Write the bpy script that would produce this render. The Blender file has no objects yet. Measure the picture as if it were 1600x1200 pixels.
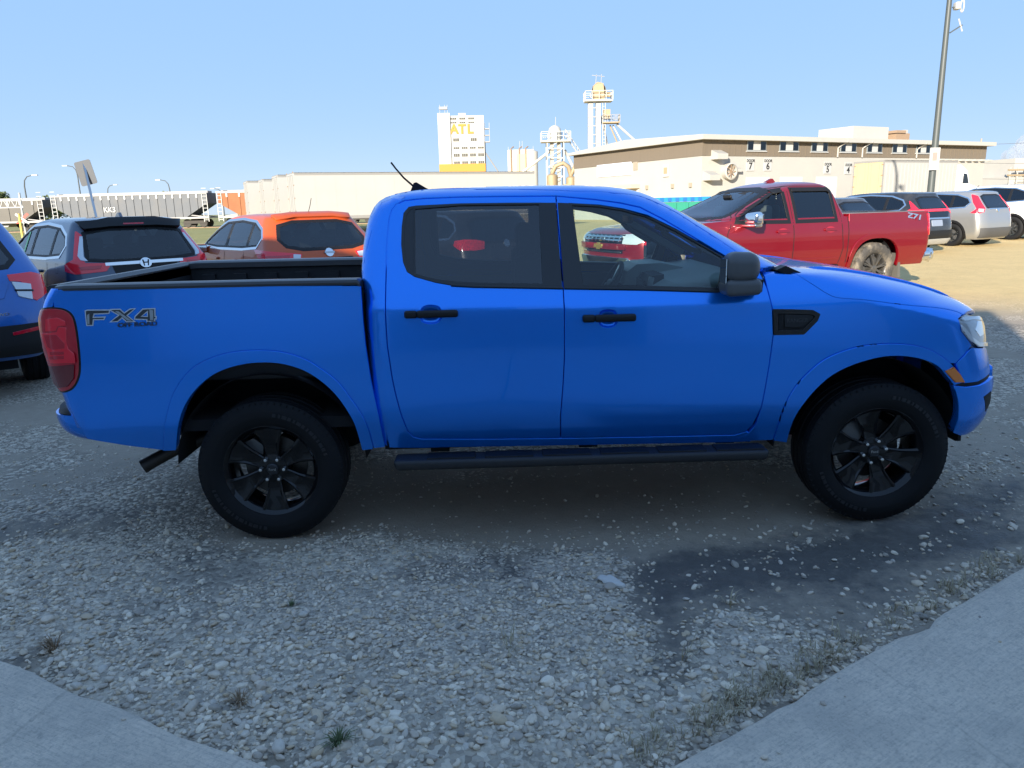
import bpy, bmesh, math, random
import numpy as np
from mathutils import Vector, Matrix, geometry
from mathutils.bvhtree import BVHTree

random.seed(7)
rng = np.random.default_rng(7)
R = math.radians
sc = bpy.context.scene
C = sc.collection

# ------------------------------------------------------------------ camera, sky, sun, exposure
CAM = np.array([1.255, -4.69, 1.715])
YAW, PITCH, ROLL, FPX = R(-0.75), R(13.2), R(-1.45), 1180.0
_fw = np.array([-math.sin(YAW) * math.cos(PITCH), math.cos(YAW) * math.cos(PITCH), -math.sin(PITCH)])
_rt = np.array([math.cos(YAW), math.sin(YAW), 0.0])
_up = np.cross(_rt, _fw)
_r2 = _rt * math.cos(ROLL) + _up * math.sin(ROLL)
_u2 = -_rt * math.sin(ROLL) + _up * math.cos(ROLL)
cd = bpy.data.cameras.new('camera')
cam = bpy.data.objects.new('camera', cd)
C.objects.link(cam)
cam.matrix_world = Matrix(((_r2[0], _u2[0], -_fw[0], CAM[0]), (_r2[1], _u2[1], -_fw[1], CAM[1]),
                           (_r2[2], _u2[2], -_fw[2], CAM[2]), (0, 0, 0, 1)))
cd.sensor_width = 36.0
cd.lens = FPX / 1600 * 36.0
cd.clip_start = 0.05
cd.clip_end = 5000
sc.camera = cam

SKY_GAMMA, SKY_SAT, SKY_GAIN = 0.05, 7.2, 1.0
SUN_DIR = Vector((0.407, 0.913, -0.29)).normalized()      # the way the light travels
SUN_ELEV = math.asin(-SUN_DIR.z)
SUN_AZ = math.atan2(-SUN_DIR.x, -SUN_DIR.y)              # clockwise from +Y
w = bpy.data.worlds.new('World')
sc.world = w
w.use_nodes = True
nt = w.node_tree
sky = nt.nodes.new('ShaderNodeTexSky')
sky.sky_type = 'NISHITA'
sky.sun_disc = False
sky.sun_elevation = SUN_ELEV
sky.sun_rotation = SUN_AZ
sky.altitude = 1500
sky.air_density = 1.0
sky.dust_density = 0.1
sky.ozone_density = 3.2
bgn = nt.nodes['Background']
bgn.inputs['Strength'].default_value = 0.15
# the whole sky is evened out in the same way everywhere, as the phone's tone mapping did
gam = nt.nodes.new('ShaderNodeGamma')
gam.inputs['Gamma'].default_value = SKY_GAMMA
hsv = nt.nodes.new('ShaderNodeHueSaturation')
hsv.inputs['Saturation'].default_value = SKY_SAT
hsv.inputs['Value'].default_value = SKY_GAIN
nt.links.new(sky.outputs['Color'], gam.inputs['Color'])
nt.links.new(gam.outputs['Color'], hsv.inputs['Color'])
tint = nt.nodes.new('ShaderNodeVectorMath')
tint.operation = 'MULTIPLY'
tint.inputs[1].default_value = (0.69, 0.83, 1.10)
nt.links.new(hsv.outputs['Color'], tint.inputs[0])
nt.links.new(tint.outputs['Vector'], bgn.inputs['Color'])
sl = bpy.data.lights.new('sun', 'SUN')
sl.energy = 2.0
sl.angle = R(0.53)
sl.color = (1.0, 0.91, 0.78)
so = bpy.data.objects.new('sun', sl)
C.objects.link(so)
so.rotation_euler = SUN_DIR.to_track_quat('-Z', 'Y').to_euler()
so.location = (-20, -30, 30)
sc.view_settings.view_transform = 'Standard'
sc.view_settings.look = 'None'
sc.view_settings.exposure = 2.55
sc.view_settings.gamma = 1.0
sc.view_settings.use_curve_mapping = False
sc.render.engine = 'CYCLES'
sc.cycles.max_bounces = 10
sc.cycles.transparent_max_bounces = 16


def ray(px, py):
    return _r2 * ((px - 800) / FPX) - _u2 * ((py - 600) / FPX) + _fw


def ground_pt(px, py, z=0.0):
    d = ray(px, py)
    return CAM + d * ((z - CAM[2]) / d[2])


def at(px, py, dep):
    """the place dep metres ahead of the camera seen at a pixel of the photograph"""
    return Vector(CAM + ray(px, py) * dep)


# ------------------------------------------------------------------ materials
MATS = {}


def mat(name, col, rough=0.5, metal=0.0, coat=0.0, bump=0.0, bscale=60.0, var=0.0, vscale=6.0, spec=0.5, dirt=None,
        dscale=3.0, damt=0.5, stretch=(1, 1, 1), emit=0.0):
    if name in MATS:
        return MATS[name]
    m = bpy.data.materials.new(name)
    m.use_nodes = True
    n = m.node_tree.nodes
    L = m.node_tree.links
    b = n['Principled BSDF']
    b.inputs['Base Color'].default_value = (*col, 1)
    b.inputs['Roughness'].default_value = rough
    b.inputs['Metallic'].default_value = metal
    b.inputs['Coat Weight'].default_value = coat
    b.inputs['Coat Roughness'].default_value = 0.02
    b.inputs['Specular IOR Level'].default_value = spec
    tc = n.new('ShaderNodeTexCoord')
    mp = n.new('ShaderNodeMapping')
    mp.inputs['Scale'].default_value = stretch
    L.new(tc.outputs['Object'], mp.inputs['Vector'])
    if var > 0 or dirt:
        nz = n.new('ShaderNodeTexNoise')
        nz.inputs['Scale'].default_value = vscale
        nz.inputs['Detail'].default_value = 6
        nz.inputs['Roughness'].default_value = 0.65
        L.new(mp.outputs['Vector'], nz.inputs['Vector'])
        mx = n.new('ShaderNodeMix')
        mx.data_type = 'RGBA'
        mx.inputs['A'].default_value = (*[c * (1 - var) for c in col], 1)
        mx.inputs['B'].default_value = (*[min(1, c * (1 + var)) for c in col], 1)
        L.new(nz.outputs['Fac'], mx.inputs['Factor'])
        out = mx.outputs['Result']
        if dirt:
            n2 = n.new('ShaderNodeTexNoise')
            n2.inputs['Scale'].default_value = dscale
            n2.inputs['Detail'].default_value = 8
            n2.inputs['Roughness'].default_value = 0.7
            L.new(mp.outputs['Vector'], n2.inputs['Vector'])
            rp = n.new('ShaderNodeMapRange')
            rp.inputs['From Min'].default_value = 0.45
            rp.inputs['From Max'].default_value = 0.75
            rp.inputs['To Max'].default_value = damt
            L.new(n2.outputs['Fac'], rp.inputs['Value'])
            m2 = n.new('ShaderNodeMix')
            m2.data_type = 'RGBA'
            m2.inputs['B'].default_value = (*dirt, 1)
            L.new(rp.outputs['Result'], m2.inputs['Factor'])
            L.new(out, m2.inputs['A'])
            out = m2.outputs['Result']
        L.new(out, b.inputs['Base Color'])
    if bump > 0:
        nb = n.new('ShaderNodeTexNoise')
        nb.inputs['Scale'].default_value = bscale
        nb.inputs['Detail'].default_value = 4
        L.new(mp.outputs['Vector'], nb.inputs['Vector'])
        bp = n.new('ShaderNodeBump')
        bp.inputs['Strength'].default_value = bump
        bp.inputs['Distance'].default_value = 0.01
        L.new(nb.outputs['Fac'], bp.inputs['Height'])
        L.new(bp.outputs['Normal'], b.inputs['Normal'])
    if emit:
        b.inputs['Emission Color'].default_value = (*col, 1)
        b.inputs['Emission Strength'].default_value = emit
    MATS[name] = m
    return m


def glass(name, tint, ior=1.6, rough=0.0):
    if name in MATS:
        return MATS[name]
    m = bpy.data.materials.new(name)
    m.use_nodes = True
    n = m.node_tree.nodes
    L = m.node_tree.links
    n.remove(n['Principled BSDF'])
    t = n.new('ShaderNodeBsdfTransparent')
    t.inputs['Color'].default_value = (*tint, 1)
    g = n.new('ShaderNodeBsdfGlossy')
    g.inputs['Roughness'].default_value = rough
    g.inputs['Color'].default_value = (0.95, 0.97, 1, 1)
    f = n.new('ShaderNodeFresnel')
    f.inputs['IOR'].default_value = ior
    mx = n.new('ShaderNodeMixShader')
    L.new(f.outputs['Fac'], mx.inputs['Fac'])
    L.new(t.outputs['BSDF'], mx.inputs[1])
    L.new(g.outputs['BSDF'], mx.inputs[2])
    L.new(mx.outputs['Shader'], n['Material Output'].inputs['Surface'])
    MATS[name] = m
    return m


def carpaint(name, col, metal=0.35, rough=0.38, dust=0.12):
    """metallic base under clear lacquer with a thin film of road dust"""
    if name in MATS:
        return MATS[name]
    m = mat(name, col, rough=rough, metal=metal, coat=1.0)
    n = m.node_tree.nodes
    L = m.node_tree.links
    b = n['Principled BSDF']
    tc = n.new('ShaderNodeTexCoord')
    nz = n.new('ShaderNodeTexNoise')
    nz.inputs['Scale'].default_value = 2.3
    nz.inputs['Detail'].default_value = 9
    nz.inputs['Roughness'].default_value = 0.72
    L.new(tc.outputs['Object'], nz.inputs['Vector'])
    mr = n.new('ShaderNodeMapRange')
    mr.inputs['From Min'].default_value = 0.4
    mr.inputs['From Max'].default_value = 0.8
    mr.inputs['To Max'].default_value = dust
    L.new(nz.outputs['Fac'], mr.inputs['Value'])
    mx = n.new('ShaderNodeMix')
    mx.data_type = 'RGBA'
    mx.inputs['A'].default_value = (*col, 1)
    mx.inputs['B'].default_value = (0.33, 0.31, 0.28, 1)
    L.new(mr.outputs['Result'], mx.inputs['Factor'])
    L.new(mx.outputs['Result'], b.inputs['Base Color'])
    m2 = n.new('ShaderNodeMapRange')
    m2.inputs['From Min'].default_value = 0.3
    m2.inputs['From Max'].default_value = 0.8
    m2.inputs['To Min'].default_value = 0.015
    m2.inputs['To Max'].default_value = 0.015 + dust * 0.35
    L.new(nz.outputs['Fac'], m2.inputs['Value'])
    L.new(m2.outputs['Result'], b.inputs['Coat Roughness'])
    return m


MIRGREY = mat('mirror_grey', (0.085, 0.087, 0.09), 0.42)
BLACK = mat('black_plastic', (0.009, 0.009, 0.010), 0.5, spec=0.35, bump=0.15, bscale=400)
GLOSSBLACK = mat('gloss_black', (0.004, 0.004, 0.005), 0.10, coat=0.25, spec=0.3)
SATIN = mat('satin_black', (0.016, 0.017, 0.02), 0.32)
RUBBER = mat('tyre_rubber', (0.008, 0.0083, 0.0095), 0.7, spec=0.25, bump=0.2, bscale=180, var=0.3, vscale=9)
DUSTRUB = mat('dusty_rubber', (0.05, 0.046, 0.04), 0.8, bump=0.25, bscale=160, dirt=(0.30, 0.25, 0.18), damt=0.8, dscale=5)
VOID = mat('dark_underside', (0.008, 0.008, 0.009), 0.9)
CHROME = mat('chrome', (0.8, 0.8, 0.8), 0.07, 1.0)
STEEL = mat('steel', (0.5, 0.5, 0.5), 0.3, 1.0)
REDLENS = mat('red_lens', (0.92, 0.012, 0.03), 0.12, coat=1.0)
DEEPRED = mat('dark_red_lens', (0.55, 0.006, 0.02), 0.12, coat=1.0)
CLEARLENS = mat('clear_lens', (0.62, 0.64, 0.66), 0.08, 0.3, coat=1.0)
AMBER = mat('amber_lens', (0.75, 0.2, 0.02), 0.15, coat=1.0)
BLUE = carpaint('blue_paint', (0.0, 0.235, 0.92), 0.68, 0.22, 0.015)
BLUE.node_tree.nodes['Principled BSDF'].inputs['Coat Weight'].default_value = 0.75
INTGREY = mat('interior_grey', (0.09, 0.10, 0.105), 0.6, bump=0.1, bscale=300)
INTDARK = mat('interior_dark', (0.035, 0.038, 0.042), 0.65)
CLOTH = mat('seat_cloth', (0.03, 0.032, 0.036), 0.9, bump=0.3, bscale=250)
TINT = glass('privacy_glass', (0.30, 0.315, 0.33), 1.75)
CLEAR = glass('clear_glass', (0.74, 0.84, 0.80), 1.6)
MIDTINT = glass('car_glass', (0.34, 0.38, 0.38), 1.7)
DARKTINT = glass('dark_car_glass', (0.12, 0.13, 0.14), 1.8)
PLATE = mat('plate_white', (0.7, 0.72, 0.75), 0.4)


# ------------------------------------------------------------------ mesh helpers
def link(name, me, m=None, parent=None):
    o = bpy.data.objects.new(name, me)
    C.objects.link(o)
    if m is not None and me is not None:
        me.materials.append(m)
    if parent is not None:
        o.parent = parent
    return o


def thing(name, label, cat, loc=(0, 0, 0), rz=0.0, group=None, scale=1.0):
    o = bpy.data.objects.new(name, None)
    o.empty_display_size = 0.2
    C.objects.link(o)
    o.location = loc
    o.rotation_euler = (0, 0, rz)
    o.scale = (scale,) * 3
    o['label'] = label
    o['category'] = cat
    if group:
        o['group'] = group
    return o


def tag(o, label=None, cat=None, group=None, kind=None):
    for k, v in (('label', label), ('category', cat), ('group', group), ('kind', kind)):
        if v:
            o[k] = v
    return o


def empty(name, parent, loc=(0, 0, 0), rot=(0, 0, 0)):
    o = bpy.data.objects.new(name, None)
    o.empty_display_size = 0.1
    C.objects.link(o)
    o.parent = parent
    o.location = loc
    o.rotation_euler = rot
    return o


def copy_tree(o, parent=None):
    c = o.copy()
    C.objects.link(c)
    c.parent = parent
    for ch in list(o.children):
        copy_tree(ch, c)
    return c


class MB:
    def __init__(s):
        s.v = []
        s.f = []

    def add(s, vs, fs):
        k = len(s.v)
        s.v += [tuple(v) for v in vs]
        s.f += [tuple(i + k for i in f) for f in fs]
        return s

    def box(s, a, b):
        x0, y0, z0 = a
        x1, y1, z1 = b
        return s.add([(x0, y0, z0), (x1, y0, z0), (x1, y1, z0), (x0, y1, z0), (x0, y0, z1), (x1, y0, z1), (x1, y1, z1), (x0, y1, z1)],
                     [(0, 3, 2, 1), (4, 5, 6, 7), (0, 1, 5, 4), (1, 2, 6, 5), (2, 3, 7, 6), (3, 0, 4, 7)])

    def cbox(s, c, d):
        return s.box([c[i] - d[i] / 2 for i in range(3)], [c[i] + d[i] / 2 for i in range(3)])

    def bar(s, p, q, w=0.05, h=None, up=(0, 0, 1)):
        p, q = Vector(p), Vector(q)
        h = h or w
        d = (q - p).normalized()
        u = Vector(up)
        if abs(d.dot(u)) > 0.98:
            u = Vector((0, 1, 0))
        a = d.cross(u).normalized() * w / 2
        b = a.cross(d).normalized() * h / 2
        vs = [e + i * a + j * b for e in (p, q) for i, j in ((-1, -1), (1, -1), (1, 1), (-1, 1))]
        return s.add(vs, [(0, 3, 2, 1), (4, 5, 6, 7), (0, 1, 5, 4), (1, 2, 6, 5), (2, 3, 7, 6), (3, 0, 4, 7)])

    def tube(s, pts, r, n=8, caps=True):
        pts = [Vector(p) for p in pts]
        rs = r if isinstance(r, (list, tuple)) else [r] * len(pts)
        k = len(s.v)
        prev = None
        for i, p in enumerate(pts):
            d = (pts[min(i + 1, len(pts) - 1)] - pts[max(i - 1, 0)]).normalized()
            if prev is None:
                u = Vector((0, 0, 1)) if abs(d.z) < 0.9 else Vector((0, 1, 0))
                a = d.cross(u).normalized()
            else:
                a = (prev - d * prev.dot(d)).normalized()
            prev = a
            b = d.cross(a)
            for j in range(n):
                t = 2 * math.pi * j / n
                s.v.append(tuple(p + (a * math.cos(t) + b * math.sin(t)) * rs[i]))
        for i in range(len(pts) - 1):
            for j in range(n):
                s.f.append((k + i * n + j, k + i * n + (j + 1) % n, k + (i + 1) * n + (j + 1) % n, k + (i + 1) * n + j))
        if caps:
            s.f.append(tuple(k + j for j in range(n))[::-1])
            s.f.append(tuple(k + (len(pts) - 1) * n + j for j in range(n)))
        return s

    def lathe(s, prof, n=32, axis='Y', c=(0, 0, 0), a0=0.0, a1=2 * math.pi):
        """prof: (radius, along axis)"""
        k = len(s.v)
        full = abs(a1 - a0 - 2 * math.pi) < 1e-6
        m = n if full else n + 1
        for j in range(m):
            t = a0 + (a1 - a0) * j / n
            for r, h in prof:
                x, y = r * math.cos(t), r * math.sin(t)
                p = {'Y': (x, h, y), 'Z': (x, y, h), 'X': (h, x, y)}[axis]
                s.v.append((p[0] + c[0], p[1] + c[1], p[2] + c[2]))
        q = len(prof)
        for j in range(n):
            for i in range(q - 1):
                a = k + j * q + i
                b = k + ((j + 1) % m) * q + i
                s.f.append((a, a + 1, b + 1, b))
        return s

    def prism(s, poly, axis, lo, hi):
        """poly in the two other axes, extruded along axis"""
        k = len(s.v)
        n = len(poly)
        for t in (lo, hi):
            for a, b in poly:
                s.v.append({'X': (t, a, b), 'Y': (a, t, b), 'Z': (a, b, t)}[axis])
        s.f.append(tuple(k + i for i in range(n)))
        s.f.append(tuple(k + n + i for i in range(n))[::-1])
        for i in range(n):
            j = (i + 1) % n
            s.f.append((k + i, k + n + i, k + n + j, k + j))
        return s

    def mesh(s, name, smooth=None):
        me = bpy.data.meshes.new(name)
        me.from_pydata(s.v, [], s.f)
        bm = bmesh.new()
        bm.from_mesh(me)
        bmesh.ops.recalc_face_normals(bm, faces=bm.faces)
        bm.to_mesh(me)
        bm.free()
        if smooth is not None:
            me.polygons.foreach_set('use_smooth', [True] * len(me.polygons))
            me.set_sharp_from_angle(angle=R(smooth))
        return me

    def build(s, name, m, parent=None, smooth=None):
        return link(name, s.mesh(name, smooth), m, parent)


def rbox(name, c, d, m, parent, r=0.02, seg=3, taper=None, rot=None):
    """box with rounded edges; taper = function(Vector local -1..1) -> Vector"""
    bm = bmesh.new()
    bmesh.ops.create_cube(bm, size=2.0)
    for v in bm.verts:
        p = v.co.copy()
        if taper:
            p = taper(p)
        v.co = Vector((p.x * d[0] / 2, p.y * d[1] / 2, p.z * d[2] / 2))
    bmesh.ops.bevel(bm, geom=bm.edges[:], offset=r, segments=seg, affect='EDGES', profile=0.5, clamp_overlap=True)
    me = bpy.data.meshes.new(name)
    if rot:
        bmesh.ops.transform(bm, matrix=rot, verts=bm.verts)
    bmesh.ops.translate(bm, vec=Vector(c), verts=bm.verts)
    bm.to_mesh(me)
    bm.free()
    me.polygons.foreach_set('use_smooth', [True] * len(me.polygons))
    me.set_sharp_from_angle(angle=R(40))
    return link(name, me, m, parent)


def mirror_obj(o, parent=None):
    """the same piece on the other side of its vehicle (y -> -y)"""
    me = o.data.copy()
    co = np.empty(len(me.vertices) * 3)
    me.vertices.foreach_get('co', co)
    nn = None
    if me.has_custom_normals:
        nn = np.array([tuple(l.vector) for l in me.corner_normals])
    co = co.reshape(-1, 3)
    vs = co * np.array([1, -1, 1])
    fs = [tuple(p.vertices)[::-1] for p in me.polygons]
    m2 = bpy.data.meshes.new(me.name)
    m2.from_pydata(vs.tolist(), [], fs)
    m2.polygons.foreach_set('use_smooth', [p.use_smooth for p in me.polygons])
    if nn is not None:
        vn = np.zeros((len(me.vertices), 3))
        li = np.array([l.vertex_index for l in me.loops])
        vn[li] = nn
        m2.normals_split_custom_set_from_vertices((vn * np.array([1, -1, 1])).tolist())
    elif any(p.use_smooth for p in me.polygons):
        m2.set_sharp_from_angle(angle=R(40))
    for mm in me.materials:
        m2.materials.append(mm)
    bpy.data.meshes.remove(me)
    c = bpy.data.objects.new(o.name.split('.')[0], m2)
    C.objects.link(c)
    c.parent = parent or o.parent
    c.location = (o.location.x, -o.location.y, o.location.z)
    return c


def text(body, size, m, parent, mtx, name='lettering', ext=0.002, align='CENTER', bold=0.0):
    cu = bpy.data.curves.new(name, 'FONT')
    cu.body = body
    cu.size = size
    cu.extrude = ext
    cu.offset = bold
    cu.align_x = align
    cu.align_y = 'CENTER'
    cu.materials.append(m)
    tmp = bpy.data.objects.new(name, cu)
    me = bpy.data.meshes.new_from_object(tmp)
    bpy.data.objects.remove(tmp)
    bpy.data.curves.remove(cu)
    o = bpy.data.objects.new(name, me)
    C.objects.link(o)
    o.parent = parent
    o.matrix_local = mtx
    return o


def facing(loc, normal, up=(0, 0, 1)):
    """matrix that puts the XY plane of a text on a surface looking along normal"""
    n = Vector(normal).normalized()
    x = Vector(up).cross(n).normalized()
    y = n.cross(x)
    return Matrix(((x.x, y.x, n.x, loc[0]), (x.y, y.y, n.y, loc[1]), (x.z, y.z, n.z, loc[2]), (0, 0, 0, 1)))


# ------------------------------------------------------------------ curved panels
def pchip(xs, ys, x):
    xs, ys = np.asarray(xs, float), np.asarray(ys, float)
    h = np.diff(xs)
    d = np.diff(ys) / h
    m = np.zeros(len(xs))
    for i in range(1, len(xs) - 1):
        if d[i - 1] * d[i] > 0:
            w1, w2 = 2 * h[i] + h[i - 1], h[i] + 2 * h[i - 1]
            m[i] = (w1 + w2) / (w1 / d[i - 1] + w2 / d[i])
    m[0], m[-1] = d[0], d[-1]
    x = np.clip(x, xs[0], xs[-1])
    i = np.clip(np.searchsorted(xs, x) - 1, 0, len(h) - 1)
    t = (x - xs[i]) / h[i]
    return ((1 + 2 * t) * (1 - t) ** 2 * ys[i] + t * (1 - t) ** 2 * h[i] * m[i] + t * t * (3 - 2 * t) * ys[i + 1] + t * t * (t - 1) * h[i] * m[i + 1])


def sample_slices(sl, step=0.03):
    """sl rows: z, x_rear, x_front, half_width, rear corner x, rear corner y, front corner x, front corner y"""
    A = np.array(sl, float)
    t = [0.0]
    for i in range(len(A) - 1):
        d = np.abs(A[i + 1] - A[i])
        n = max(1, int(math.ceil(max(d[0], d[1], d[2] * 0.5, d[3]) / step)))
        t += [i + (k + 1) / n for k in range(n)]
    t = np.array(t)
    return np.stack([pchip(np.arange(len(A)), A[:, j], t) for j in range(A.shape[1])], 1)


def outline(row, ns=60, nc=10, ne=10):
    z, xr, xf, wd, rx, ry, fx, fy = row
    p = []
    for k in range(ns + 1):
        p.append((xr + rx + (xf - fx - xr - rx) * k / ns, -wd))
    for k in range(1, nc + 1):
        a = math.pi / 2 * k / nc
        p.append((xf - fx + fx * math.sin(a), -(wd - fy + fy * math.sqrt(max(0.0, 1 - math.sin(a) ** 2.5)))))
    for k in range(1, ne):
        p.append((xf, (wd - fy) * (-1 + k / ne)))
    h = len(p)
    front = p[:] + [(xf, 0.0)]
    q = []
    for k in range(1, nc + 1):
        a = math.pi / 2 * k / nc
        q.append((xr + rx - rx * math.sin(a), -(wd - ry + ry * math.cos(a))))
    for k in range(1, ne):
        q.append((xr, (wd - ry) * (-1 + k / ne)))
    near = [(xr, 0.0)] + q[::-1] + front          # rear centre -> near side -> front centre
    far = [(x, -y) for x, y in near[-2:0:-1]]
    return [(x, y, z) for x, y in near + far]


class Guide:
    """a body built from stacked plan outlines; panels are cut from it"""

    def __init__(s, stacks, step=0.03, ns=60, nc=10, ne=10):
        s.V = []
        s.F = []
        s.N = []
        for sl in stacks:
            rows = sample_slices(sl, step)
            P = np.array([outline(r, ns, nc, ne) for r in rows])      # (rows, n, 3)
            n = P.shape[1]
            du = np.roll(P, -1, 1) - np.roll(P, 1, 1)
            dv = np.gradient(P, axis=0)
            N = np.cross(du, dv)
            N /= np.linalg.norm(N, axis=2, keepdims=True) + 1e-12
            k = len(s.V)
            s.V += P.reshape(-1, 3).tolist()
            s.N += N.reshape(-1, 3).tolist()
            for i in range(len(rows) - 1):
                for j in range(n):
                    a, b = k + i * n + j, k + i * n + (j + 1) % n
                    c, d = a + n, b + n
                    s.F.append((a, b, d))
                    s.F.append((a, d, c))
            e = k + (len(rows) - 1) * n
            for j in range(1, n - 1):
                s.F.append((e, e + j, e + j + 1))
        s.NA = np.array(s.N)
        s.VA = np.array(s.V)
        s.bvh = BVHTree.FromPolygons([Vector(v) for v in s.V], s.F)

    def nrm(s, loc, idx):
        a, b, c = s.F[idx]
        A, B, Cc, P = s.VA[a], s.VA[b], s.VA[c], np.array(loc)
        v0, v1, v2 = B - A, Cc - A, P - A
        d00, d01, d11, d20, d21 = v0 @ v0, v0 @ v1, v1 @ v1, v2 @ v0, v2 @ v1
        den = d00 * d11 - d01 * d01
        if abs(den) < 1e-14:
            n = s.NA[a]
        else:
            v = (d11 * d20 - d01 * d21) / den
            u = (d00 * d21 - d01 * d20) / den
            n = s.NA[a] * (1 - v - u) + s.NA[b] * v + s.NA[c] * u
        return Vector(n).normalized()

    def cast(s, o, d):
        loc, nr, idx, dist = s.bvh.ray_cast(Vector(o), Vector(d))
        if loc is not None:
            return loc, s.nrm(loc, idx)
        return None

    def near(s, p):
        loc, nr, idx, dist = s.bvh.find_nearest(Vector(p))
        return loc, s.nrm(loc, idx), dist


def frame(al):
    if al == 'Z':
        return Vector((0, 0, 1)), Vector((1, 0, 0)), Vector((0, 1, 0))
    a = R(al)
    return Vector((math.cos(a), math.sin(a), 0)), Vector((-math.sin(a), math.cos(a), 0)), Vector((0, 0, 1))


def trace(g, pts, al=-90, mtx=None):
    """pixels of the photograph -> panel coordinates on the body"""
    n, e, u = frame(al)
    res = []
    inv = mtx.inverted() if mtx else None
    for px, py in pts:
        o, d = Vector(CAM), Vector(ray(px, py)).normalized()
        if inv:
            o = inv @ o
            d = (inv.to_3x3() @ d).normalized()
        h = g.cast(o, d)
        if h is None:
            best = None
            for t in np.arange(2.0, 9.0, 0.02):
                l, nn, ds = g.near(o + d * t)
                if best is None or ds < best[0]:
                    best = (ds, l)
            loc = best[1]
        else:
            loc = h[0]
        res.append((loc.dot(e), loc.dot(u)))
    return res


def inside(poly, pts):
    P = np.asarray(poly)
    x, y = pts[:, 0], pts[:, 1]
    r = np.zeros(len(pts), bool)
    n = len(P)
    for i in range(n):
        x0, y0 = P[i]
        x1, y1 = P[(i + 1) % n]
        if y0 == y1:
            continue
        c = ((y0 > y) != (y1 > y)) & (x < (x1 - x0) * (y - y0) / (y1 - y0) + x0)
        r ^= c
    return r


def bdist(poly, pts):
    P = np.asarray(poly)
    best = np.full(len(pts), 1e9)
    for i in range(len(P)):
        a, b = P[i], P[(i + 1) % len(P)]
        ab = b - a
        t = np.clip(((pts - a) @ ab) / max(ab @ ab, 1e-12), 0, 1)
        best = np.minimum(best, np.linalg.norm(pts - a - t[:, None] * ab, axis=1))
    return best


def smooth_poly(poly, it=1, keep=35):
    """Chaikin corner cutting except at corners sharper than keep degrees"""
    for _ in range(it):
        out = []
        n = len(poly)
        for i in range(n):
            a, b, c = Vector(poly[i - 1]), Vector(poly[i]), Vector(poly[(i + 1) % n])
            u, v = (b - a), (c - b)
            if u.length < 1e-9 or v.length < 1e-9:
                continue
            if u.angle(v) > R(keep):
                out.append(tuple(b))
            else:
                out.append(tuple(b - u * 0.25))
                out.append(tuple(b + v * 0.25))
        poly = out
    return poly


def offset_poly(poly, d):
    """move every corner inwards by d"""
    n = len(poly)
    area = sum(poly[i][0] * poly[(i + 1) % n][1] - poly[(i + 1) % n][0] * poly[i][1] for i in range(n))
    sgn = 1 if area > 0 else -1
    out = []
    for i in range(n):
        a, b, c = Vector(poly[i - 1]), Vector(poly[i]), Vector(poly[(i + 1) % n])
        u, v = (b - a).normalized(), (c - b).normalized()
        n1, n2 = Vector((-u.y, u.x)) * sgn, Vector((-v.y, v.x)) * sgn
        m = (n1 + n2)
        if m.length < 1e-6:
            m = n1
        m.normalize()
        k = d / max(0.45, m.dot(n1))
        out.append(tuple(b + m * k))
    return out


def ellipse(cx, cy, rx, ry, n=24, a0=0):
    return [(cx + rx * math.cos(a0 + 2 * math.pi * i / n), cy + ry * math.sin(a0 + 2 * math.pi * i / n)) for i in range(n)]


def rrect(x0, y0, x1, y1, r, n=4):
    p = []
    for cx, cy, a in ((x1 - r, y1 - r, 0), (x0 + r, y1 - r, 90), (x0 + r, y0 + r, 180), (x1 - r, y0 + r, 270)):
        for k in range(n + 1):
            t = R(a + 90 * k / n)
            p.append((cx + r * math.cos(t), cy + r * math.sin(t)))
    return p


def densify(poly, res):
    out = []
    n = len(poly)
    for i in range(n):
        a, b = np.array(poly[i]), np.array(poly[(i + 1) % n])
        k = max(1, int(math.ceil(np.linalg.norm(b - a) / res)))
        for j in range(k):
            out.append(tuple(a + (b - a) * j / k))
    return out


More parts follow.
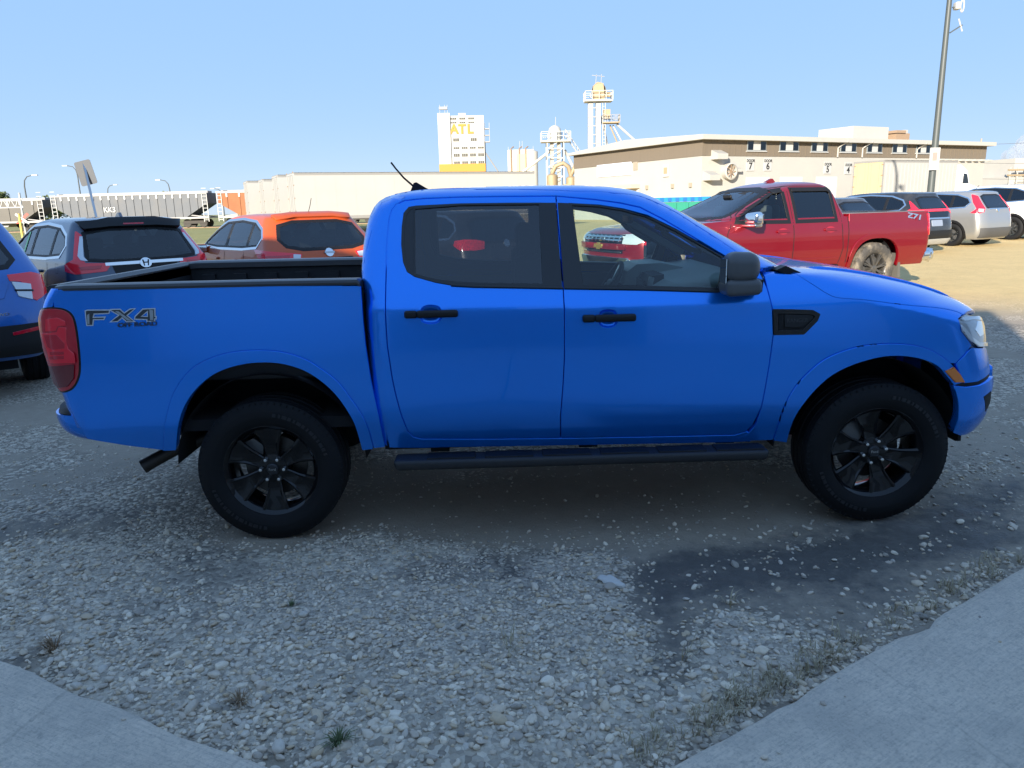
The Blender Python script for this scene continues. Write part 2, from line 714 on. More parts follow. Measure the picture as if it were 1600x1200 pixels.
def panel(name, g, poly, m, parent, al=-90, off=0.0, depth=0.02, res=0.04, holes=(), lip=0.004, bulge=0.0, back=None):
    """a sheet that follows the body, with turned-in edges; poly in panel coordinates"""
    n, e, u = frame(al)
    loops = [densify(poly, res)] + [densify(h, res) for h in holes]
    vs, es = [], []
    for lp in loops:
        k = len(vs)
        vs += [Vector(p) for p in lp]
        es += [(k + i, k + (i + 1) % len(lp)) for i in range(len(lp))]
    P = np.array(loops[0])
    gx = np.arange(P[:, 0].min(), P[:, 0].max() + res, res)
    gy = np.arange(P[:, 1].min(), P[:, 1].max() + res, res)
    G = np.array([(x + (0.5 * res if j % 2 else 0), y) for j, y in enumerate(gy) for x in gx])
    ok = inside(loops[0], G) & (bdist(loops[0], G) > res * 0.45)
    for h in loops[1:]:
        ok &= ~inside(h, G) & (bdist(h, G) > res * 0.45)
    vs += [Vector(p) for p in G[ok]]
    ov, oe, of, _, _, _ = geometry.delaunay_2d_cdt(vs, es, [], 0, 1e-6)
    OV = np.array([tuple(v) for v in ov])
    T = np.array([f for f in of if len(f) == 3])
    cen = OV[T].mean(1)
    ok = inside(loops[0], cen)
    for h in loops[1:]:
        ok &= ~inside(h, cen)
    T = T[ok]
    bd = np.minimum.reduce([bdist(l, OV) for l in loops]) if bulge else None
    pos, nor = [], []
    for i, (a, b) in enumerate(OV):
        o = e * float(a) + u * float(b) + n * 6.0
        h = g.cast(o, -n)
        if h is None or h[1].dot(n) < -0.05:
            best = None
            for t in np.arange(4.0, 7.0, 0.03):
                l, nn, ds = g.near(o - n * float(t))
                if best is None or ds < best[0]:
                    best = (ds, l, nn)
            h = (best[1], best[2])
        k = off + (bulge * min(1.0, bd[i] / 0.04) ** 0.6 if bulge else 0)
        pos.append(h[0] + h[1] * k)
        nor.append(h[1])
    # orient triangles outwards
    F = []
    cnt = {}
    for a, b, c in T.tolist():
        nn = (pos[b] - pos[a]).cross(pos[c] - pos[a])
        if nn.dot(nor[a]) < 0:
            b, c = c, b
        F.append((a, b, c))
        for i, j in ((a, b), (b, c), (c, a)):
            cnt[(i, j)] = 1
    used = sorted({i for f in F for i in f})
    mp = {i: k for k, i in enumerate(used)}
    V = [tuple(pos[i]) for i in used]
    Nn = [tuple(nor[i]) for i in used]
    F = [tuple(mp[i] for i in f) for f in F]
    if depth > 0:
        edges = [(i, j) for (i, j) in cnt if (j, i) not in cnt]
        top, low = {}, {}
        # outward direction of the edge in the sheet
        acc = {}
        for i, j in edges:
            d = (pos[j] - pos[i])
            o2 = d.cross(nor[i])
            if o2.length > 0:
                o2.normalize()
            for q in (i, j):
                acc[q] = acc.get(q, Vector()) + o2
        for q, a in acc.items():
            a = a.normalized() if a.length > 0 else a
            top[q] = len(V)
            V.append(tuple(pos[q]))
            Nn.append(tuple(nor[q]))
            low[q] = (len(V), len(V) + 1)
            V.append(tuple(pos[q] + a * lip * 0.6 - nor[q] * lip))
            Nn.append(tuple((a * 0.9 + nor[q] * 0.45).normalized()))
            V.append(tuple(pos[q] + a * lip * 0.6 - nor[q] * depth))
            Nn.append(tuple(a if a.length > 0 else nor[q]))
        for i, j in edges:
            F.append((top[j], top[i], low[i][0], low[j][0]))
            F.append((low[j][0], low[i][0], low[i][1], low[j][1]))
    me = bpy.data.meshes.new(name)
    me.from_pydata(V, [], F)
    me.polygons.foreach_set('use_smooth', [True] * len(me.polygons))
    me.normals_split_custom_set_from_vertices(Nn)
    return link(name, me, m, parent)


def wrap(name, sl, gap, end, m, parent, step=0.03, nc=14, ne=12, ns=8, close=True):
    """bumper-like piece: goes round one end of the vehicle, from x = gap(z) on one side to the same on the other"""
    rows = sample_slices(sl, step)
    V, F = [], []
    for r in rows:
        z, xr, xf, wd, rx, ry, fx, fy = r
        x0 = gap(z)
        half = []
        if end == 'rear':
            xs = xr + rx
            for k in range(ns):
                half.append((x0 + (xs - x0) * k / ns, -wd))
            for k in range(nc + 1):
                a = math.pi / 2 * k / nc
                half.append((xs - rx * math.sin(a), -(wd - ry + ry * math.cos(a))))
            for k in range(1, ne + 1):
                half.append((xr, -(wd - ry) * (1 - k / ne)))
        else:
            xs = xf - fx
            for k in range(ns):
                half.append((x0 + (xs - x0) * k / ns, -wd))
            for k in range(nc + 1):
                a = math.pi / 2 * k / nc
                half.append((xs + fx * math.sin(a), -(wd - fy + fy * math.cos(a))))
            for k in range(1, ne + 1):
                half.append((xf, -(wd - fy) * (1 - k / ne)))
        full = half + [(x, -y) for x, y in half[-2::-1]]
        V += [(x, y, z) for x, y in full]
        n = len(full)
    for i in range(len(rows) - 1):
        for j in range(n - 1):
            a = i * n + j
            F.append((a, a + 1, a + n + 1, a + n))
    if close:
        for e in (0, len(rows) - 1):
            for j in range(n // 2):
                a, b = e * n + j, e * n + n - 1 - j
                if j + 1 < n - 2 - j:
                    F.append((a, a + 1, b - 1, b))
    mb = MB()
    mb.v, mb.f = V, F
    return mb.build(name, m, parent, smooth=50)

# ------------------------------------------------------------------ the blue pickup
def make_tyre(name, r, hw, rim_r, parent, m, seg=96, lug=0.007, knob=False):
    """tyre about the Y axis, outer face towards -y"""
    sh = hw * 0.80
    prof = [(rim_r - 0.012, -hw * 0.72), (rim_r + 0.004, -hw * 0.84), (rim_r + 0.022, -hw * 0.93), (rim_r + (r - rim_r) * 0.36, -hw), (rim_r + (r - rim_r) * 0.40, -hw * 1.006),
            (rim_r + (r - rim_r) * 0.55, -hw * 0.995), (rim_r + (r - rim_r) * 0.72, -hw * 0.96), (r - 0.030, -hw * 0.91), (r - 0.014, -hw * 0.86)]
    nsh = len(prof)
    tread = []
    g = 0.008
    xs = [-sh, -sh * 0.62, -sh * 0.60, -sh * 0.52, -sh * 0.50, -sh * 0.14, -sh * 0.12, sh * 0.12, sh * 0.14, sh * 0.50, sh * 0.52, sh * 0.60, sh * 0.62, sh]
    dp = [0.004, 0.0, g, g, 0.0, 0.0, g, g, 0.0, 0.0, g, g, 0.0, 0.004]
    for x, d in zip(xs, dp):
        tread.append((r - d, x))
    half = prof + tread + [(a, -b) for a, b in prof[::-1]]
    mb = MB()
    n = seg * 2
    for j in range(n):
        t = 2 * math.pi * (j // 2 + (0.0 if j % 2 == 0 else 0.72)) / seg
        for i, (rr, y) in enumerate(half):
            q = rr
            if nsh - 2 <= i <= nsh + 1 or len(half) - nsh - 2 <= i <= len(half) - nsh + 1:
                q = rr - (lug if (j // 2) % 2 == 0 and knob else 0) - (0.0 if j % 2 == 0 else 0)
            tw = t + (0.012 if nsh <= i < nsh + 5 else -0.012 if i >= nsh + 9 and i < nsh + 14 else 0)
            mb.v.append((q * math.cos(tw), y, q * math.sin(tw)))
    k = len(half)
    for j in range(n):
        for i in range(k - 1):
            a, b = j * k + i, ((j + 1) % n) * k + i
            mb.f.append((a, a + 1, b + 1, b))
    o = mb.build(name, m, parent, smooth=38)
    # cross cuts of the tread blocks
    return o


def tread_cuts(parent, r, hw, m, n=72):
    mb = MB()
    for j in range(n):
        t = 2 * math.pi * j / n
        for s in (-1, 1):
            y0, y1 = s * hw * 0.63, s * hw * 0.90
            a = Vector((math.cos(t), 0, math.sin(t)))
            b = Vector((-math.sin(t), 0, math.cos(t)))
            p = a * (r - 0.005) + Vector((0, y0, 0))
            q = a * (r - 0.016) + Vector((0, y1, 0)) + b * 0.012
            mb.bar(p, q, 0.0042, 0.012, up=tuple(a))
        for yy in (-0.30, 0.30):
            a = Vector((math.cos(t), 0, math.sin(t)))
            b = Vector((-math.sin(t), 0, math.cos(t)))
            mb.bar(a * (r - 0.0048) + Vector((0, yy * hw - 0.10 * hw, 0)), a * (r - 0.0048) + Vector((0, yy * hw + 0.10 * hw, 0)) + b * 0.01, 0.003, 0.0105, up=tuple(a))
    return mb.build('tread_groove', m, parent)


def pickup_wheel(parent, x, y, z, spin):
    """black six spoke wheel; outer side -y"""
    wl = empty('wheel', parent, (x, y, z))
    r, hw = 0.386, 0.132
    make_tyre('tyre', r, hw, 0.249, wl, RUBBER)
    tread_cuts(wl, r, hw, VOID)
    # raised ring of sidewall lettering blocks
    mb = MB()
    for k in range(2):
        for j in range(14):
            t = 0.3 + math.pi * k + j * 0.085
            rr = 0.315
            a = Vector((math.cos(t), 0, math.sin(t)))
            b = Vector((-math.sin(t), 0, math.cos(t)))
            p = a * rr + Vector((0, -hw * 1.0, 0))
            mb.bar(p - a * 0.009, p + a * 0.009, 0.010 + 0.007 * ((j * 7) % 3), 0.006, up=(0, 1, 0))
    mb.build('sidewall_mark', mat('raised_rubber', (0.014, 0.014, 0.016), .6), wl)
    rim = MB()
    rim.lathe([(0.250, 0.11), (0.232, 0.10), (0.215, 0.04), (0.213, -0.06), (0.224, -0.085), (0.236, -0.098), (0.247, -0.108), (0.254, -0.106), (0.256, -0.095), (0.25, -0.08)], 72)
    ro = rim.build('rim', GLOSSBLACK, wl, smooth=35)
    # spokes: six broad tapering plates with a recessed face
    for k in range(6):
        a = spin + k * math.pi / 3
        sp = MB()
        prof = [(0.055, 0.030, -0.062), (0.09, 0.036, -0.064), (0.135, 0.043, -0.072), (0.180, 0.058, -0.083), (0.213, 0.072, -0.092), (0.236, 0.084, -0.098)]
        L1, L2 = [], []
        rows = []
        for rr, hwid, yy in prof:
            row = []
            for q, dy in ((-1.0, 0.020), (-1.0, 0.004), (-0.82, 0.0), (-0.62, 0.006 if rr > 0.08 else 0.0), (0.62, 0.006 if rr > 0.08 else 0.0), (0.82, 0.0), (1.0, 0.004), (1.0, 0.020)):
                px_, pz_ = rr, hwid * q
                row.append((px_ * math.cos(a) - pz_ * math.sin(a), yy + dy, px_ * math.sin(a) + pz_ * math.cos(a)))
            rows.append(row)
        for row in rows:
            sp.v += row
        for i in range(len(rows) - 1):
            for j in range(7):
                q = i * 8 + j
                sp.f.append((q, q + 1, q + 9, q + 8))
        so_ = sp.build('spoke', GLOSSBLACK, ro, smooth=30)
    hub = MB()
    hub.lathe([(0.0, -0.066), (0.060, -0.066), (0.078, -0.060), (0.086, -0.045), (0.088, 0.0)], 36)
    hub.build('hub', GLOSSBLACK, ro, smooth=35)
    cap = MB()
    cap.lathe([(0.0, -0.083), (0.026, -0.082), (0.031, -0.078), (0.034, -0.066)], 28)
    cp = cap.build('center_cap', SATIN, wl, smooth=35)
    text('Ford', 0.020, STEEL, cp, facing((0, -0.0835, 0), (0, -1, 0)), ext=0.0006)
    for k in range(6):
        a = spin + math.pi / 6 + k * math.pi / 3
        ln = MB()
        ln.lathe([(0.0, -0.090), (0.008, -0.089), (0.012, -0.083), (0.013, -0.062)], 10, c=(0.062 * math.cos(a), 0, 0.062 * math.sin(a)))
        ln.build('lug_nut', CHROME, wl, smooth=40)
    br = MB()
    br.lathe([(0.0, 0.0), (0.165, 0.0), (0.165, 0.025), (0.0, 0.025)], 40)
    br.build('brake_disc', mat('brake_steel', (0.09, 0.085, 0.08), 0.4, 0.8), wl, smooth=30)
    MB().prism([(0.06, 0.05), (0.17, 0.05), (0.175, 0.13), (0.10, 0.16), (0.05, 0.12)] if spin < 0.3 else [(-0.06, 0.05), (-0.17, 0.05), (-0.175, 0.13), (-0.10, 0.16), (-0.05, 0.12)], 'Y', -0.03, 0.06).build('brake_caliper', mat('caliper', (0.16, 0.16, 0.16), 0.5, 0.5), wl)
    return wl


BEDW = [(0.40, .842), (0.50, .874), (0.58, .902), (0.68, .926), (0.80, .932), (0.98, .932), (1.10, .928), (1.20, .918), (1.27, .900), (1.32, .884)]


def wz(z):
    return float(pchip([a for a, b in BEDW], [b for a, b in BEDW], np.array([z]))[0])


bed_stack = [(z, xr, 1.0, wd, .10, .11, .1, .1) for z, xr, wd in (
    (.40, -.93, .842), (.50, -.95, .874), (.58, -.975, .902), (.655, -.99, .923), (.69, -.997, .927), (.85, -1.03, .932), (.98, -1.055, .932), (1.10, -1.073, .928), (1.20, -1.076, .920),
    (1.265, -1.072, .911), (1.31, -1.058, .903), (1.35, -1.035, .897), (1.385, -1.01, .893))]
front_stack = [(.40, 1.2, 3.93, .842, .1, .1, .40, .70), (.50, 1.2, 3.992, .874, .1, .1, .40, .70), (.58, 1.2, 4.012, .902, .1, .1, .40, .70), (.70, 1.2, 4.017, .926, .1, .1, .40, .70),
               (.80, 1.2, 4.007, .932, .1, .1, .40, .70), (.95, 1.2, 3.962, .932, .1, .1, .41, .70), (1.05, 1.2, 3.927, .928, .1, .1, .42, .70), (1.10, 1.2, 3.905, .922, .1, .1, .44, .70),
               (1.15, 1.2, 3.845, .912, .1, .1, .50, .72), (1.20, 1.2, 3.745, .900, .1, .1, .62, .75), (1.25, 1.2, 3.60, .885, .1, .1, .62, .75), (1.28, 1.2, 3.48, .874, .1, .1, .60, .75), (1.306, 1.2, 3.36, .862, .1, .1, .55, .74),
               (1.34, 1.2, 3.13, .84, .1, .1, .42, .72), (1.355, 1.2, 2.93, .80, .1, .1, .32, .66), (1.366, 1.2, 2.75, .74, .1, .1, .25, .6)]
cab_stack = [(.40, .575, 2.95, .840, .1, .1, .1, .1), (.50, .57, 2.95, .872, .1, .1, .1, .1), (.58, .57, 2.95, .900, .1, .1, .1, .1), (.65, .567, 2.95, .921, .1, .1, .1, .1), (.685, .565, 2.95, .927, .1, .1, .1, .1), (.80, .56, 2.95, .932, .1, .1, .1, .1),
             (.98, .56, 2.95, .932, .1, .1, .1, .1), (1.10, .56, 2.95, .928, .1, .1, .1, .1), (1.20, .56, 3.0, .921, .1, .1, .15, .2), (1.222, .56, 3.0, .917, .1, .1, .2, .3), (1.27, .56, 3.0, .897, .1, .1, .3, .5),
             (1.32, .548, 2.96, .876, .1, .1, .35, .55), (1.40, .535, 2.75, .838, .1, .12, .28, .5), (1.50, .545, 2.575, .794, .1, .12, .27, .48), (1.60, .56, 2.40, .750, .11, .12, .27, .46), (1.68, .578, 2.265, .715, .12, .13, .27, .45),
             (1.74, .605, 2.15, .684, .13, .15, .28, .42), (1.775, .64, 2.065, .652, .15, .18, .3, .4), (1.80, .705, 1.965, .60, .18, .22, .3, .36), (1.818, .81, 1.82, .50, .2, .24, .3, .3), (1.829, 1.0, 1.60, .30, .12, .2, .2, .2)]
G = Guide([bed_stack, front_stack, cab_stack], 0.025, 90, 14, 12)
Gf = Guide([front_stack], 0.011, 130, 22, 16)
Gb = Guide([bed_stack], 0.025, 60, 14, 12)
Gc = Guide([cab_stack], 0.02, 70, 14, 12)


def zx(p):
    """point given on the photo-facing side, scaled panel coordinates pass straight through"""
    return p


truck = thing('pickup_truck', 'clean bright blue crew cab pickup parked side on across the gravel', 'pickup truck', (0, 0, 0))
T = lambda pts, al=-90, g=None: trace(g or G, pts, al)

# --- traced seams (see the photograph), turned into panel coordinates on the body
arch_r_out = T([(255, 704), (255.5, 690), (259, 657), (267, 625), (280, 599), (301, 575), (328, 560), (360, 550.5), (400, 547), (440, 549.5), (475, 560), (501, 575), (528, 596), (549, 623), (565, 647), (576, 671), (584, 701)])
arch_r_in = T([(276, 703), (278, 673), (286, 641), (301, 615), (323, 593), (347, 579), (379, 569.5), (411, 566.5), (443, 569), (475, 579), (501, 595), (523, 615), (541, 639), (555, 665), (566, 703)])
arch_f_out = T([(1208, 688), (1223, 641), (1242, 605), (1270, 575), (1298, 556), (1339, 542), (1380, 537), (1421, 538.5), (1452, 546), (1476, 560), (1488, 571), (1498, 584), (1505, 597)], g=Gf)
arch_f_in = T([(1229, 691), (1240, 655), (1262, 622), (1292, 592), (1325, 573), (1366, 560), (1399, 556), (1435, 560), (1463, 571), (1479, 588), (1490, 602)], g=Gf)
bed_front = T([(563, 446), (567, 500), (571, 540), (579, 593), (592, 652), (602, 699)], g=Gb)
cab_rear = T([(573, 447), (577, 517), (581, 540), (589, 593), (600, 655), (609, 699)], g=Gc)
bumper_gap = T([(92, 624), (97, 633), (108, 643), (117, 653), (126, 668), (136, 686)], g=Gb)
door_r_back = T([(868.5, 306), (800, 306.5), (720, 307.5), (660, 310), (632, 313), (619, 319), (612, 328), (608, 342), (604, 382), (601, 440), (602, 490), (605, 540), (613, 593), (619, 620), (626, 646), (637, 674), (646, 683), (658, 686)])
b_gap = T([(876, 685), (876, 650), (880, 600), (882, 560), (882, 490), (880, 450), (875, 382), (871, 340), (868.5, 306)])
door_f_front = T([(868.5, 306), (930, 311.5), (970, 317), (1000, 323.5), (1036, 342), (1085, 371), (1135, 401), (1180, 417.5)], g=Gc) + T([(1187, 424), (1198.5, 449), (1207, 482), (1208.5, 523), (1202, 572), (1190, 636), (1177, 664), (1166, 675), (1148, 680), (1100, 681)])
sill_r = T([(658, 686), (770, 686), (876, 685)])
sill_f = T([(876, 685), (1000, 683), (1100, 681)])
hood_gap = T([(1212, 414), (1226, 421), (1256, 435), (1275, 447), (1292, 458), (1311, 465), (1352, 468), (1407, 475), (1462, 480), (1490, 485), (1504, 491)], g=Gf)


def both(o):
    """near-side piece plus its twin on the far side"""
    return o, mirror_obj(o)


def clean(poly, d=0.0):
    out = []
    for p in poly:
        if not out or (Vector(p) - Vector(out[-1])).length > 0.004:
            out.append(p)
    if (Vector(out[0]) - Vector(out[-1])).length < 0.004:
        out.pop()
    return offset_poly(out, d) if d else out




def spline(pts, n=4):
    """smooth curve through the traced points"""
    P = [Vector(p) for p in pts]
    out = []
    for i in range(len(P) - 1):
        a, b, c, d = P[max(i - 1, 0)], P[i], P[i + 1], P[min(i + 2, len(P) - 1)]
        for k in range(n):
            t = k / n
            out.append(tuple(0.5 * ((2 * b) + (c - a) * t + (2 * a - 5 * b + 4 * c - d) * t * t + (3 * b - a - 3 * c + d) * t ** 3)))
    return out + [tuple(P[-1])]


arch_r_out, arch_r_in, arch_f_out, arch_f_in, hood_gap = [spline(q) for q in (arch_r_out, arch_r_in, arch_f_out, arch_f_in, hood_gap)]
# bed sides
lamp = clean(T([(62, 485), (75, 483), (87, 483), (100, 485), (111, 492), (116, 505), (120, 530), (124, 570), (121, 592), (112, 607), (100, 611), (94, 610), (86, 600), (80, 575), (72, 550), (64, 515)], -125, Gb))
lamp_side = T([(87, 483), (100, 485), (111, 492), (116, 505), (120, 530), (124, 570), (121, 592), (112, 607), (100, 611)], g=Gb)
top_r = T([(88, 448), (300, 446.5), (563, 446)], g=Gb)
XREAR = -0.985
bed_poly = [(XREAR + 0.02, 1.37)] + top_r[1:] + bed_front[1:] + arch_r_out[::-1] + T([(200, 697), (150, 689)], g=Gb) + bumper_gap[::-1][:-1] + [(XREAR + 0.035, bumper_gap[0][1])]
bs = panel('bed_side', Gb, clean(bed_poly, 0.003), BLUE, truck, depth=0.03, res=0.045)
both(bs)
# corner posts (rear quarter returns) and tailgate
for s in (-1, 1):
    rows = [r for r in bed_stack if r[0] >= .58]
cp_poly = [(-0.88, 1.37), (-0.88, .62), (-0.72, .62), (-0.72, 1.37)]
tg = [(-.70, 1.372), (-.70, .66), (.70, .66), (.70, 1.372)]
panel('tailgate', Gb, tg, BLUE, truck, al=180, depth=0.05, res=0.06)
ql = clean(T([(88, 449), (75, 458), (70, 472), (66, 484), (63, 500), (66, 520), (74, 555), (84, 598), (92, 624)], -135, Gb))
n135, e135, _ = frame(-135)


def pc(x, y, z):
    return (Vector((x, y, z)).dot(e135), z)


corner = [pc(-.955, -.90, 1.375), pc(-.99, -.915, 1.25), pc(-.985, -.93, 1.0), pc(-.95, -.93, .80), pc(-.915, -.92, .66), pc(-1.0, -.705, .66), pc(-1.03, -.705, .80), pc(-1.07, -.705, 1.0), pc(-1.075, -.705, 1.25), pc(-1.02, -.705, 1.375)]
both(panel('rear_corner', Gb, corner, BLUE, truck, al=-135, off=-0.003, depth=0.02, res=0.03))
# tail lamps wrap the corner
tl = panel('taillight', Gb, smooth_poly(lamp, 2, 60), DEEPRED, truck, al=-125, off=0.006, depth=0.03, res=0.025, bulge=0.012)
bezel = panel('lamp_bezel', Gb, smooth_poly(offset_poly(lamp, -0.008), 2, 60), GLOSSBLACK, tl, al=-125, off=0.003, depth=0.02, res=0.025, holes=[smooth_poly(offset_poly(lamp, 0.004), 2, 60)])
seg_a = clean(T([(70, 520), (80, 521), (92, 519), (95, 512), (106, 512), (106, 534), (109, 545), (118, 552), (120, 566), (112, 566), (84, 566), (79, 548)], -125, Gb))
panel('brake_lens', Gb, seg_a, REDLENS, tl, al=-125, off=0.0205, depth=0.004, res=0.02)
seg_c = clean(T([(76, 499), (92, 497), (104, 502), (106, 508), (93, 509), (90, 516), (76, 517)], -125, Gb))
panel('tail_lens', Gb, seg_c, REDLENS, tl, al=-125, off=0.0205, depth=0.004, res=0.02)
seg_d = clean(T([(75, 523), (92, 523), (104, 536), (104, 543), (86, 545), (80, 541)], -125, Gb))
panel('lamp_cell', Gb, seg_d, DEEPRED, tl, al=-125, off=0.023, depth=0.003, res=0.02)
for y0 in (549, 556):
    seg_e = clean(T([(83, y0), (103, y0 - 0.5), (103, y0 + 3.5), (84, y0 + 4)], -125, Gb))
    panel('lamp_rib', Gb, seg_e, DEEPRED, tl, al=-125, off=0.023, depth=0.003, res=0.02)
seg_b = clean(T([(82, 571), (118, 569), (117, 590), (108, 602), (96, 604), (88, 594)], -125, Gb))
panel('lower_lens', Gb, seg_b, mat('wine_lens', (0.15, 0.004, 0.01), 0.2, coat=1.0), tl, al=-125, off=0.0195, depth=0.004, res=0.02)
tl2 = mirror_obj(tl)
for c in list(tl.children):
    mirror_obj(c, tl2)

# flares
fr = clean(arch_r_out + arch_r_in[::-1])
both(panel('wheel_arch_flare', Gb, offset_poly(fr, 0.003), BLUE, truck, off=0.007, depth=0.06, res=0.03, bulge=0.011))
ff = clean(arch_f_out + arch_f_in[::-1])
both(panel('wheel_arch_flare', Gf, offset_poly(ff, 0.0032), BLUE, truck, off=0.007, depth=0.06, res=0.03, bulge=0.011))

# cab frame: roof side, pillars, sill
door_r = clean(door_r_back + sill_r[1:] + b_gap[1:-1])
door_f = clean(door_f_front + sill_f[::-1][1:] + b_gap[1:-1])
openings = clean(door_r_back + sill_r[1:] + sill_f[1:] + door_f_front[::-1][1:-1])
cab_out = cab_rear[::-1][:0] + T([(566, 442), (566, 417), (568, 380), (573, 345), (581, 321), (588, 310), (600, 303), (617, 298)], g=Gc) + \
    T([(660, 296), (745, 295), (850, 296), (900, 298), (960, 301), (1000, 306), (1028, 317), (1058, 332), (1108, 364), (1152, 394), (1186, 413), (1200, 417)], g=Gc)
rear_w = clean(T([(848, 442), (848.5, 446), (750, 445), (705, 443), (680, 439), (650, 431), (638, 423), (632, 408), (629, 382), (630, 354), (633, 334), (641, 325), (650, 323.5), (720, 320), (842, 318.5)], g=Gc))
rockers = T([(1195, 690), (1100, 692), (880, 696), (640, 700)], g=G)
fr_poly = T([(571, 447)], g=Gc) + cab_out[1:] + door_f_front[8:-2][:0]
cab_poly = clean(cab_rear[::-1] + cab_out[1:] + door_f_front[7:-2] + T([(1172, 679), (1172, 690)], g=Gc) + rockers[1:])
cf_in = offset_poly(openings, -0.0045)
cabf = panel('cab_frame', Gc, cab_poly, BLUE, truck, depth=0.03, res=0.045, holes=[cf_in])
both(cabf)
# roof skin
nroof = Vector((0, -0.35, 0.94)).normalized()
_frame = frame


def frame(al):
    if isinstance(al, Vector):
        e = Vector((al.z, 0, -al.x)).normalized()
        return al, e, al.cross(e)
    return _frame(al)


def edge_on(pts, al, g, zoff=0.0):
    """panel coordinates (side view) -> coordinates of another projection of the same body points"""
    n, e, u = frame(al)
    n0, e0, u0 = frame(-90)
    out = []
    for a, b in pts:
        o = e0 * a + u0 * b + n0 * 6
        h = g.cast(o, -n0)
        p = h[0] if h else g.near(e0 * a + u0 * b + n0 * 0.8)[0]
        out.append((p.dot(e), p.dot(u)))
    return out


rl = edge_on(cab_out[7:18], nroof, Gc)


def on_top(x, y, al, g):
    n, e, u = frame(al)
    h = g.bvh.ray_cast(Vector((x, y, 5)), Vector((0, 0, -1)))
    return (h[0].dot(e), h[0].dot(u))


roof_poly = clean(rl + [on_top(2.0, -.42, nroof, Gc), on_top(2.07, 0.004, nroof, Gc), on_top(1.3, 0.004, nroof, Gc), on_top(.72, 0.004, nroof, Gc)])
rf = panel('roof', Gc, offset_poly(roof_poly, -0.003), BLUE, truck, al=nroof, depth=0.03, res=0.05, off=0.001)
rf2 = mirror_obj(rf)
# ditch moulding between roof and cab side
# doors
wf = clean(T([(911, 445.5), (1000, 447), (1060, 448), (1122, 450.5), (1128, 420), (1131, 403), (1110, 391), (1055, 360), (1010, 338), (972, 328), (935, 322.5), (893, 320), (900, 380)], g=Gc))
win_f_opening = clean(T([(905, 449), (1000, 451), (1122, 455), (1134, 430), (1137, 400), (1112, 388), (1057, 357), (1012, 335), (974, 325), (936, 319), (888, 316.5), (893, 380)], g=Gc))
win_r_opening = clean(T([(851, 449), (750, 448.5), (705, 446.5), (680, 442), (648, 433), (636, 425), (629.5, 409), (626.5, 382), (627.5, 354), (630.5, 333), (639, 323), (650, 321), (720, 317.5), (845, 316)], g=Gc))
cup_r = T([(655 + 0, 491), (657, 482), (662, 477.5), (672, 475.5), (684, 477), (689, 481), (691, 491), (690, 500), (684, 505.5), (672, 507.5), (660, 505), (656, 499)])
cup_f = T([(934, 497), (936, 488), (941, 484), (951, 482.5), (960, 484), (964, 488), (966, 497), (965, 506), (960, 511.5), (949, 513.5), (939, 511), (935, 505)])
door_specs = [('rear_door', door_r, win_r_opening, cup_r), ('front_door', door_f, win_f_opening, cup_f)]
doors = []
for nm, dp, wo, cup in door_specs:
    cup = smooth_poly(clean(cup), 1, 90)
    d = panel(nm, Gc if True else G, offset_poly(dp, 0.0045), BLUE, truck, depth=0.035, res=0.04, holes=[wo, cup])
    cx, cz = np.mean([p[0] for p in cup]), np.mean([p[1] for p in cup])
    # recessed cup behind the grip
    rings = []
    mb = MB()
    k = len(cup)
    for t, dep in ((1.02, -0.001), (0.92, -0.011), (0.75, -0.022), (0.5, -0.028), (0.0, -0.030)):
        for a, b in cup:
            x, z = cx + (a - cx) * t, cz + (b - cz) * t
            h = Gc.cast((x, -6, z), (0, 1, 0))
            mb.v.append(tuple(h[0] + h[1] * dep))
    for i in range(4):
        for j in range(k):
            mb.f.append((i * k + j, i * k + (j + 1) % k, (i + 1) * k + (j + 1) % k, (i + 1) * k + j))
    mb.build('handle_cup', BLUE, d, smooth=60)
    doors.append((d, cx, cz))
# handles: pull bar and its end cap
for d, cx, cz in doors:
    yb = -wz(cz)
    hb = empty('handle', d, (cx, yb, cz))
    tp = lambda p: Vector((p.x, p.y * (1 if p.y > 0 else 0.8), p.z * (0.8 if p.y < 0 else 1)))
    rbox('grip', (0.035, -0.022, 0.003), (0.208, 0.026, 0.042), BLACK, hb, r=0.012, taper=tp)
    rbox('end_cap', (-0.098, -0.020, 0.003), (0.064, 0.026, 0.043), BLACK, hb, r=0.011, taper=tp)
# window trim and glass
d_r, d_f = doors[0][0], doors[1][0]
trim_r_out = clean(T([(880, 452), (800, 450), (740, 449), (708, 447.5), (680, 443), (648, 434), (635, 426), (628.5, 410), (625.5, 382), (626.5, 354), (629.5, 332), (638, 322), (650, 320), (720, 316.5), (800, 315.5), (869.5, 315.5), (874.5, 382)], g=Gc))
glass_r = clean(T([(848, 443.5), (750, 442), (710, 440), (680, 436), (648.5, 428), (648, 380), (648, 327), (720, 321), (842, 319.5)], g=Gc))
quarter = clean(T([(646, 427.5), (639, 421), (634, 408), (631, 382), (632, 354), (635, 336), (641, 328), (646, 326)], g=Gc))
tr = panel('window_trim', Gc, offset_poly(trim_r_out, 0.006), SATIN, d_r, off=0.004, depth=0.02, res=0.03, holes=[offset_poly(glass_r, -0.001), offset_poly(quarter, -0.001)])
panel('window_glass', Gc, offset_poly(glass_r, -0.003), TINT, d_r, off=-0.004, depth=0, res=0.06)
panel('quarter_panel', Gc, offset_poly(quarter, -0.003), SATIN, d_r, off=0.0, depth=0, res=0.05)
trim_f_out = clean(T([(880.5, 452), (1010, 454), (1122, 457), (1182, 460), (1180, 436), (1160, 418), (1139, 405), (1113, 391), (1058, 359), (1022, 341), (974, 326.5), (936, 320), (905, 317.5), (870.5, 316), (875.5, 382)], g=Gc))
